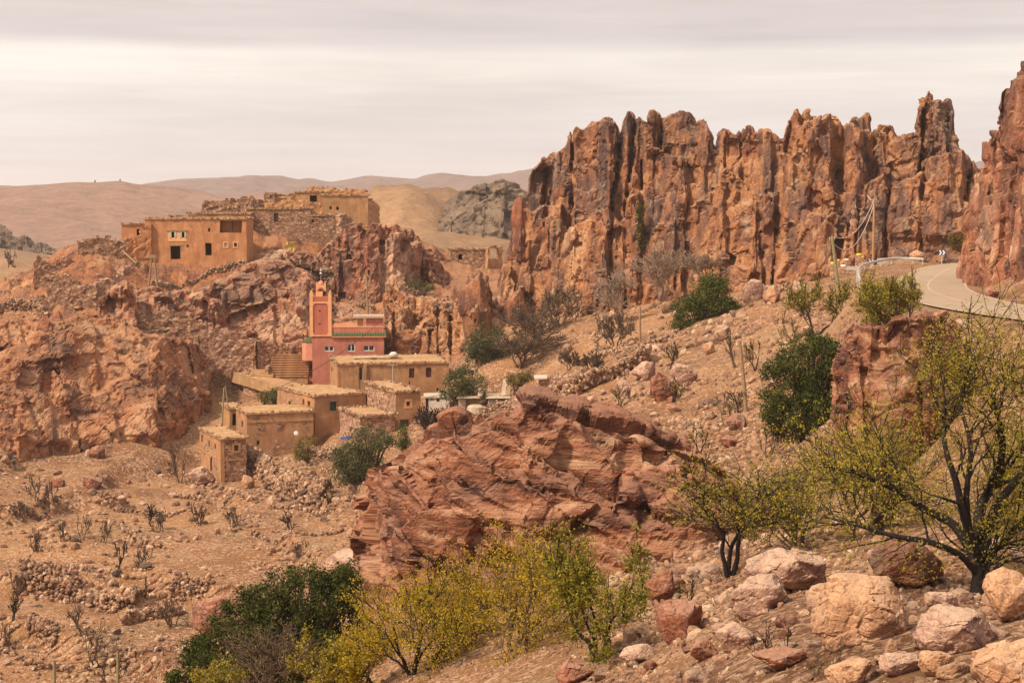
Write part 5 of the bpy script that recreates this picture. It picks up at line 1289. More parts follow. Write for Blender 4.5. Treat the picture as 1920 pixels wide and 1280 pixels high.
R_('tall pale corner of masonry above the smooth dark red boulder', (234, 540, 191), (254, 534, 193), [(234, 500), (244, 497), (254, 506)], M_stonep, seed=43, thick=1.6)
R_('stub of wall on the slope under the leftmost stub tower', (58, 592, 186), (92, 596, 186), [(58, 560), (75, 552), (92, 562)], M_stone, seed=44, thick=.9)
R_('ruined wall spilling stones left of the A-shaped pole', (236, 560, 189.5), (272, 566, 189.5), [(236, 530), (255, 540), (272, 552)], M_stone, seed=45, thick=.9)
R_('low stone enclosure wall on the far left hillside', (-30, 612, 184), (60, 612, 184.5), [(-30, 594), (20, 588), (60, 592)], M_stone, seed=46, thick=.9)
R_('cross wall climbing between the leftmost stub tower and the ruin', (96, 530, 195), (150, 520, 197), [(96, 506), (125, 496), (150, 498)], M_stone, seed=47)
R_('long stone retaining wall across the hill under the A-shaped pole, upper left stretch', (252, 640, 179.5), (372, 650, 181), [(252, 586), (300, 583), (336, 586), (372, 600)], M_stone, seed=51, thick=1.0)
R_('stone retaining wall sloping down the hill, middle stretch above the tan track', (374, 655, 181), (480, 672, 183), [(374, 602), (430, 618), (480, 636)], M_stonep, seed=52, thick=1.0)
R_('stone retaining wall ending at the broad steps beside the mosque', (482, 680, 183.3), (562, 690, 185), [(482, 638), (530, 646), (562, 655)], M_stone, seed=53, thick=1.0)
R_('low wall of blocks along the far side of the road bend', (1764, 492, 168), (1812, 492, 170), [(1764, 479.5), (1812, 480.5)], M_stonep, seed=21, thick=.4, cat='wall', name='stone_wall', rubble=False)
# ------------------------------------------------------------------ rubble, dry-stone walls, boulders
rr = np.random.RandomState(42)
def ray_ground(pa, pb_, ya, yb, n_, ymin=14, ymax=230, extra=0):
    """n_ ground points spread evenly over a photo rectangle"""
    out_ = []
    for px, py in zip(rr.uniform(pa, pb_, n_), rr.uniform(ya, yb, n_)):
        a, b_ = uv2(px, py); k = int(np.clip(np.searchsorted(ug, a), 0, NU - 1))
        hit = np.argmax(TG[:, k] >= b_)
        Y = YV[hit]
        if TG[hit, k] < b_ or Y < ymin or Y > ymax: continue
        out_.append((a * Y, Y, 0))
    o_ = np.array(out_).reshape(-1, 3); o_[:, 2] = gz(o_[:, 0], o_[:, 1]); return o_
YV = np.exp(vg)
def in_house(p, pad=0.2):
    m = np.zeros(len(p), bool)
    for (x0, y0, z0, yaw, w_, d) in PADS:
        X_, Y_ = p[:, 0] - x0, p[:, 1] - y0
        a = X_ * math.cos(yaw) + Y_ * math.sin(yaw); b_ = -X_ * math.sin(yaw) + Y_ * math.cos(yaw)
        m |= (a > -pad) & (a < w_ + pad) & (b_ > -pad) & (b_ < d + pad)
    return m
def road_dist(p):
    best = np.full(len(p), 1e9)
    for a, b_ in zip(RC[:-1:2], RC[2::2]):
        d = b_[:2] - a[:2]; t = np.clip(((p[:, :2] - a[:2]) @ d) / (d @ d), 0, 1)
        best = np.minimum(best, np.hypot(*(p[:, :2] - a[:2] - t[:, None] * d).T))
    return best
def off_path(p):
    m = np.ones(len(p), bool)
    for C, wd in PATHS:
        for c in C[::3]: m &= np.hypot(p[:, 0] - c[0], p[:, 1] - c[1]) > wd * .5
    return m
def scatter(label, pa, pb_, ya, yb, n_, smin, smax, seed, clump=1.0, lv=0, riser=0.0, ymin=14, ymax=230, power=2.2):
    p = ray_ground(pa, pb_, ya, yb, n_, ymin, ymax)
    if not len(p): return
    cl = fbm(np.column_stack([p[:, 0], p[:, 1], np.zeros(len(p))]) * 0.16 + 3.3, 3) + 0.35 * vnoise(np.column_stack([p[:, 0], p[:, 1], np.zeros(len(p))]) * 0.9)
    prob = np.clip(0.5 + clump * cl * 2.2, 0.04, 1)
    if riser:
        iu = np.clip(np.searchsorted(ug, p[:, 0] / p[:, 1]), 0, NU - 1); iw = np.clip(np.searchsorted(vg, np.log(p[:, 1])), 0, NV - 1)
        prob = np.clip(prob * (1 - 0.55 * riser) + riser * RISER[iw, iu] * 1.2, 0, 1)
    k = (rr.rand(len(p)) < prob) & ~in_house(p, .3) & (road_dist(p) > ROAD_W + 0.9) & off_path(p); p = p[k]; n2 = len(p); print('SC', label, n2)
    # size in photo pixels follows a power law, turned into metres at the stone's distance
    s = smin * (1 - rr.rand(n2) * (1 - (smin / smax) ** power)) ** (-1 / power)
    S = s * p[:, 1] / FPX * 0.5
    p[:, 2] += S * 0.12
    o_ = stones('rubble', p, S, M_stones, None, seed, lv)
    tag(o_, label, 'rubble', kind='stuff')
scatter('loose stones littering the terraced fields in the valley', -60, 720, 830, 1290, 15000, 2.8, 17, 1, 1.4, riser=0.85)
scatter('broken stones on the rocky village hill', -60, 760, 470, 800, 10000, 2.5, 10, 2, .8, ymax=226)
scatter('stones under and beside the village houses', 360, 900, 700, 960, 2200, 2.6, 9, 3, .8)
scatter('broken rock covering the slope below the road', 880, 1620, 560, 900, 13000, 3.0, 20, 4, 1.2, ymin=70)
scatter('gravel and chips on the right bank', 1450, 1980, 560, 980, 3800, 2.6, 9, 5, 1.0, ymin=36)
scatter('broken red and pale stones of the near slope', 1100, 1990, 960, 1330, 11000, 5, 14, 6, .5, ymin=14, power=1.6)
scatter('larger broken stones of the near slope', 1100, 1990, 980, 1330, 4200, 12, 44, 26, .6, lv=1, ymin=14)
scatter('pebbles of the near slope', 1100, 1990, 980, 1300, 14000, 2.6, 7, 7, .3)
scatter('chips of stone around the middle outcrop', 640, 1420, 900, 1300, 3200, 3, 12, 8, 1.0, ymin=30)

scatter('stones on the ground under the yellow almond trees', 560, 1240, 1170, 1330, 3600, 4, 20, 27, .6, ymin=24)

scatter('bigger broken rocks packed on the slope below the road', 880, 1620, 560, 900, 1500, 11, 34, 28, 1.2, lv=1, ymin=70)
scatter('bigger stones heaped along the field terraces', -60, 720, 850, 1290, 1500, 10, 26, 29, 1.3, lv=1, riser=0.7)

def dry_wall(label, pts, h_px, seed=0, thick=0.7, name='dry_stone_wall', group=None, ssize=(0.10, 0.24), dens=1.0):
    """a tumbled wall of fieldstones that follows the ground; h_px: height in photo pixels"""
    W = np.array([G(a, b_, 40, 240) for a, b_ in pts]); C = catmull(W, 8)
    d = np.concatenate([[0], np.cumsum(np.hypot(*np.diff(C[:, :2], axis=0).T))]); L = d[-1]
    hm = h_px * np.median(C[:, 1]) / FPX
    r = np.random.RandomState(seed + 55)
    n_ = int(min(2200, L * hm * thick / (0.16 ** 3) * 0.24 * dens))
    s = r.uniform(0, L, n_); x = np.interp(s, d, C[:, 0]); y = np.interp(s, d, C[:, 1])
    prof = hm * np.clip(0.75 + 0.9 * vnoise(np.stack([s * .35, np.full(n_, seed + .5), np.zeros(n_)], 1)) + .4 * vnoise(np.stack([s * 1.6, np.full(n_, seed + .5), np.zeros(n_)], 1)), 0.12, 1.2)
    t = r.uniform(0, 1, n_) ** 0.8
    off = r.normal(0, 1, n_) * (thick * 0.28) * (1.5 - t)
    x = x + off * 0.4; y = y + off
    z = gz(x, y) - .05 + t * prof
    o_ = stones(name, np.stack([x, y, z], 1), r.uniform(ssize[0], ssize[1], n_), M_stones, None, seed)
    return tag(o_, label, 'stone wall', group)
dry_wall('big tumbled dry-stone terrace wall across the lower left corner of the fields', [(36, 1092), (68, 1106), (113, 1116), (165, 1130), (213, 1143), (262, 1140)], 36, 1, thick=1.4, ssize=(.12, .3))
dry_wall('dry-stone wall ending at the pale red boulder beside the dark evergreen', [(235, 1172), (272, 1166), (308, 1160), (344, 1152)], 24, 2, thick=1.1, ssize=(.12, .28))
dry_wall('short collapsed wall running down beneath the big terrace wall', [(55, 1172), (100, 1195), (96, 1228)], 22, 3, thick=1.1)
dry_wall('faint stone line edging the field behind the lone burnt stump', [(120, 1066), (160, 1071), (200, 1072)], 12, 4)
dry_wall('stone line dropping through the middle of the fields', [(226, 988), (254, 1016), (300, 1030)], 12, 5)
dry_wall('heap-like wall at the edge of the bare sandy patch', [(317, 1116), (350, 1118), (392, 1110)], 26, 6, thick=1.3)
dry_wall('stone wall on the right of the fields below the village', [(470, 1003), (544, 1000), (600, 1006), (640, 1000)], 12, 7)
dry_wall('thick rubble wall winding away below the small gable house', [(465, 870), (498, 892), (535, 909), (566, 926), (612, 926)], 34, 8, thick=1.5, ssize=(.14, .36))
dry_wall('upper terrace wall in front of the small gable house', [(317, 930), (385, 942), (430, 934), (480, 940)], 12, 9)
dry_wall('terrace wall running right towards the foot of the big outcrop', [(500, 955), (560, 958), (620, 950), (680, 940)], 12, 10)
dry_wall('broken wall below the terrace with the dead forked trees', [(190, 938), (240, 962), (300, 970), (350, 960)], 10, 11)
dry_wall('field wall near the left edge, above the sandy flat', [(0, 965), (40, 972), (90, 975)], 10, 12)
dry_wall('lowest field wall crossing the bottom left corner', [(0, 1225), (60, 1250), (130, 1262)], 14, 13)
dry_wall('short wall stub above the fence posts', [(190, 1230), (250, 1236), (320, 1222)], 12, 14)
dry_wall('massive rubble bank below the dark bushes, right of the shed', [(1035, 742), (1070, 738), (1102, 730), (1159, 706), (1215, 684)], 40, 15, thick=1.6, ssize=(.12, .3), dens=.8)
dry_wall('low wall in front of the round bare bush at the cliff foot', [(1117, 655), (1177, 659), (1219, 648), (1271, 624)], 10, 16)
dry_wall('ruined wall at the cliff foot left of the green tree near the road', [(1418, 545), (1450, 548), (1500, 540)], 14, 17)
dry_wall('dark rubble wall behind the battered shed', [(855, 790), (900, 782), (960, 768), (1000, 755)], 18, 18)
dry_wall('long stone wall girdling the village hill above the mosque', [(255, 594), (336, 594), (370, 608), (420, 622), (487, 634), (564, 645)], 26, 19, thick=1.2, ssize=(.12, .28))
dry_wall('stone wall below the loggia house', [(286, 550), (336, 546), (396, 524), (447, 522), (484, 534)], 14, 20)
dry_wall('wall on the left flank of the village hill under the ruins', [(-20, 588), (30, 584), (67, 580), (87, 600)], 26, 21, thick=1.2)
dry_wall('stone wall running down towards the stone steps behind the mosque', [(625, 540), (650, 560), (700, 585)], 16, 22)
dry_wall('wall of small stones topping the tan rock right of the mosque', [(735, 552), (790, 562), (840, 570)], 14, 23)
dry_wall('yard wall at the corner below the green-shuttered house', [(556, 838), (580, 858), (640, 868)], 30, 24, thick=1.0)

# boulders: broken polyhedra with fine facets
def boulder(label, px, py, wpx, hpx, mat, seed, lv=4, name='boulder', squash=0.8, sink=0.18, Y=None, group=None, cat='boulder', sharp=16, k=13, rz=None):
    r = np.random.RandomState(seed * 7 + 1); k = k + 9; sharp = sharp + 14
    p = G(px, py) if Y is None else P(px, py, Y)
    w_ = wpx * p[1] / FPX / 2; h_ = hpx * p[1] / FPX
    D, F = ICO[lv]
    V = D * poly_radius(D, r, k, sharp)[:, None]
    V = V @ rotm(r, 1)[0] if False else V
    V = V / np.abs(V).max(0)
    a = r.uniform(-.35, .35) if rz is None else rz
    V[:, 0] += a * V[:, 2] * 0.5
    V = V * np.array([w_, w_ * squash, h_ / (2 - 2 * sink)])
    N = V / np.linalg.norm(V, axis=1)[:, None]
    s_ = max(w_, h_ / 2)
    V = V + N * (facets(V + seed * 3.1, np.array([.55, .55, .4]) * s_, .060 * s_, seed=seed % 9, crack=.15) + facets(V + seed * 1.7, np.array([.22, .22, .16]) * s_, .020 * s_, seed=seed % 7, crack=.2, warp=.2))[:, None]
    if lv >= 4: V = V + N * (0.02 * s_ * fbm(V / s_ * 9 + seed, 3))[:, None]
    o_ = mk(name, V, F, mat)
    o_.location = (p[0], p[1] + w_ * squash * .5, p[2] + h_ / (2 - 2 * sink) * (1 - 2 * sink)); 
    return tag(o_, label, cat, group)
B_ = boulder
B_('large ochre boulder in the foreground, rounded top, dark cleft underneath', 1612, 1205, 208, 118, M_bor, 1, 5, squash=.75, sharp=10)
B_('broad low pinkish boulder behind the large ochre boulder', 1490, 1110, 175, 80, M_bpink, 2, 5)
B_('flat-topped red boulder with white crust, behind the blackened tree trunk', 1705, 1104, 150, 90, M_bred, 3, 5)
B_('tilted pale slab left of the large ochre boulder', 1425, 1150, 115, 75, M_bpink, 4, 4, rz=.5)
B_('reddish wedge boulder with a shadowed hollow below it, left of the pale slab', 1272, 1198, 95, 72, M_bred, 5, 4)
B_('cracked cream and purple boulder right of the large ochre boulder', 1795, 1225, 165, 100, M_bpink, 6, 5, k=18)
B_('pale ochre boulder leaning against the base of the blackened tree', 1895, 1165, 120, 100, M_bor, 7, 4)
B_('big orange-brown boulder cut by the bottom right corner', 1905, 1300, 190, 95, M_bor, 8, 5)
B_('low purplish boulder just left of the blackened tree base', 1770, 1150, 70, 38, M_bpink, 9, 4)
B_('pink boulder at the bottom, between the two fallen slabs', 1385, 1220, 85, 50, M_bpink, 10, 4)
B_('small wedge of red rock on the scree below the pale slab', 1320, 1240, 60, 40, M_bred, 11, 4)
B_('ochre stone at the bottom edge below the large ochre boulder', 1590, 1290, 90, 55, M_bor, 12, 4)
B_('long dark red stone in the shade of the large ochre boulder', 1470, 1255, 110, 42, M_bred, 13, 4)
B_('pink angular stone right of the dark red long stone', 1690, 1265, 80, 45, M_bpink, 14, 4)
B_('orange stone between the cracked boulder and the corner boulder', 1760, 1270, 75, 48, M_bor, 15, 4)
B_('reddish rock at the bottom centre under the yellow trees', 1075, 1282, 80, 42, M_bred, 16, 4)
B_('grey-pink stone at the foot of the dark-stemmed almond tree', 1195, 1245, 70, 35, M_bpink, 17, 4)
B_('rounded red boulder right of the thin almond tree near the outcrop', 1240, 1128, 60, 60, M_bred, 18, 4)
B_('boulder behind the blackened tree at the right edge', 1880, 1075, 110, 60, M_bpink, 19, 4)
B_('pale pink slabby crest stone on top of the middle outcrop', 985, 768, 74, 24, M_bpink, 20, 4, Y=64)
B_('reddish boulder with a steep face on the slope above the outcrop', 1238, 757, 62, 60, M_bred, 22, 4)
B_('ochre block resting high on the slope below the road', 1330, 665, 30, 24, M_bor, 23, 3)
B_('broad pink boulder beside the steep-faced reddish boulder', 1285, 725, 55, 42, M_bpink, 24, 4)
B_('pink boulder between the two green trees on the slope', 1210, 715, 50, 36, M_bpink, 25, 3)
B_('orange-red rounded rock below the leaning pole', 1378, 812, 34, 28, M_bred, 26, 3)
B_('dark red block in the gully behind the middle outcrop', 1368, 840, 38, 26, M_bred, 27, 3)
B_('grey-pink slab leaning on the slope above the outcrop crest', 1170, 752, 38, 40, M_bpink, 28, 3)
B_('tall pink boulder on the cliff foot right of the dense green tree', 1412, 565, 44, 50, M_bpink, 29, 3)
B_('blocky ochre boulder beside the tall pink one at the cliff foot', 1450, 570, 38, 36, M_bor, 30, 3)
B_('white and orange painted boulder at the roadside by the guardrail', 1720, 491, 32, 24, M_bor, 31, 3)
B_('small round boulder on the grassy verge inside the bend', 1860, 559, 26, 22, M_bred, 32, 3)
B_('flat pale boulder on the bank just left of the road', 1500, 560, 50, 30, M_bpink, 33, 3)
B_('orange slab on the bank above the purple-red rock block', 1765, 606, 38, 26, M_bred, 34, 3)
B_('sloping pale slab below the road, right of the orange slab', 1800, 625, 60, 26, M_bpink, 35, 4)
B_('pinkish boulder alone on the bare slope left of the village', 181, 862, 34, 24, M_bred, 36, 3)
B_('long tilted pink slab on the bare slope left of the village', 172, 920, 40, 24, M_bred, 37, 3)
B_('rounded pink boulder above the long tilted slab', 109, 913, 28, 18, M_bred, 38, 3)
B_('pale boulder on the dark scree near the field edge', 225, 947, 22, 15, M_bpink, 39, 3)
B_('large pale red boulder half hidden by the dark evergreen, left of centre', 402, 1196, 130, 78, M_bred, 40, 4, Y=92)
B_('pink rock shelf at the left foot of the middle outcrop', 660, 1075, 110, 50, M_bpink, 41, 4, Y=100)
B_('pale boulders slab beside the corner of the small gable house', 372, 912, 60, 34, M_bpink, 42, 4)
B_('rounded pale stone under the small gable house', 462, 918, 30, 24, M_bor, 43, 3)
B_('dark grey stone at the edge of the ploughed patch', 272, 1080, 26, 18, M_grey, 44, 3)
B_('brown boulder in the lower left field', 140, 1085, 16, 12, M_bred, 45, 3)
B_('huge smooth dark red boulder bulging from under the ruins', 222, 622, 75, 80, M_cliff_r, 46, 4, Y=180, sharp=8)
B_('brown upright rock fin left of the smooth dark red boulder', 108, 622, 26, 44, M_cliff_r, 47, 3, Y=178)
B_('rust-red rock knob low on the left of the hill', 82, 652, 34, 62, M_cliff_r, 48, 3, Y=175)
B_('tall leaning brown rock spire beside the cave at the cliff end', 892, 625, 70, 125, M_cliff, 49, 4, Y=181, squash=.6)
B_('smaller leaning slab right of the cave at the cliff end', 965, 620, 50, 90, M_cliff, 50, 3, Y=183, rz=.5, squash=.5)
B_('tan rock knob behind the long adobe roof', 765, 662, 60, 50, M_hill, 51, 4, Y=184)
B_('red upright rock finger at the left end of the cliff', 972, 470, 26, 100, M_cliff_r, 52, 3, Y=190, sharp=8)

# loose individual rocks that nothing sets apart, by zone
def rocks(label, group, pa, pb_, ya, yb, n_, s0, s1, mats, seed, ymin=14, ymax=230, lv=2):
    p = ray_ground(pa, pb_, ya, yb, n_ * 3, ymin, ymax); p = p[~in_house(p, .6) & (road_dist(p) > ROAD_W + 1.5)][:n_]
    r = np.random.RandomState(seed); base = []
    for k in range(6):
        D, F = ICO[lv]; V = D * poly_radius(D, r, 20, 26)[:, None]; V /= np.abs(V).max()
        V = V + D * facets(V + k, (.5, .5, .4), .06, seed=k)[:, None]
        me_o = mk('rock', V, F, None, link=False); base.append(me_o.data)
    for i, q_ in enumerate(p):
        me = base[i % 6]; m_ = mats[i % len(mats)]
        key = (me.name, m_.name)
        if key not in RC_: c = me.copy(); c.materials.clear(); c.materials.append(m_); RC_[key] = c
        o_ = bpy.data.objects.new('rock', RC_[key]); COL.objects.link(o_)
        s = r.uniform(0, 1) ** 2 * (s1 - s0) + s0; s = s * q_[1] / FPX / 2
        o_.scale = (s, s * r.uniform(.7, 1), s * r.uniform(.5, .85)); o_.rotation_euler = (r.uniform(-.3, .3), r.uniform(-.3, .3), r.uniform(0, 6.28))
        o_.location = (q_[0], q_[1], q_[2] + s * .15); tag(o_, label, 'rock', group); ROCKS.append((o_, {'pink_boulder': 'pinkish', 'red_boulder': 'red-brown', 'ochre_boulder': 'ochre', 'grey_far_rock': 'grey', 'red_cliff_rock': 'dark red', 'hill_rock': 'tan'}[m_.name], s * 2 * FPX / q_[1]))
RC_ = {}; ROCKS = []
rocks('loose pink or grey rock lying among rubble in the terraced fields', 'rocks in the terraced fields', 0, 690, 850, 1280, 90, 12, 26, [M_bpink, M_bred, M_bpink, M_grey], 1)
rocks('angular rock on the scree slope between middle outcrop and road', 'rocks on the slope below the road', 1000, 1560, 620, 880, 80, 14, 34, [M_bpink, M_bred, M_bor], 2, ymin=75)
rocks('broken rock on the near slope at bottom right', 'rocks of the near slope', 1180, 1919, 1010, 1290, 85, 24, 70, [M_bpink, M_bor, M_bred, M_bpink], 3, ymin=14, lv=3)
rocks('rock jutting from the flank of the village hill', 'rocks on the village hill', 0, 700, 540, 780, 45, 14, 34, [M_cliff_r, M_hill], 4)

# ------------------------------------------------------------------ poles, wires, road furniture
def pole(label, px, pyb, pyt, mat, r0=0.14, r1=0.09, Y=None, pxt=None, cat='pole', name='utility_pole', caps=True, sink=.6):
    b_ = G(px, pyb) if Y is None else P(px, pyb, Y)
    t_ = P(pxt if pxt is not None else px, pyt, b_[1]); e = empty(name, b_); tag(e, label, cat)
    tb = TB(); d = t_ - b_; tb.add([(0, 0, -sink), d * .33, d * .66, d], [r0, r0 * .95, (r0 + r1) / 2, r1], 8); tb.build('post', mat, e)
    if caps:
        mb = MB(); mb.box(d[0] - .25, d[0] + .25, -.06, .06, d[2] - .35, d[2] - .25); mb.build('crossbar', M_wood, e)
        for sx in (-.2, .2):
            mb = MB(); mb.cyl((d[0] + sx, 0), .035, d[2] - .25, d[2] - .12, 7); mb.build('insulator', M_white, e)
    return e, t_
_, tp1 = pole('mossy leaning utility pole at the road bend, carrying the pale cables', 1576, 575, 442, M_poleg, .17, .12, Y=138, pxt=1560)
_, tp2 = pole('ochre cable pole standing against the cliff above the guardrail', 1637, 494, 375, M_adobe, .14, .10, Y=163, pxt=1639)
pole('slim brown pole on the slope between bare bush and dense green tree', 1200, 642, 575, M_pole, .13, .1)
pole('leaning ochre pole on the slope left of the big green shrub', 1400, 776, 640, M_pole, .14, .10, pxt=1387)
pole('short thick brown pole behind the battered shed', 899, 690, 652, M_pole, .17, .15, caps=False)
_, tp3 = pole('tall dark pole behind the mosque roof room', 690, 592, 513, M_pole, .13, .09, Y=192, pxt=687)
pole('thin green-brown pole beside the open outbuilding', 416, 798, 726, M_poleg, .09, .07, Y=160, pxt=420, caps=False)
pole('thin slanting strut next to the green-brown pole', 428, 760, 722, M_poleg, .06, .05, Y=163, pxt=422, caps=False, name='strut', cat='strut')
pole('thin pale pole rising behind the long adobe roof right of the mosque', 751, 662, 602, M_pole, .06, .05, Y=186, pxt=753, caps=False)
pole('small wooden fence post, right one in the bottom left corner', 221, 1290, 1219, M_poleg, .09, .08, Y=91, caps=False, name='fence_post', cat='post')
pole('small wooden fence post, left one in the bottom left corner', 102, 1300, 1238, M_poleg, .1, .09, Y=90, caps=False, name='fence_post', cat='post')
pole('short green post on the slope above the middle outcrop', 1205, 812, 796, M_poleg, .1, .1, Y=95, caps=False, name='fence_post', cat='post')
# the A-shaped double pole
af = empty('double_pole', P(288, 572, 189)); tag(af, 'A-shaped double wooden pole in front of the big red-ochre house', 'pole')
for (a, b_) in ((276, 284), (299, 289)):
    q0 = P(a, 574, 189) - P(288, 572, 189); q1 = P(b_, 482, 189) - P(288, 572, 189)
    tb = TB(); tb.add([q0 - [0, 0, .5], q0 * .5 + q1 * .5, q1], [.14, .12, .1], 7); tb.build('post', M_pole, af)
q1 = P(286, 480, 189) - P(288, 572, 189); mb = MB(); mb.box(q1[0] - .45, q1[0] + .45, -.12, .12, q1[2] - .25, q1[2] + .15); mb.build('crosspiece', M_pole, af)
def wire(label, a, b_, sag, mat, r_=0.022, name='cable'):
    a, b_ = np.array(a), np.array(b_); t = np.linspace(0, 1, 26)[:, None]
    pts = a * (1 - t) + b_ * t; pts[:, 2] -= sag * 4 * (t * (1 - t))[:, 0]
    tb = TB(); tb.add(pts, r_, 5); o_ = tb.build(name, mat); return tag(o_, label, 'cable')
wire('upper pale cable sagging from the cliff pole to the road-bend pole', tp2, tp1, 1.5, M_wire, .035)
wire('lower pale cable sagging from the cliff pole to the road-bend pole', tp2 - [0, 0, .4], tp1 - [0, 0, .5], 2.3, M_wire, .035)
wire('pale cable climbing from the cliff pole to the bracket', tp2, P(1626, 366, 165), 0.2, M_wire, .04)
wire('pale cable running down left from the road-bend pole', tp1, P(1512, 528, 150), 0.3, M_wire, .03)
wire('second pale cable running down left from the road-bend pole', tp1 - [0, 0, .4], P(1536, 530, 142), 0.2, M_wire, .03)
wire('dark cable crossing in front of the rose mosque', P(718, 598, 178), P(480, 742, 166), 1.0, M_wired, .03)
wire('dark cable from the cliff pole to the twisted tree at the bend', tp2, P(1800, 440, 140), 1.2, M_wired, .015)
wire('thin wire between the two fence posts in the corner', P(221, 1228, 91), P(102, 1245, 90), .1, M_wired, .02)

# guardrail on its posts
GR = [P(1613, 534, 131), P(1609, 520, 137), P(1611, 510, 143), P(1621, 503, 149), P(1642, 497.5, 154), P(1673, 492, 158), (P(1704, 491.5, 158.5)), P(1732, 493, 157)]
gc = catmull(GR, 8); gr = empty('guardrail', GR[3]); tag(gr, 'curved galvanised guardrail on the outside of the road bend', 'guardrail')
gd = np.gradient(gc[:, :2], axis=0); gd /= np.linalg.norm(gd, axis=1)[:, None]; gn = np.stack([gd[:, 1], -gd[:, 0]], 1)
if (gn * gc[:, :2]).sum() > 0: gn = -gn
prof = [(0, .0), (.07, .06), (.07, .13), (.0, .17), (.07, .21), (.07, .28), (0, .34), (-.03, .34), (.03, .28), (.03, .21), (-.04, .17), (.03, .13), (.03, .06), (-.03, 0)]
prof = [(a, b_ * .75) for a, b_ in prof]
V = np.stack([np.column_stack([gc[:, :2] + gn * a, gc[:, 2] + .24 + b_]) for a, b_ in prof], 1); m, c = V.shape[:2]
i = (np.arange(m - 1)[:, None] * c + np.arange(c)[None]); j = (np.arange(m - 1)[:, None] * c + (np.arange(c)[None] + 1) % c)
mk('rail', V.reshape(-1, 3) - np.array(GR[3]), np.stack([i.ravel(), j.ravel(), j.ravel() + c, i.ravel() + c], 1), M_steel, gr)
mb = MB(); mb.box(-.05, .05, -.05, .05, -.8, .48); p0 = None
for k in range(0, len(gc), 5):
    loc = gc[k] - GR[3] - np.array([gn[k][0] * .1, gn[k][1] * .1, 0])
    if p0 is None: p0 = mb.build('post', M_steel, gr); p0.location = loc
    else: c_ = p0.copy(); COL.objects.link(c_); c_.parent = gr; c_.location = loc
gr2 = empty('guardrail', P(1585, 508, 152)); tag(gr2, 'short straight pale rail between the painted roadside blocks', 'guardrail')
mb = MB(); mb.box(0, 1.25, 0, .08, .1, .45); mb.build('rail', M_steel, gr2)
for xk in (.15, 1.0):
    mb = MB(); mb.box(xk, xk + .1, .08, .16, -.5, .4); mb.build('post', M_steel, gr2)
rail3 = empty('low_barrier', P(1645, 486, 163)); tag(rail3, 'long pale kerb-like barrier behind the chevron sign at the bend', 'barrier')
mb = MB(); mb.box(0, 1.6, 0, .3, -.5, .12); mb.build('block', M_conc, rail3, .02); mb = MB(); mb.box(1.63, 3.2, 0, .3, -.5, .12); mb.build('block', M_conc, rail3, .02)
def block(label, px, pyb, pyt, w_, top, Y, matb=M_stonep):
    b_ = P(px, pyb, Y); h_ = (pyb - pyt) * Y / FPX; e = empty('roadside_block', b_); tag(e, label, 'concrete block')
    mb = MB(); mb.box(-w_ / 2, w_ / 2, -w_ / 2, w_ / 2, -.6, h_ * .82); mb.build('body', matb, e, .02)
    mb = MB(); mb.cyl((0, 0), w_ * .56, h_ * .82, h_ * .93, 10, w_ * .5); mb.cyl((0, 0), w_ * .5, h_ * .93, h_, 10, w_ * .25); mb.build('painted_cap', top, e)
block('stone block with a yellow and white cap left of the road-bend pole', 1561, 508, 491, .42, M_yel, 148)
block('stone block with a white cap right of the road-bend pole', 1581, 515, 496, .5, M_white, 148)
block('small block with a bright yellow cap right behind the road-bend pole', 1572, 500, 486, .25, M_yel, 152)
block('block with a rounded white top farther along the bend', 1587, 498, 485, .4, M_white, 154)
block('rough boulder block with a yellow cap above the bend', 1610, 492, 475, .6, M_yel, 160)
block('block with a green cap beyond the guardrail', 1671, 488, 475, .36, M_grp, 165)
block('small yellow-topped marker between the block and the first chevron sign', 1618, 491, 480, .2, M_yel, 159)
def chevron(label, px, pyb, y0, y1, wpx, Y, rz=0.0):
    b_ = P(px, pyb, Y); s = Y / FPX; e = empty('chevron_sign', b_, rz); tag(e, label, 'road sign')
    w_ = wpx * s; z0 = (pyb - y1) * s; z1 = (pyb - y0) * s; h_ = z1 - z0
    mb = MB(); mb.box(-.035, .035, .012, .08, -.5, z1 - .03); mb.build('post', M_steel, e)
    mb = MB(); mb.box(-w_ / 2, w_ / 2, -.02, .012, z0, z1); mb.build('panel', M_navy, e)
    for k in range(2):
        x0 = -w_ / 2 + w_ * (.06 + .44 * k); t_ = w_ * .22; mb = MB()
        zc = (z0 + z1) / 2; up_ = h_ * .46; tip = w_ * .2
        mb.add([(x0, -.024, zc + up_), (x0 + t_, -.024, zc + up_), (x0 + t_ + tip, -.024, zc), (x0 + tip, -.024, zc)], [(3, 2, 1, 0)])
        mb.add([(x0, -.024, zc - up_), (x0 + t_, -.024, zc - up_), (x0 + t_ + tip, -.024, zc), (x0 + tip, -.024, zc)], [(0, 1, 2, 3)])
        mb.build('chevron', M_wsign, e)
chevron('navy chevron sign with two white arrows near the cliff, right one', 1766, 487.5, 469, 478.5, 14, 157)
chevron('navy chevron sign with two white arrows beside the guardrail, left one', 1633, 499, 485, 493.5, 14, 156, 0.25)

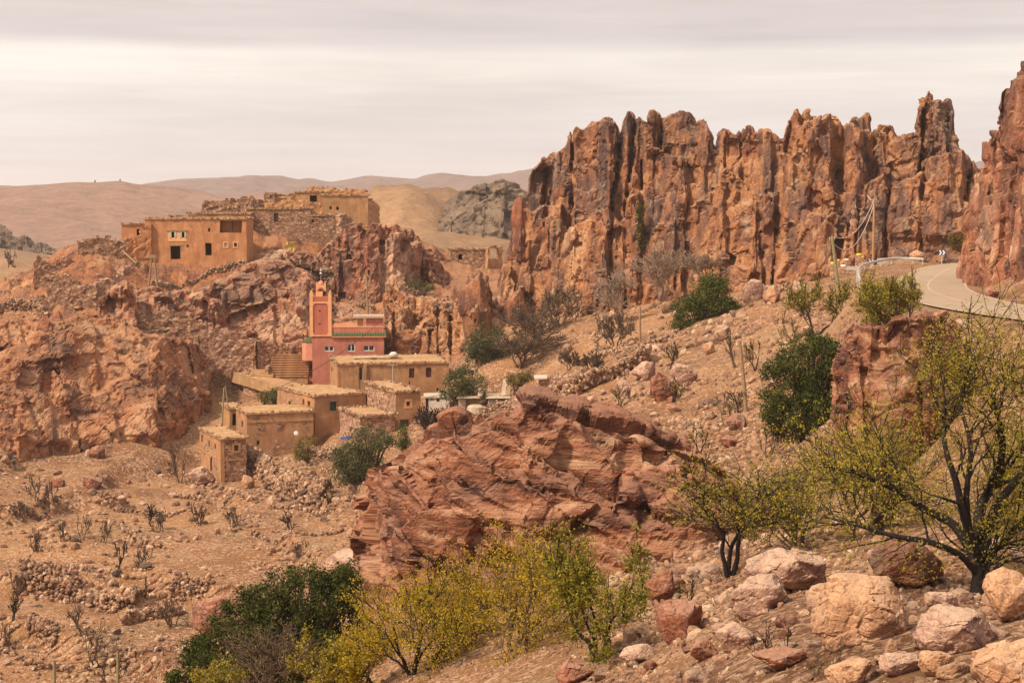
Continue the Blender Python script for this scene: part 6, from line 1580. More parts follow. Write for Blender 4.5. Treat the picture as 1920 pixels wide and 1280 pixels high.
# battered shed, slab ruin, odds and ends
sh = empty('battered_shed', P(862, 772, 154)); tag(sh, 'battered shed of sheets and boards with a sagging roof, right of the whitewashed hut', 'shed')
s_ = 154 / FPX
def SB(nm, pts, mat, th=.05):
    """leaning board from photo-like coordinates (dx px, dz px, depth m)"""
    p_ = [np.array([a * s_, d_, b_ * s_]) for a, b_, d_ in pts]; mb = MB()
    nn = np.cross(p_[1] - p_[0], p_[3] - p_[0]); nn = nn / np.linalg.norm(nn) * th
    mb.add([tuple(q) for q in p_] + [tuple(q + nn) for q in p_], [(0, 1, 2, 3), (7, 6, 5, 4), (0, 4, 5, 1), (1, 5, 6, 2), (2, 6, 7, 3), (3, 7, 4, 0)])
    mb.build(nm, mat, sh, .02)
SB('wall_sheet', [(-2, -6, 0), (10, -6, 0), (12, 24, 0.2), (-3, 24, 0)], M_sheet)
SB('wall_sheet', [(11, -4, .6), (36, -4, .6), (36, 24, .6), (12, 24, .6)], M_wood)
SB('wall_sheet', [(52, -6, -.2), (66, -6, -.2), (68, 23, 0), (54, 24, 0)], M_sheet)
SB('wall_sheet', [(68, -5, .1), (86, -3, .3), (88, 22, .3), (70, 22, .1)], M_conc)
SB('roof_sheet', [(-6, 26, -.4), (38, 27, -.4), (36, 30, 2), (-4, 31, 2)], M_sheet)
SB('roof_sheet', [(50, 26, -.4), (98, 26, -.4), (92, 31, 2), (48, 31, 2)], M_sheet)
SB('leaning_board', [(78, 30, .5), (86, 30, .5), (90, 60, 1.4), (82, 60, 1.4)], M_sheet)
SB('leaning_board', [(88, 30, .5), (95, 30, .5), (97, 58, 1.4), (91, 58, 1.4)], M_wood)
SB('leaning_board', [(34, 30, .0), (42, 30, .0), (48, 42, .5), (36, 46, .5)], M_sheet)
SB('leaning_board', [(86, 8, -.5), (98, 2, -.5), (97, 18, .2), (88, 22, .2)], M_lime)
tkk = MB(); tkk.cyl((0, 0), .9, 0, .62, 16, .85); tkk.cyl((0, 0), .85, .62, .8, 16, .55)
o = tkk.build('feed_tub', M_sheet); o.location = P(892, 774, 153); tag(o, 'pale rounded tub standing in the open front of the battered shed', 'tub')
sl = empty('slab_shelter', P(1010, 722, 146)); tag(sl, 'low stone shelter roofed with long pale slabs on the slope above the outcrop', 'shelter')
s_ = 146 / FPX
mb = MB(); mb.box(0, 92 * s_, 0, 2.2, -1.2, 12 * s_); mb.build('stone_walls', M_stonep, sl, .15, jscale=2)
for k in range(4):
    mb = MB(); mb.box(-.4 + k * 1.25, .8 + k * 1.25, -.35, 2.4, 12 * s_ + .01 + .05 * k, 12 * s_ + .13 + .05 * k); mb.build('roof_slab', M_sheet if k % 2 else M_conc, sl, .05)
mb = MB(); mb.box(0, .95, 0, .4, 0, .14); mb.box(.25, .7, -.2, 0, .0, .1)
o = mb.build('tarpaulin', M_blue, None, .12, jscale=3); o.location = P(638, 822, 147.5); tag(o, 'crumpled blue plastic tarpaulin on the yard wall by the grey-green tree', 'tarpaulin')
mb = MB(); mb.cyl((0, 0), .13, 0, .04, 12, .22); mb.cyl((0, 0), .22, .04, .07, 12, .16)
o = mb.build('satellite_dish', M_white, None); o.location = P(555, 812, 151); o.rotation_euler = (1.2, .3, .2); tag(o, 'white dish propped beside the stone-speckled ochre house', 'satellite dish')
tb = TB(); tb.add([P(330, 548, 192), P(360, 556, 191), P(378, 570, 190)], .14, 6); o = tb.build('fallen_log', M_wood); tag(o, 'bleached log lying right of the A-shaped double pole', 'log')
tb = TB(); tb.add([P(228, 468, 196), P(240, 480, 195.5), P(256, 494, 195)], .14, 6); o = tb.build('fallen_beam', M_wood); tag(o, 'bleached beam leaning on the mud wall by the big hilltop house', 'beam')
tb = TB(); tb.add([P(78, 560, 191), P(66, 572, 190.5)], .12, 6); o = tb.build('fallen_beam', M_wood); tag(o, 'beam sloping beside the roofless room at the far left', 'beam')
for k, (a, b_, Y_) in enumerate(((178, 339, 1690), (225, 337, 1690))):
    c_ = MB(); c_.cyl((0, 0), .9, -2, 1.3, 7, .4); o = c_.build('cairn', M_grey, None, .3); o.location = P(a, b_ + 1.5, 1190)
    tag(o, ['tiny cairn on the far left hill crest, left of the two', 'tiny cairn on the very top of the far left hill'][k], 'cairn')
# ------------------------------------------------------------------ trees and shrubs
def bark_mat(name, c):
    return simple(name, c, 0.95, 0.35, 9.0, 0.02)
M_bkdark = bark_mat('blackened_bark', (0.028, 0.020, 0.018))
M_bkbrown = bark_mat('brown_bark', (0.10, 0.062, 0.045))
M_bkgrey = bark_mat('grey_twigs', (0.13, 0.085, 0.062))
M_bkpale = bark_mat('bleached_branches', (0.28, 0.20, 0.15))
def leaf_mat(name, stops, trans=0.35):
    m = bpy.data.materials.new(name); m.use_nodes = True; t = NT(m.node_tree); t.n.clear()
    at = t.new('ShaderNodeAttribute', attribute_name='tint').outputs['Fac']
    c = t.ramp(at, stops)
    d = t.new('ShaderNodeBsdfDiffuse'); t.set(d, 'Color', c)
    tr = t.new('ShaderNodeBsdfTranslucent'); t.set(tr, 'Color', c)
    mx = t.new('ShaderNodeMixShader'); t.set(mx, 0, trans); t.l.new(d.outputs[0], mx.inputs[1]); t.l.new(tr.outputs[0], mx.inputs[2])
    o_ = t.new('ShaderNodeOutputMaterial'); t.l.new(mx.outputs[0], o_.inputs[0]); return m
L_yel = leaf_mat('yellowing_leaves', [(0.0, (0.13, 0.14, 0.018)), (0.35, (0.34, 0.27, 0.022)), (0.7, (0.52, 0.36, 0.035)), (1.0, (0.62, 0.38, 0.05))])
L_yg = leaf_mat('yellow_green_leaves', [(0.0, (0.10, 0.11, 0.022)), (0.4, (0.27, 0.235, 0.035)), (0.8, (0.47, 0.36, 0.05)), (1.0, (0.56, 0.36, 0.08))])
L_dk = leaf_mat('dark_evergreen_leaves', [(0.0, (0.025, 0.034, 0.012)), (0.5, (0.062, 0.075, 0.020)), (1.0, (0.14, 0.145, 0.038))], .15)
L_gr = leaf_mat('green_leaves', [(0.0, (0.032, 0.045, 0.012)), (0.5, (0.085, 0.105, 0.024)), (1.0, (0.17, 0.18, 0.04))], .2)
L_gg = leaf_mat('grey_green_leaves', [(0.0, (0.045, 0.055, 0.025)), (0.5, (0.105, 0.115, 0.05)), (1.0, (0.20, 0.20, 0.09))], .2)
L_ol = leaf_mat('olive_brown_leaves', [(0.0, (0.08, 0.065, 0.025)), (0.5, (0.18, 0.14, 0.045)), (1.0, (0.32, 0.24, 0.08))], .2)

def leaves(name, C, size, mat, parent, r, tint):
    """leaf-sized rhombs at C"""
    n_ = len(C)
    if n_ < 3: return
    # leaves stand in small sprays
    k3 = max(1, n_ // 4); src = C[r.randint(0, n_, k3)]; ts = np.asarray(tint)[:len(C)]
    C = np.repeat(src, 4, 0)[:n_]; n_ = len(C); C = C + r.normal(0, size * 1.5, (n_, 3)); tint = np.clip(0.5 + np.repeat(ts[:k3] - .5, 4)[:n_] + r.normal(0, .08, n_), 0, 1)
    R = rotm(r, n_); L = size * r.uniform(.6, 1.3, n_)
    q = np.array([[1, 0, 0], [0, .42, .06], [-1, 0, 0], [0, -.42, .06]], float)
    V = np.einsum('ij,njk->nik', q, R) * L[:, None, None] + C[:, None, :]
    i = (np.arange(n_) * 4)[:, None] + np.arange(4)[None]
    return mk(name, V.reshape(-1, 3), i, mat, parent, attrs={'tint': np.repeat(np.clip(tint, 0, 1), 4)})

LIMBS = None
def branching(r, h_, spread, lean=(0, 0), stems=1, levels=4, r0=0.12, kids=(3, 5), up=0.35, wig=0.16, first=0.28, squat=1.0, stilt=(.1, .45)):
    """returns list of (points, radii, level)"""
    out_ = []; L0 = h_ * first
    def grow_(p, d, L, rad, lev):
        n_ = 7 if lev == 1 else (5 if lev == 2 else (4 if lev == 3 else 3)); pts = [p]; q = p.copy(); dd_ = d.copy()
        for k in range(n_):
            dd_ = dd_ + r.normal(0, wig, 3) + np.array([0, 0, up * .12]); dd_ /= np.linalg.norm(dd_)
            q = q + dd_ * L / n_; pts.append(q.copy())
        rad1 = rad * (0.55 if lev < levels else 0.35)
        out_.append((np.array(pts), np.linspace(rad, rad1, n_ + 1), lev))
        if lev >= levels: return
        nk = r.randint(kids[0], kids[1] + 1)
        for k in range(nk):
            f_ = r.uniform(0.35, 1.0) if k < nk - 2 else 1.0
            i_ = min(int(f_ * n_), n_); base_ = pts[i_]; loc_d = dd_ if i_ == n_ else (pts[min(i_ + 1, n_)] - pts[i_]) / (np.linalg.norm(pts[min(i_ + 1, n_)] - pts[i_]) + 1e-9)
            a = r.normal(0, 1, 3); a -= a @ loc_d * loc_d; a /= np.linalg.norm(a)
            ang = r.uniform(.35, .95)
            nd = loc_d * math.cos(ang) + a * math.sin(ang); nd[2] = nd[2] * squat + up * .35; nd[:2] *= spread; nd /= np.linalg.norm(nd)
            grow_(base_, nd, L * r.uniform(.55, .85), rad1 * r.uniform(.6, .85), lev + 1)
    if LIMBS:
        for pts, ra in LIMBS:
            pts = catmull(np.array(pts), 3); rad = np.linspace(ra, ra * .3, len(pts)); out_.append((pts, rad, 1))
            for k in range(11):
                i_ = r.randint(len(pts) // 4, len(pts)); d = pts[min(i_, len(pts) - 1)] - pts[i_ - 1]; d /= np.linalg.norm(d)
                a = r.normal(0, 1, 3); a -= a @ d * d; a /= np.linalg.norm(a); nd = d * .7 + a * .75; nd[2] = nd[2] + .25; nd /= np.linalg.norm(nd)
                grow_(pts[i_], nd, h_ * r.uniform(.13, .24), rad[i_] * .55, 3)
        return out_
    for s in range(stems):
        a = r.uniform(0, 6.28); t_ = r.uniform(*stilt) if stems > 1 else r.uniform(0, .15)
        d = np.array([math.cos(a) * t_ + lean[0], math.sin(a) * t_ + lean[1], 1.0]); d /= np.linalg.norm(d)
        grow_(np.array([math.cos(a) * .04 * stems, math.sin(a) * .04 * stems, -.25]), d, L0 * r.uniform(.85, 1.15) * (1.3 if stems > 1 else 1), r0, 1)
    return out_
def tree(label, px, pyb, hpx, wpx, seed, bark=None, leaf=None, nleaf=0, lsize=0.05, Y=None, name='almond_tree', cat='tree', stems=2, levels=4, kids=(3, 4), r0=None, spread=1.0, up=.35, wig=.16,
         clump=.35, twig=True, lean=(0, 0), group=None, first=.3, squat=1.0, bias=0.0, lvl_leaf=None, sides=5, stilt=(.1, .45)):
    r = np.random.RandomState(seed * 13 + 5)
    b_ = G(px, pyb) if Y is None else P(px, pyb, Y)
    h_ = hpx * b_[1] / FPX; w_ = wpx * b_[1] / FPX
    br = branching(r, h_, spread, lean, stems, levels, (r0 or h_ * .028), kids, up, wig, first, squat, stilt)
    A = np.concatenate([q[0] for q in br]); k3 = np.percentile(A[:, 2], 99.3) or 1
    sx = w_ / 2 / max(1e-3, np.percentile(np.abs(A[:, 0] - 0), 98)); sz = h_ / max(.1, k3)
    S = np.array([sx, (sx * .5 + min(sx, sz) * .5), sz])
    if LIMBS: S = np.ones(3)
    e = empty(name, b_); tag(e, label, cat, group)
    tb = TB(); tips = []; cd = []
    for pts, rad, lev in br:
        q = pts.copy(); m_ = q[:, 2] > -0.2; q = q * np.where((q[:, 2] > -.1)[:, None], S, [1, 1, 1])
        rad = np.maximum(rad * (0.5 + 0.5 * min(1.5, sz)), 0.00022 * b_[1])
        tb.add(q, rad, sides if lev <= 2 else 3)
        if lev >= (lvl_leaf or levels - 1): tips.append(q); cd.append(np.full(len(q), r.rand()))
    tb.build('trunk', bark or M_bkbrown, e)
    if nleaf:
        T = np.concatenate(tips); tc_ = np.concatenate(cd); i_ = r.randint(0, len(T), nleaf)
        # leave some twigs bare
        ok = tc_[i_] > 0.12; i_ = i_[ok]
        C = T[i_] + r.normal(0, clump, (len(i_), 3)) * np.array([1, 1, .8]) * min(h_, w_) * .10
        C = C[C[:, 2] > h_ * .12]; tt = tc_[i_][:len(C)]
        low = vnoise(C * 1.6 + seed) * .5
        leaves('crown', C, lsize, leaf, e, r, np.clip(0.45 + bias + (tt - .5) * .45 + low + r.normal(0, .16, len(C)), 0, 1))
    return e
def shrub(label, px, pyb, blobs, leaf, nleaf, lsize, seed, Y, bark=None, name='evergreen_shrub', cat='shrub', stem_px=None, bias=0.0, dense=.3, group=None):
    """blobs: (photo x, photo y, rx px, ry px) lumps that make up the crown"""
    r = np.random.RandomState(seed * 17 + 3); b_ = P(px, pyb, Y); s = Y / FPX
    e = empty(name, b_); tag(e, label, cat, group)
    ar = np.array([a[2] * a[3] for a in blobs], float); pr = ar / ar.sum()
    Cs = []; Ts = []; tb = TB(); cs = []
    for (a, c, rx, ry), p_ in zip(blobs, pr):
        cen = np.array([(a - px) * s, r.uniform(-.5, .8) * rx * s, (pyb - c) * s]); R_ = np.array([rx * s, (rx + ry) / 2 * s, ry * s])
        nc = max(14, int(90 * p_ * len(blobs) ** .5))
        D = r.normal(size=(nc, 3)); D /= np.linalg.norm(D, axis=1)[:, None]
        cc = cen + D * R_ * r.uniform(.45, .95, nc)[:, None] ** .6
        cs.append((cen, cc)); rad = r.uniform(.16, .36, nc) * R_.mean()
        n_ = int(nleaf * p_); k = r.randint(0, nc, n_)
        d2 = r.normal(size=(n_, 3)); d2 /= np.linalg.norm(d2, axis=1)[:, None]
        Cs.append(cc[k] + d2 * (rad[k] * r.uniform(.3, 1.0, n_) ** .5)[:, None]); ct_ = r.rand(nc)
        Ts.append(.45 + bias + (ct_[k] - .5) * .55 + r.normal(0, .14, n_))
        for q in cc[:: max(1, nc // 9)]:
            mid = cen * .5 + q * .25; mid[2] = max(mid[2] * .8, .1)
            tb.add([np.array([r.uniform(-.12, .12) * rx * s, 0, -.3]), mid + r.normal(0, .1, 3), cen * .3 + q * .7, q], [.035 * R_.mean() + .02, .03 * R_.mean() + .015, .018, .010], 4)
    tb.build('trunk', bark or M_bkbrown, e)
    C = np.concatenate(Cs); leaves('crown', C, lsize, leaf, e, r, np.concatenate(Ts))
    return e

# evergreen shrubs
shrub('large dark evergreen spreading along the bottom left of centre, biggest dark crown', 520, 1290,
      [(580, 1120, 90, 58), (635, 1110, 48, 52), (500, 1170, 110, 60), (440, 1205, 75, 45), (375, 1240, 52, 38), (520, 1235, 120, 50), (640, 1180, 52, 60), (640, 1250, 46, 45), (345, 1275, 40, 30), (600, 1075, 22, 26), (655, 1072, 20, 28), (470, 1130, 60, 30)], L_dk, 52000, .060, 1, 52, bias=-.02)
shrub('dense green shrub on the slope directly left of the purplish red rock block', 1505, 838,
      [(1565, 745, 40, 62), (1545, 790, 48, 34), (1500, 795, 62, 34), (1520, 690, 62, 58), (1470, 720, 46, 55), (1545, 730, 42, 60), (1500, 765, 60, 38), (1530, 648, 38, 30), (1455, 770, 30, 32), (1560, 660, 26, 34)], L_dk, 36000, .080, 2, 82, bias=.06)
shrub('bright green bushy tree at the cliff foot halfway up the slope', 1325, 632,
      [(1335, 560, 44, 42), (1300, 590, 40, 34), (1350, 590, 46, 32), (1338, 530, 26, 18), (1388, 575, 22, 18), (1280, 605, 24, 20)], L_gr, 16000, .12, 3, 148, name='evergreen_tree', cat='tree')
shrub('grey-green bush right of the mosque among brown brush', 920, 692,
      [(912, 640, 42, 32), (940, 665, 30, 24), (895, 660, 28, 26)], L_gg, 8000, .12, 4, 165, bark=M_bkgrey, bias=-.1)
shrub('olive bush growing against the whitewashed hut', 870, 762,
      [(872, 715, 38, 28), (850, 730, 26, 26), (895, 725, 24, 24), (865, 745, 28, 14)], L_gg, 7500, .10, 5, 155, bias=-.05)
shrub('grey-green feathery tree in front of the low stone shed', 685, 918,
      [(695, 820, 38, 26), (655, 850, 34, 24), (648, 885, 30, 26), (715, 830, 26, 18), (682, 865, 40, 26), (665, 870, 40, 30)], L_gg, 14000, .10, 6, 136, name='tamarisk_tree', cat='tree', bias=.02)
shrub('pair of small green bushes behind the long ochre roof, right one', 517, 757, [(517, 742, 13, 14)], L_gg, 1300, .10, 7, 172, bias=.05)
shrub('pair of small green bushes behind the long ochre roof, left one', 495, 757, [(495, 745, 11, 12)], L_ol, 1000, .10, 8, 172, bias=.05)
shrub('upright spiky green plant beside the feathery tree', 757, 842, [(757, 815, 9, 24), (752, 830, 12, 10), (764, 828, 9, 10)], L_gr, 1200, .09, 9, 141, name='cactus_bush')
shrub('low green weeds on the verge inside the road bend', 1820, 548, [(1836, 543, 14, 4), (1826, 537, 9, 4)], L_ol, 900, .07, 10, 119, name='verge_weeds', bias=.1)
shrub('small green tuft under the tan rock right of the mosque', 795, 545, [(780, 535, 20, 7), (802, 540, 14, 8)], L_gg, 1000, .11, 11, 199)
shrub('dark green ferny plant growing in the cliff cleft', 1199, 470, [(1199, 400, 5, 20), (1198, 440, 5, 24), (1200, 470, 4, 14)], L_dk, 1500, .12, 12, 181.5, name='cleft_bush', bias=.1)
shrub('brownish brush below the grey-green bush near the pole', 965, 735, [(968, 712, 22, 12), (985, 705, 14, 9)], L_ol, 1600, .10, 13, 151, bark=M_bkgrey)
shrub('grey brush tumbling over the yard wall, left of the feathery tree', 578, 862, [(575, 838, 24, 22), (562, 850, 14, 14)], L_ol, 2200, .09, 14, 147.5, bark=M_bkgrey, bias=.05)

# yellow almond trees across the bottom
Tr = tree
Tr('yellow-leaved almond tree, tallest of the yellow ones at the bottom centre', 985, 1300, 320, 260, 1, M_bkbrown, L_yel, 20000, .036, Y=42, stems=3, levels=5, kids=(3, 4), clump=.62, bias=.10)
Tr('yellow almond tree with twin dark stems, left of the tallest yellow one', 790, 1310, 240, 250, 2, M_bkdark, L_yel, 18000, .036, Y=44, stems=3, levels=5, kids=(3, 4), clump=.62, bias=.06)
Tr('yellow-topped almond leaning left, between the twin-stemmed one and the tallest', 900, 1290, 275, 170, 3, M_bkbrown, L_yel, 13000, .037, Y=47, stems=2, levels=5, kids=(3, 4), clump=.62, bias=.16)
Tr('green and yellow almond tree with a thick dark twisted trunk', 1125, 1243, 245, 190, 4, M_bkdark, L_yg, 13000, .042, Y=37, stems=3, levels=5, kids=(3, 4), clump=.32, bias=-.1)
Tr('thin almond tree with a bare curved stem at the right foot of the outcrop', 1213, 1192, 195, 95, 5, M_bkdark, L_yg, 5000, .050, Y=45, stems=1, levels=4, clump=.35, bias=-.15, lean=(-.25, 0))
Tr('low yellow almond sapling at the bottom edge, beside the dark evergreen', 690, 1320, 140, 150, 6, M_bkbrown, L_yel, 9500, .046, Y=45, stems=3, levels=4, clump=.35, bias=.12)
Tr('orange-tinged almond sapling at the bottom edge below the evergreen', 590, 1330, 140, 150, 7, M_bkbrown, L_yg, 7500, .046, Y=45, stems=3, levels=4, clump=.35, bias=.12)
Tr('grey tangled thorn bush with few leaves in front of the dark evergreen', 505, 1300, 130, 190, 8, M_bkgrey, L_ol, 1600, .035, Y=46, stems=5, levels=5, kids=(3, 4), name='thorn_bush', cat='bush', clump=.3)
Tr('yellow-green bush filling the bottom left of the evergreen', 400, 1310, 70, 130, 9, M_bkbrown, L_yg, 4600, .046, Y=48, stems=4, levels=4, name='bush', cat='bush', clump=.4)
# right side
_b = P(1832, 1122, 31)
def _L(pts): return [P(a, c, 31 + dy) - _b for a, c, dy in pts]
LIMBS = [(_L([(1832, 1140, 0), (1834, 1085, 0), (1838, 1045, 0)]), .20),
         (_L([(1832, 1075, 0), (1800, 1040, -.2), (1740, 1015, -.5), (1680, 1005, -.6), (1610, 985, -.4), (1545, 968, 0)]), .085),
         (_L([(1834, 1060, 0), (1790, 985, .3), (1735, 955, .5), (1690, 925, .4), (1650, 905, .2), (1610, 890, 0)]), .11),
         (_L([(1836, 1050, 0), (1808, 970, -.3), (1792, 900, -.5), (1775, 850, -.6), (1768, 800, -.4), (1772, 765, -.2)]), .10),
         (_L([(1838, 1050, 0), (1835, 960, .3), (1865, 900, .6), (1880, 840, .6), (1872, 780, .4), (1855, 730, .3)]), .12),
         (_L([(1842, 1045, 0), (1862, 960, 0), (1905, 900, .2), (1945, 850, .4), (1958, 790, .4), (1945, 740, .2)]), .10),
         (_L([(1820, 1010, 0), (1812, 930, -.4), (1820, 850, -.6), (1812, 800, -.6), (1800, 760, -.3), (1808, 720, 0)]), .07),
         (_L([(1850, 1040, 0), (1890, 1010, .4), (1930, 960, .5), (1980, 920, .5)]), .07)]
Tr('big black-trunked almond tree with sparse yellow leaves at the right edge', 1832, 1122, 500, 460, 17, M_bkdark, L_yg, 34000, .030, Y=31, levels=5, kids=(3, 4), clump=.45, bias=.08, sides=8, wig=.2, spread=1.1)
LIMBS = None
Tr('dark-stemmed almond tree left of the black-trunked one, bent trunk', 1365, 1062, 215, 250, 12, M_bkdark, L_yg, 6000, .044, Y=45, stems=3, levels=5, kids=(3, 5), r0=.08, clump=.8, spread=1.3, squat=.8)
Tr('yellow-green almond thicket behind the black-trunked tree', 1620, 1060, 270, 330, 13, M_bkbrown, L_yg, 11000, .044, Y=43, stems=5, levels=5, kids=(3, 4), clump=.9, spread=1.25)
Tr('slender almond tree between the bent trunk and the thicket', 1490, 1060, 210, 200, 14, M_bkgrey, L_yg, 5500, .044, Y=46, stems=3, levels=5, kids=(3, 4), clump=.32, spread=1.1)
Tr('leafy almond cut by the right edge behind the black-trunked tree', 1935, 1090, 330, 200, 15, M_bkbrown, L_yg, 11000, .042, Y=36, stems=3, levels=5, kids=(3, 4), clump=.3)
Tr('gnarled almond tree leaning left just below the road-bend pole', 1530, 632, 105, 130, 16, M_bkdark, L_yg, 6500, .075, stems=2, levels=5, kids=(3, 4), clump=.35, lean=(.2, 0), bias=-.05)
Tr('bushy yellow-green almond tree standing in front of the road', 1640, 640, 120, 110, 18, M_bkbrown, L_yg, 9000, .075, stems=4, levels=5, kids=(3, 4), clump=.4, bias=-.05)
Tr('twiggy almond tree with a bare dark stem against the asphalt', 1697, 628, 115, 80, 19, M_bkbrown, L_yg, 3600, .07, stems=2, levels=5, kids=(3, 4), clump=.35, bias=-.05)
Tr('twisted dark tree hanging from the rock at the bend', 1822, 480, 55, 80, 20, M_bkdark, L_ol, 2600, .07, Y=130, stems=2, levels=4, clump=.4, lean=(-.5, 0))
# bare brush at the foot of the cliff
for k, (lb, a, b_, h_, w_, Y_, nl) in enumerate([
    ('bare grey-brown bush under the cliff, left of the whitish tree', 1165, 590, 78, 90, 168, 0), ('round bare bush beside the slim brown pole', 1155, 652, 62, 75, 150, 500),
    ('whitish leafless tree against the cliff left of the bushy green tree', 1240, 560, 95, 95, 172, 0), ('brown thicket at the cliff foot right of the whitish tree', 1320, 530, 55, 90, 170, 400),
    ('dark bare bush between the grey-green bush and cliff foot', 1010, 680, 110, 110, 163, 900), ('bare dark shrub right of the grey-green bush', 975, 690, 75, 90, 160, 600),
    ('faint olive brush at the bottom of the left cliff face', 1045, 620, 80, 110, 176, 1800), ('scraggy bush on the sand below the round bare bush', 1115, 700, 42, 46, 140, 150),
    ('thin grey bush above the rubble bank', 1065, 690, 34, 50, 148, 200), ('dark dead bush and thorn heap below the square stone house', 805, 830, 70, 75, 143, 0)]):
    bk = M_bkpale if 'whitish' in lb else (M_bkdark if 'dead' in lb else M_bkgrey)
    Tr(lb, a, b_, h_, w_, 30 + k, bk, L_ol, nl, .06, Y=Y_, stems=4, levels=5, kids=(3, 4), name='bare_bush', cat='bush', clump=.35)
# small trees on the right slope
for k, (lb, a, b_, h_, w_) in enumerate([
    ('small bare tree left of the green post above the outcrop', 1157, 784, 62, 50), ('forked leafless sapling in the gully above the outcrop', 1315, 862, 75, 55), ('little almond with dark stem near the rock gully', 1360, 800, 58, 40),
    ('thin bare tree beside the ochre block on the slope', 1262, 692, 48, 40), ('small yellow-green sapling beside the leaning ochre pole', 1415, 695, 60, 44), ('bare crooked tree touching the leaning ochre pole', 1378, 690, 75, 70),
    ('yellow-green bush beside the steep-faced reddish boulder', 1262, 755, 46, 50), ('bent dark sapling right of the leaning pole base', 1385, 772, 46, 50), ('small twiggy tree below the road bend pole', 1490, 640, 55, 60),
    ('thin bush on the bare bank left of the purplish block', 1540, 880, 60, 60), ('low yellow weed bush at the right foot of the outcrop', 1330, 1000, 40, 60), ('leafless sapling below the small green shrub root', 1440, 860, 55, 50),
    ('small yellow bush near the scree, right of the thin almond tree', 1290, 1130, 45, 50), ('sprawling dry thorn with green tips below the pale slab', 1420, 1250, 90, 130), ('dry twiggy thorn at the bottom right of centre', 1530, 1275, 80, 110),
    ('little dry thorn by the cracked cream boulder', 1830, 1270, 50, 60)]):
    Tr(lb, a, b_, h_, w_, 60 + k, M_bkdark if k % 3 != 2 else M_bkgrey, L_yg, 260 if k < 13 else 120, .05 if k < 11 else .02, stems=2, levels=4, kids=(2, 4), name='small_tree' if k < 9 else 'thorn_bush', cat='tree' if k < 9 else 'bush', clump=.4)
# leafless trees of the terraced fields
FT = [(68, 955, 55, 44, 'grey leafless tree, left of the pair on the bare slope by the rocks'), (97, 955, 48, 30, 'grey leafless tree, right of the pair on the bare slope by the rocks'), (38, 982, 34, 34, 'small dark leaning tree at the left edge below the leafless pair'),
      (285, 988, 44, 40, 'dark forked stump in the middle of the fields'), (373, 985, 40, 34, 'dark bush-like dead tree on a terrace below the gable house'), (440, 990, 36, 36, 'black many-stemmed dead tree near the right terraces'),
      (545, 1003, 42, 40, 'bare Y-shaped tree on the terrace nearest the big outcrop'), (190, 1018, 38, 40, 'spiky dead tree left of the centre of the fields'), (66, 1035, 40, 22, 'thin dark sapling near the left edge of the fields'),
      (222, 1066, 50, 34, 'dead tree with three dark stems above the ploughed patch'), (273, 1066, 34, 36, 'squat black stump beside the dark grey stone'), (272, 1128, 36, 12, 'lone burnt stump in the sandy field'),
      (155, 1008, 40, 36, 'grey thorny tree on the upper field'), (118, 1018, 34, 24, 'small thorny tree left of the grey one on the upper field'), (34, 1122, 44, 24, 'dark twisted stump on the big terrace wall'), (155, 1190, 56, 56, 'grey leafless tree just below the big terrace wall'),
      (185, 1245, 70, 84, 'sprawling black dead tree near the bottom left'), (325, 1180, 60, 60, 'tangled bare tree beside the pale red boulder'), (20, 1170, 50, 46, 'thin yellowish tree at the lower left edge'), (338, 905, 66, 44, 'tall bare tree in front of the gable house'),
      (5, 1215, 50, 40, 'leafless tree cut by the left edge of the photo'), (215, 1288, 50, 60, 'dead bush beside the right fence post'), (430, 1215, 40, 40, 'small bare bush between pale red boulder and evergreen'), (560, 1060, 30, 30, 'small dry bush near the right end of the fields'),
      (615, 950, 26, 26, 'little bare bush on the terrace below the yard wall'), (15, 500, 30, 30, 'lone small tree on the plain beyond the roofless room'), (300, 1000, 40, 34, 'thin bare sapling right of the dark forked stump')]
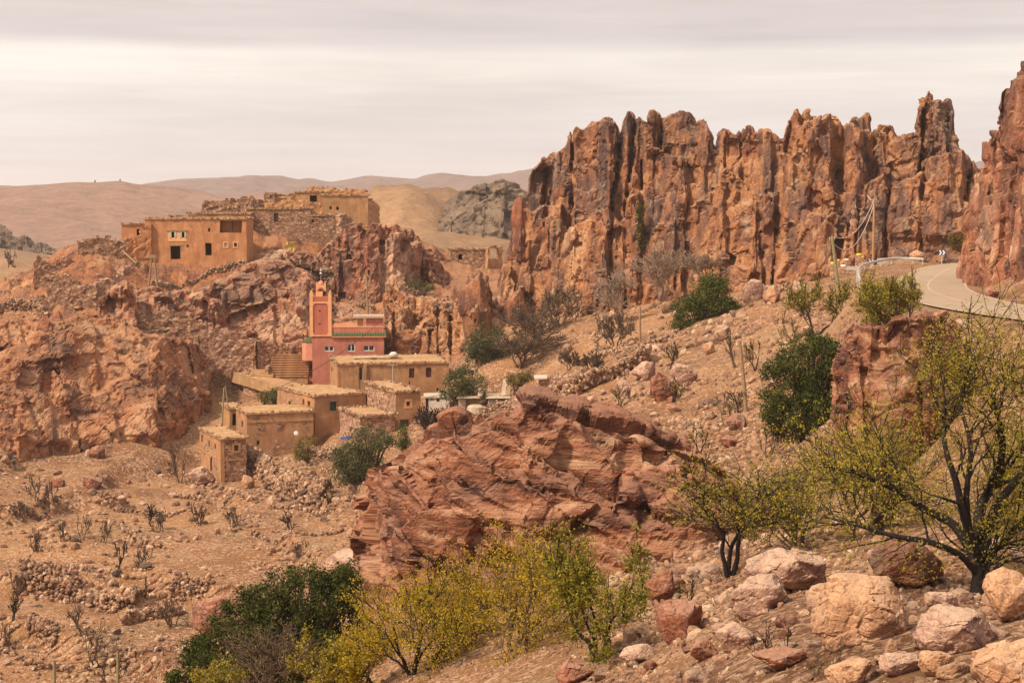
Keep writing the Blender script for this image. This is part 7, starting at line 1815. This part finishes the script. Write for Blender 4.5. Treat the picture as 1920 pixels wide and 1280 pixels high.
for k, (a, b_, h_, w_, lb) in enumerate(FT):
    Y_ = 330 if b_ == 500 else None
    Tr(lb, a, b_, h_ * 1.05, w_, 90 + k, (M_bkdark, M_bkbrown, M_bkgrey)[k % 3] if 'grey' not in lb else M_bkgrey, L_yg, 60 if ('yellowish' in lb or 'leaning' in lb) else 0, .06, Y=Y_, stems=2 + k % 3, levels=4, kids=(2, 4), name='leafless_tree', cat='tree', r0=.055, wig=.25)

# every loose rock gets its own words: colour, size and the landmark it lies beside
LM = []
for o_ in list(COL.objects):
    lb = o_.get('label')
    if o_.parent is None and lb and o_.get('category') in ('boulder', 'tree', 'bush', 'shrub', 'pole', 'post', 'house', 'hut', 'shed', 'rock outcrop', 'stone wall', 'ruin') and not o_.get('group'):
        if o_.type == 'MESH' and o_.location.length == 0:
            n_ = len(o_.data.vertices); q = o_.data.vertices[n_ // 2].co
        else: q = o_.location
        ph = lb.split(',')[0]
        if len(ph.split()) > 9: continue
        ph = ' '.join(ph.split())
        LM.append((px_of(q), ph))
USED = {}
for o_, colr, sz in sorted(ROCKS, key=lambda a: -a[2]):
    x, y = px_of(o_.location)
    ds = sorted(LM, key=lambda a: math.hypot(a[0][0] - x, (a[0][1] - y) * 1.3))[:14]
    szw = 'big' if sz > 40 else ('middling' if sz > 24 else 'small')
    done = False
    for (lx, ly), ph in ds:
        dx, dy = x - lx, y - ly
        if abs(dx) > abs(dy) * 1.2: dr_ = 'right of' if dx > 0 else 'left of'
        else: dr_ = 'below' if dy > 0 else 'above'
        for q in (dr_,):
            lb = szw + ' ' + colr + ' rock ' + q + ' the ' + ph
            if lb not in USED: USED[lb] = 1; o_['label'] = lb; done = True; break
        if done: break
# ------------------------------------------------------------------ the air
HAZE = True
if HAZE:
    mb = MB(); mb.box(-4200, 4200, -300, 3900, -60, 135)
    m = bpy.data.materials.new('air'); m.use_nodes = True; t = NT(m.node_tree); t.n.clear()
    v = t.new('ShaderNodeVolumePrincipled'); t.set(v, 'Color', (0.97, 0.90, 0.90, 1)); t.set(v, 'Density', 0.00015); t.set(v, 'Anisotropy', 0.2)
    o_ = t.new('ShaderNodeOutputMaterial'); t.l.new(v.outputs[0], o_.inputs['Volume'])
    tag(mb.build('haze', m), kind='stuff')
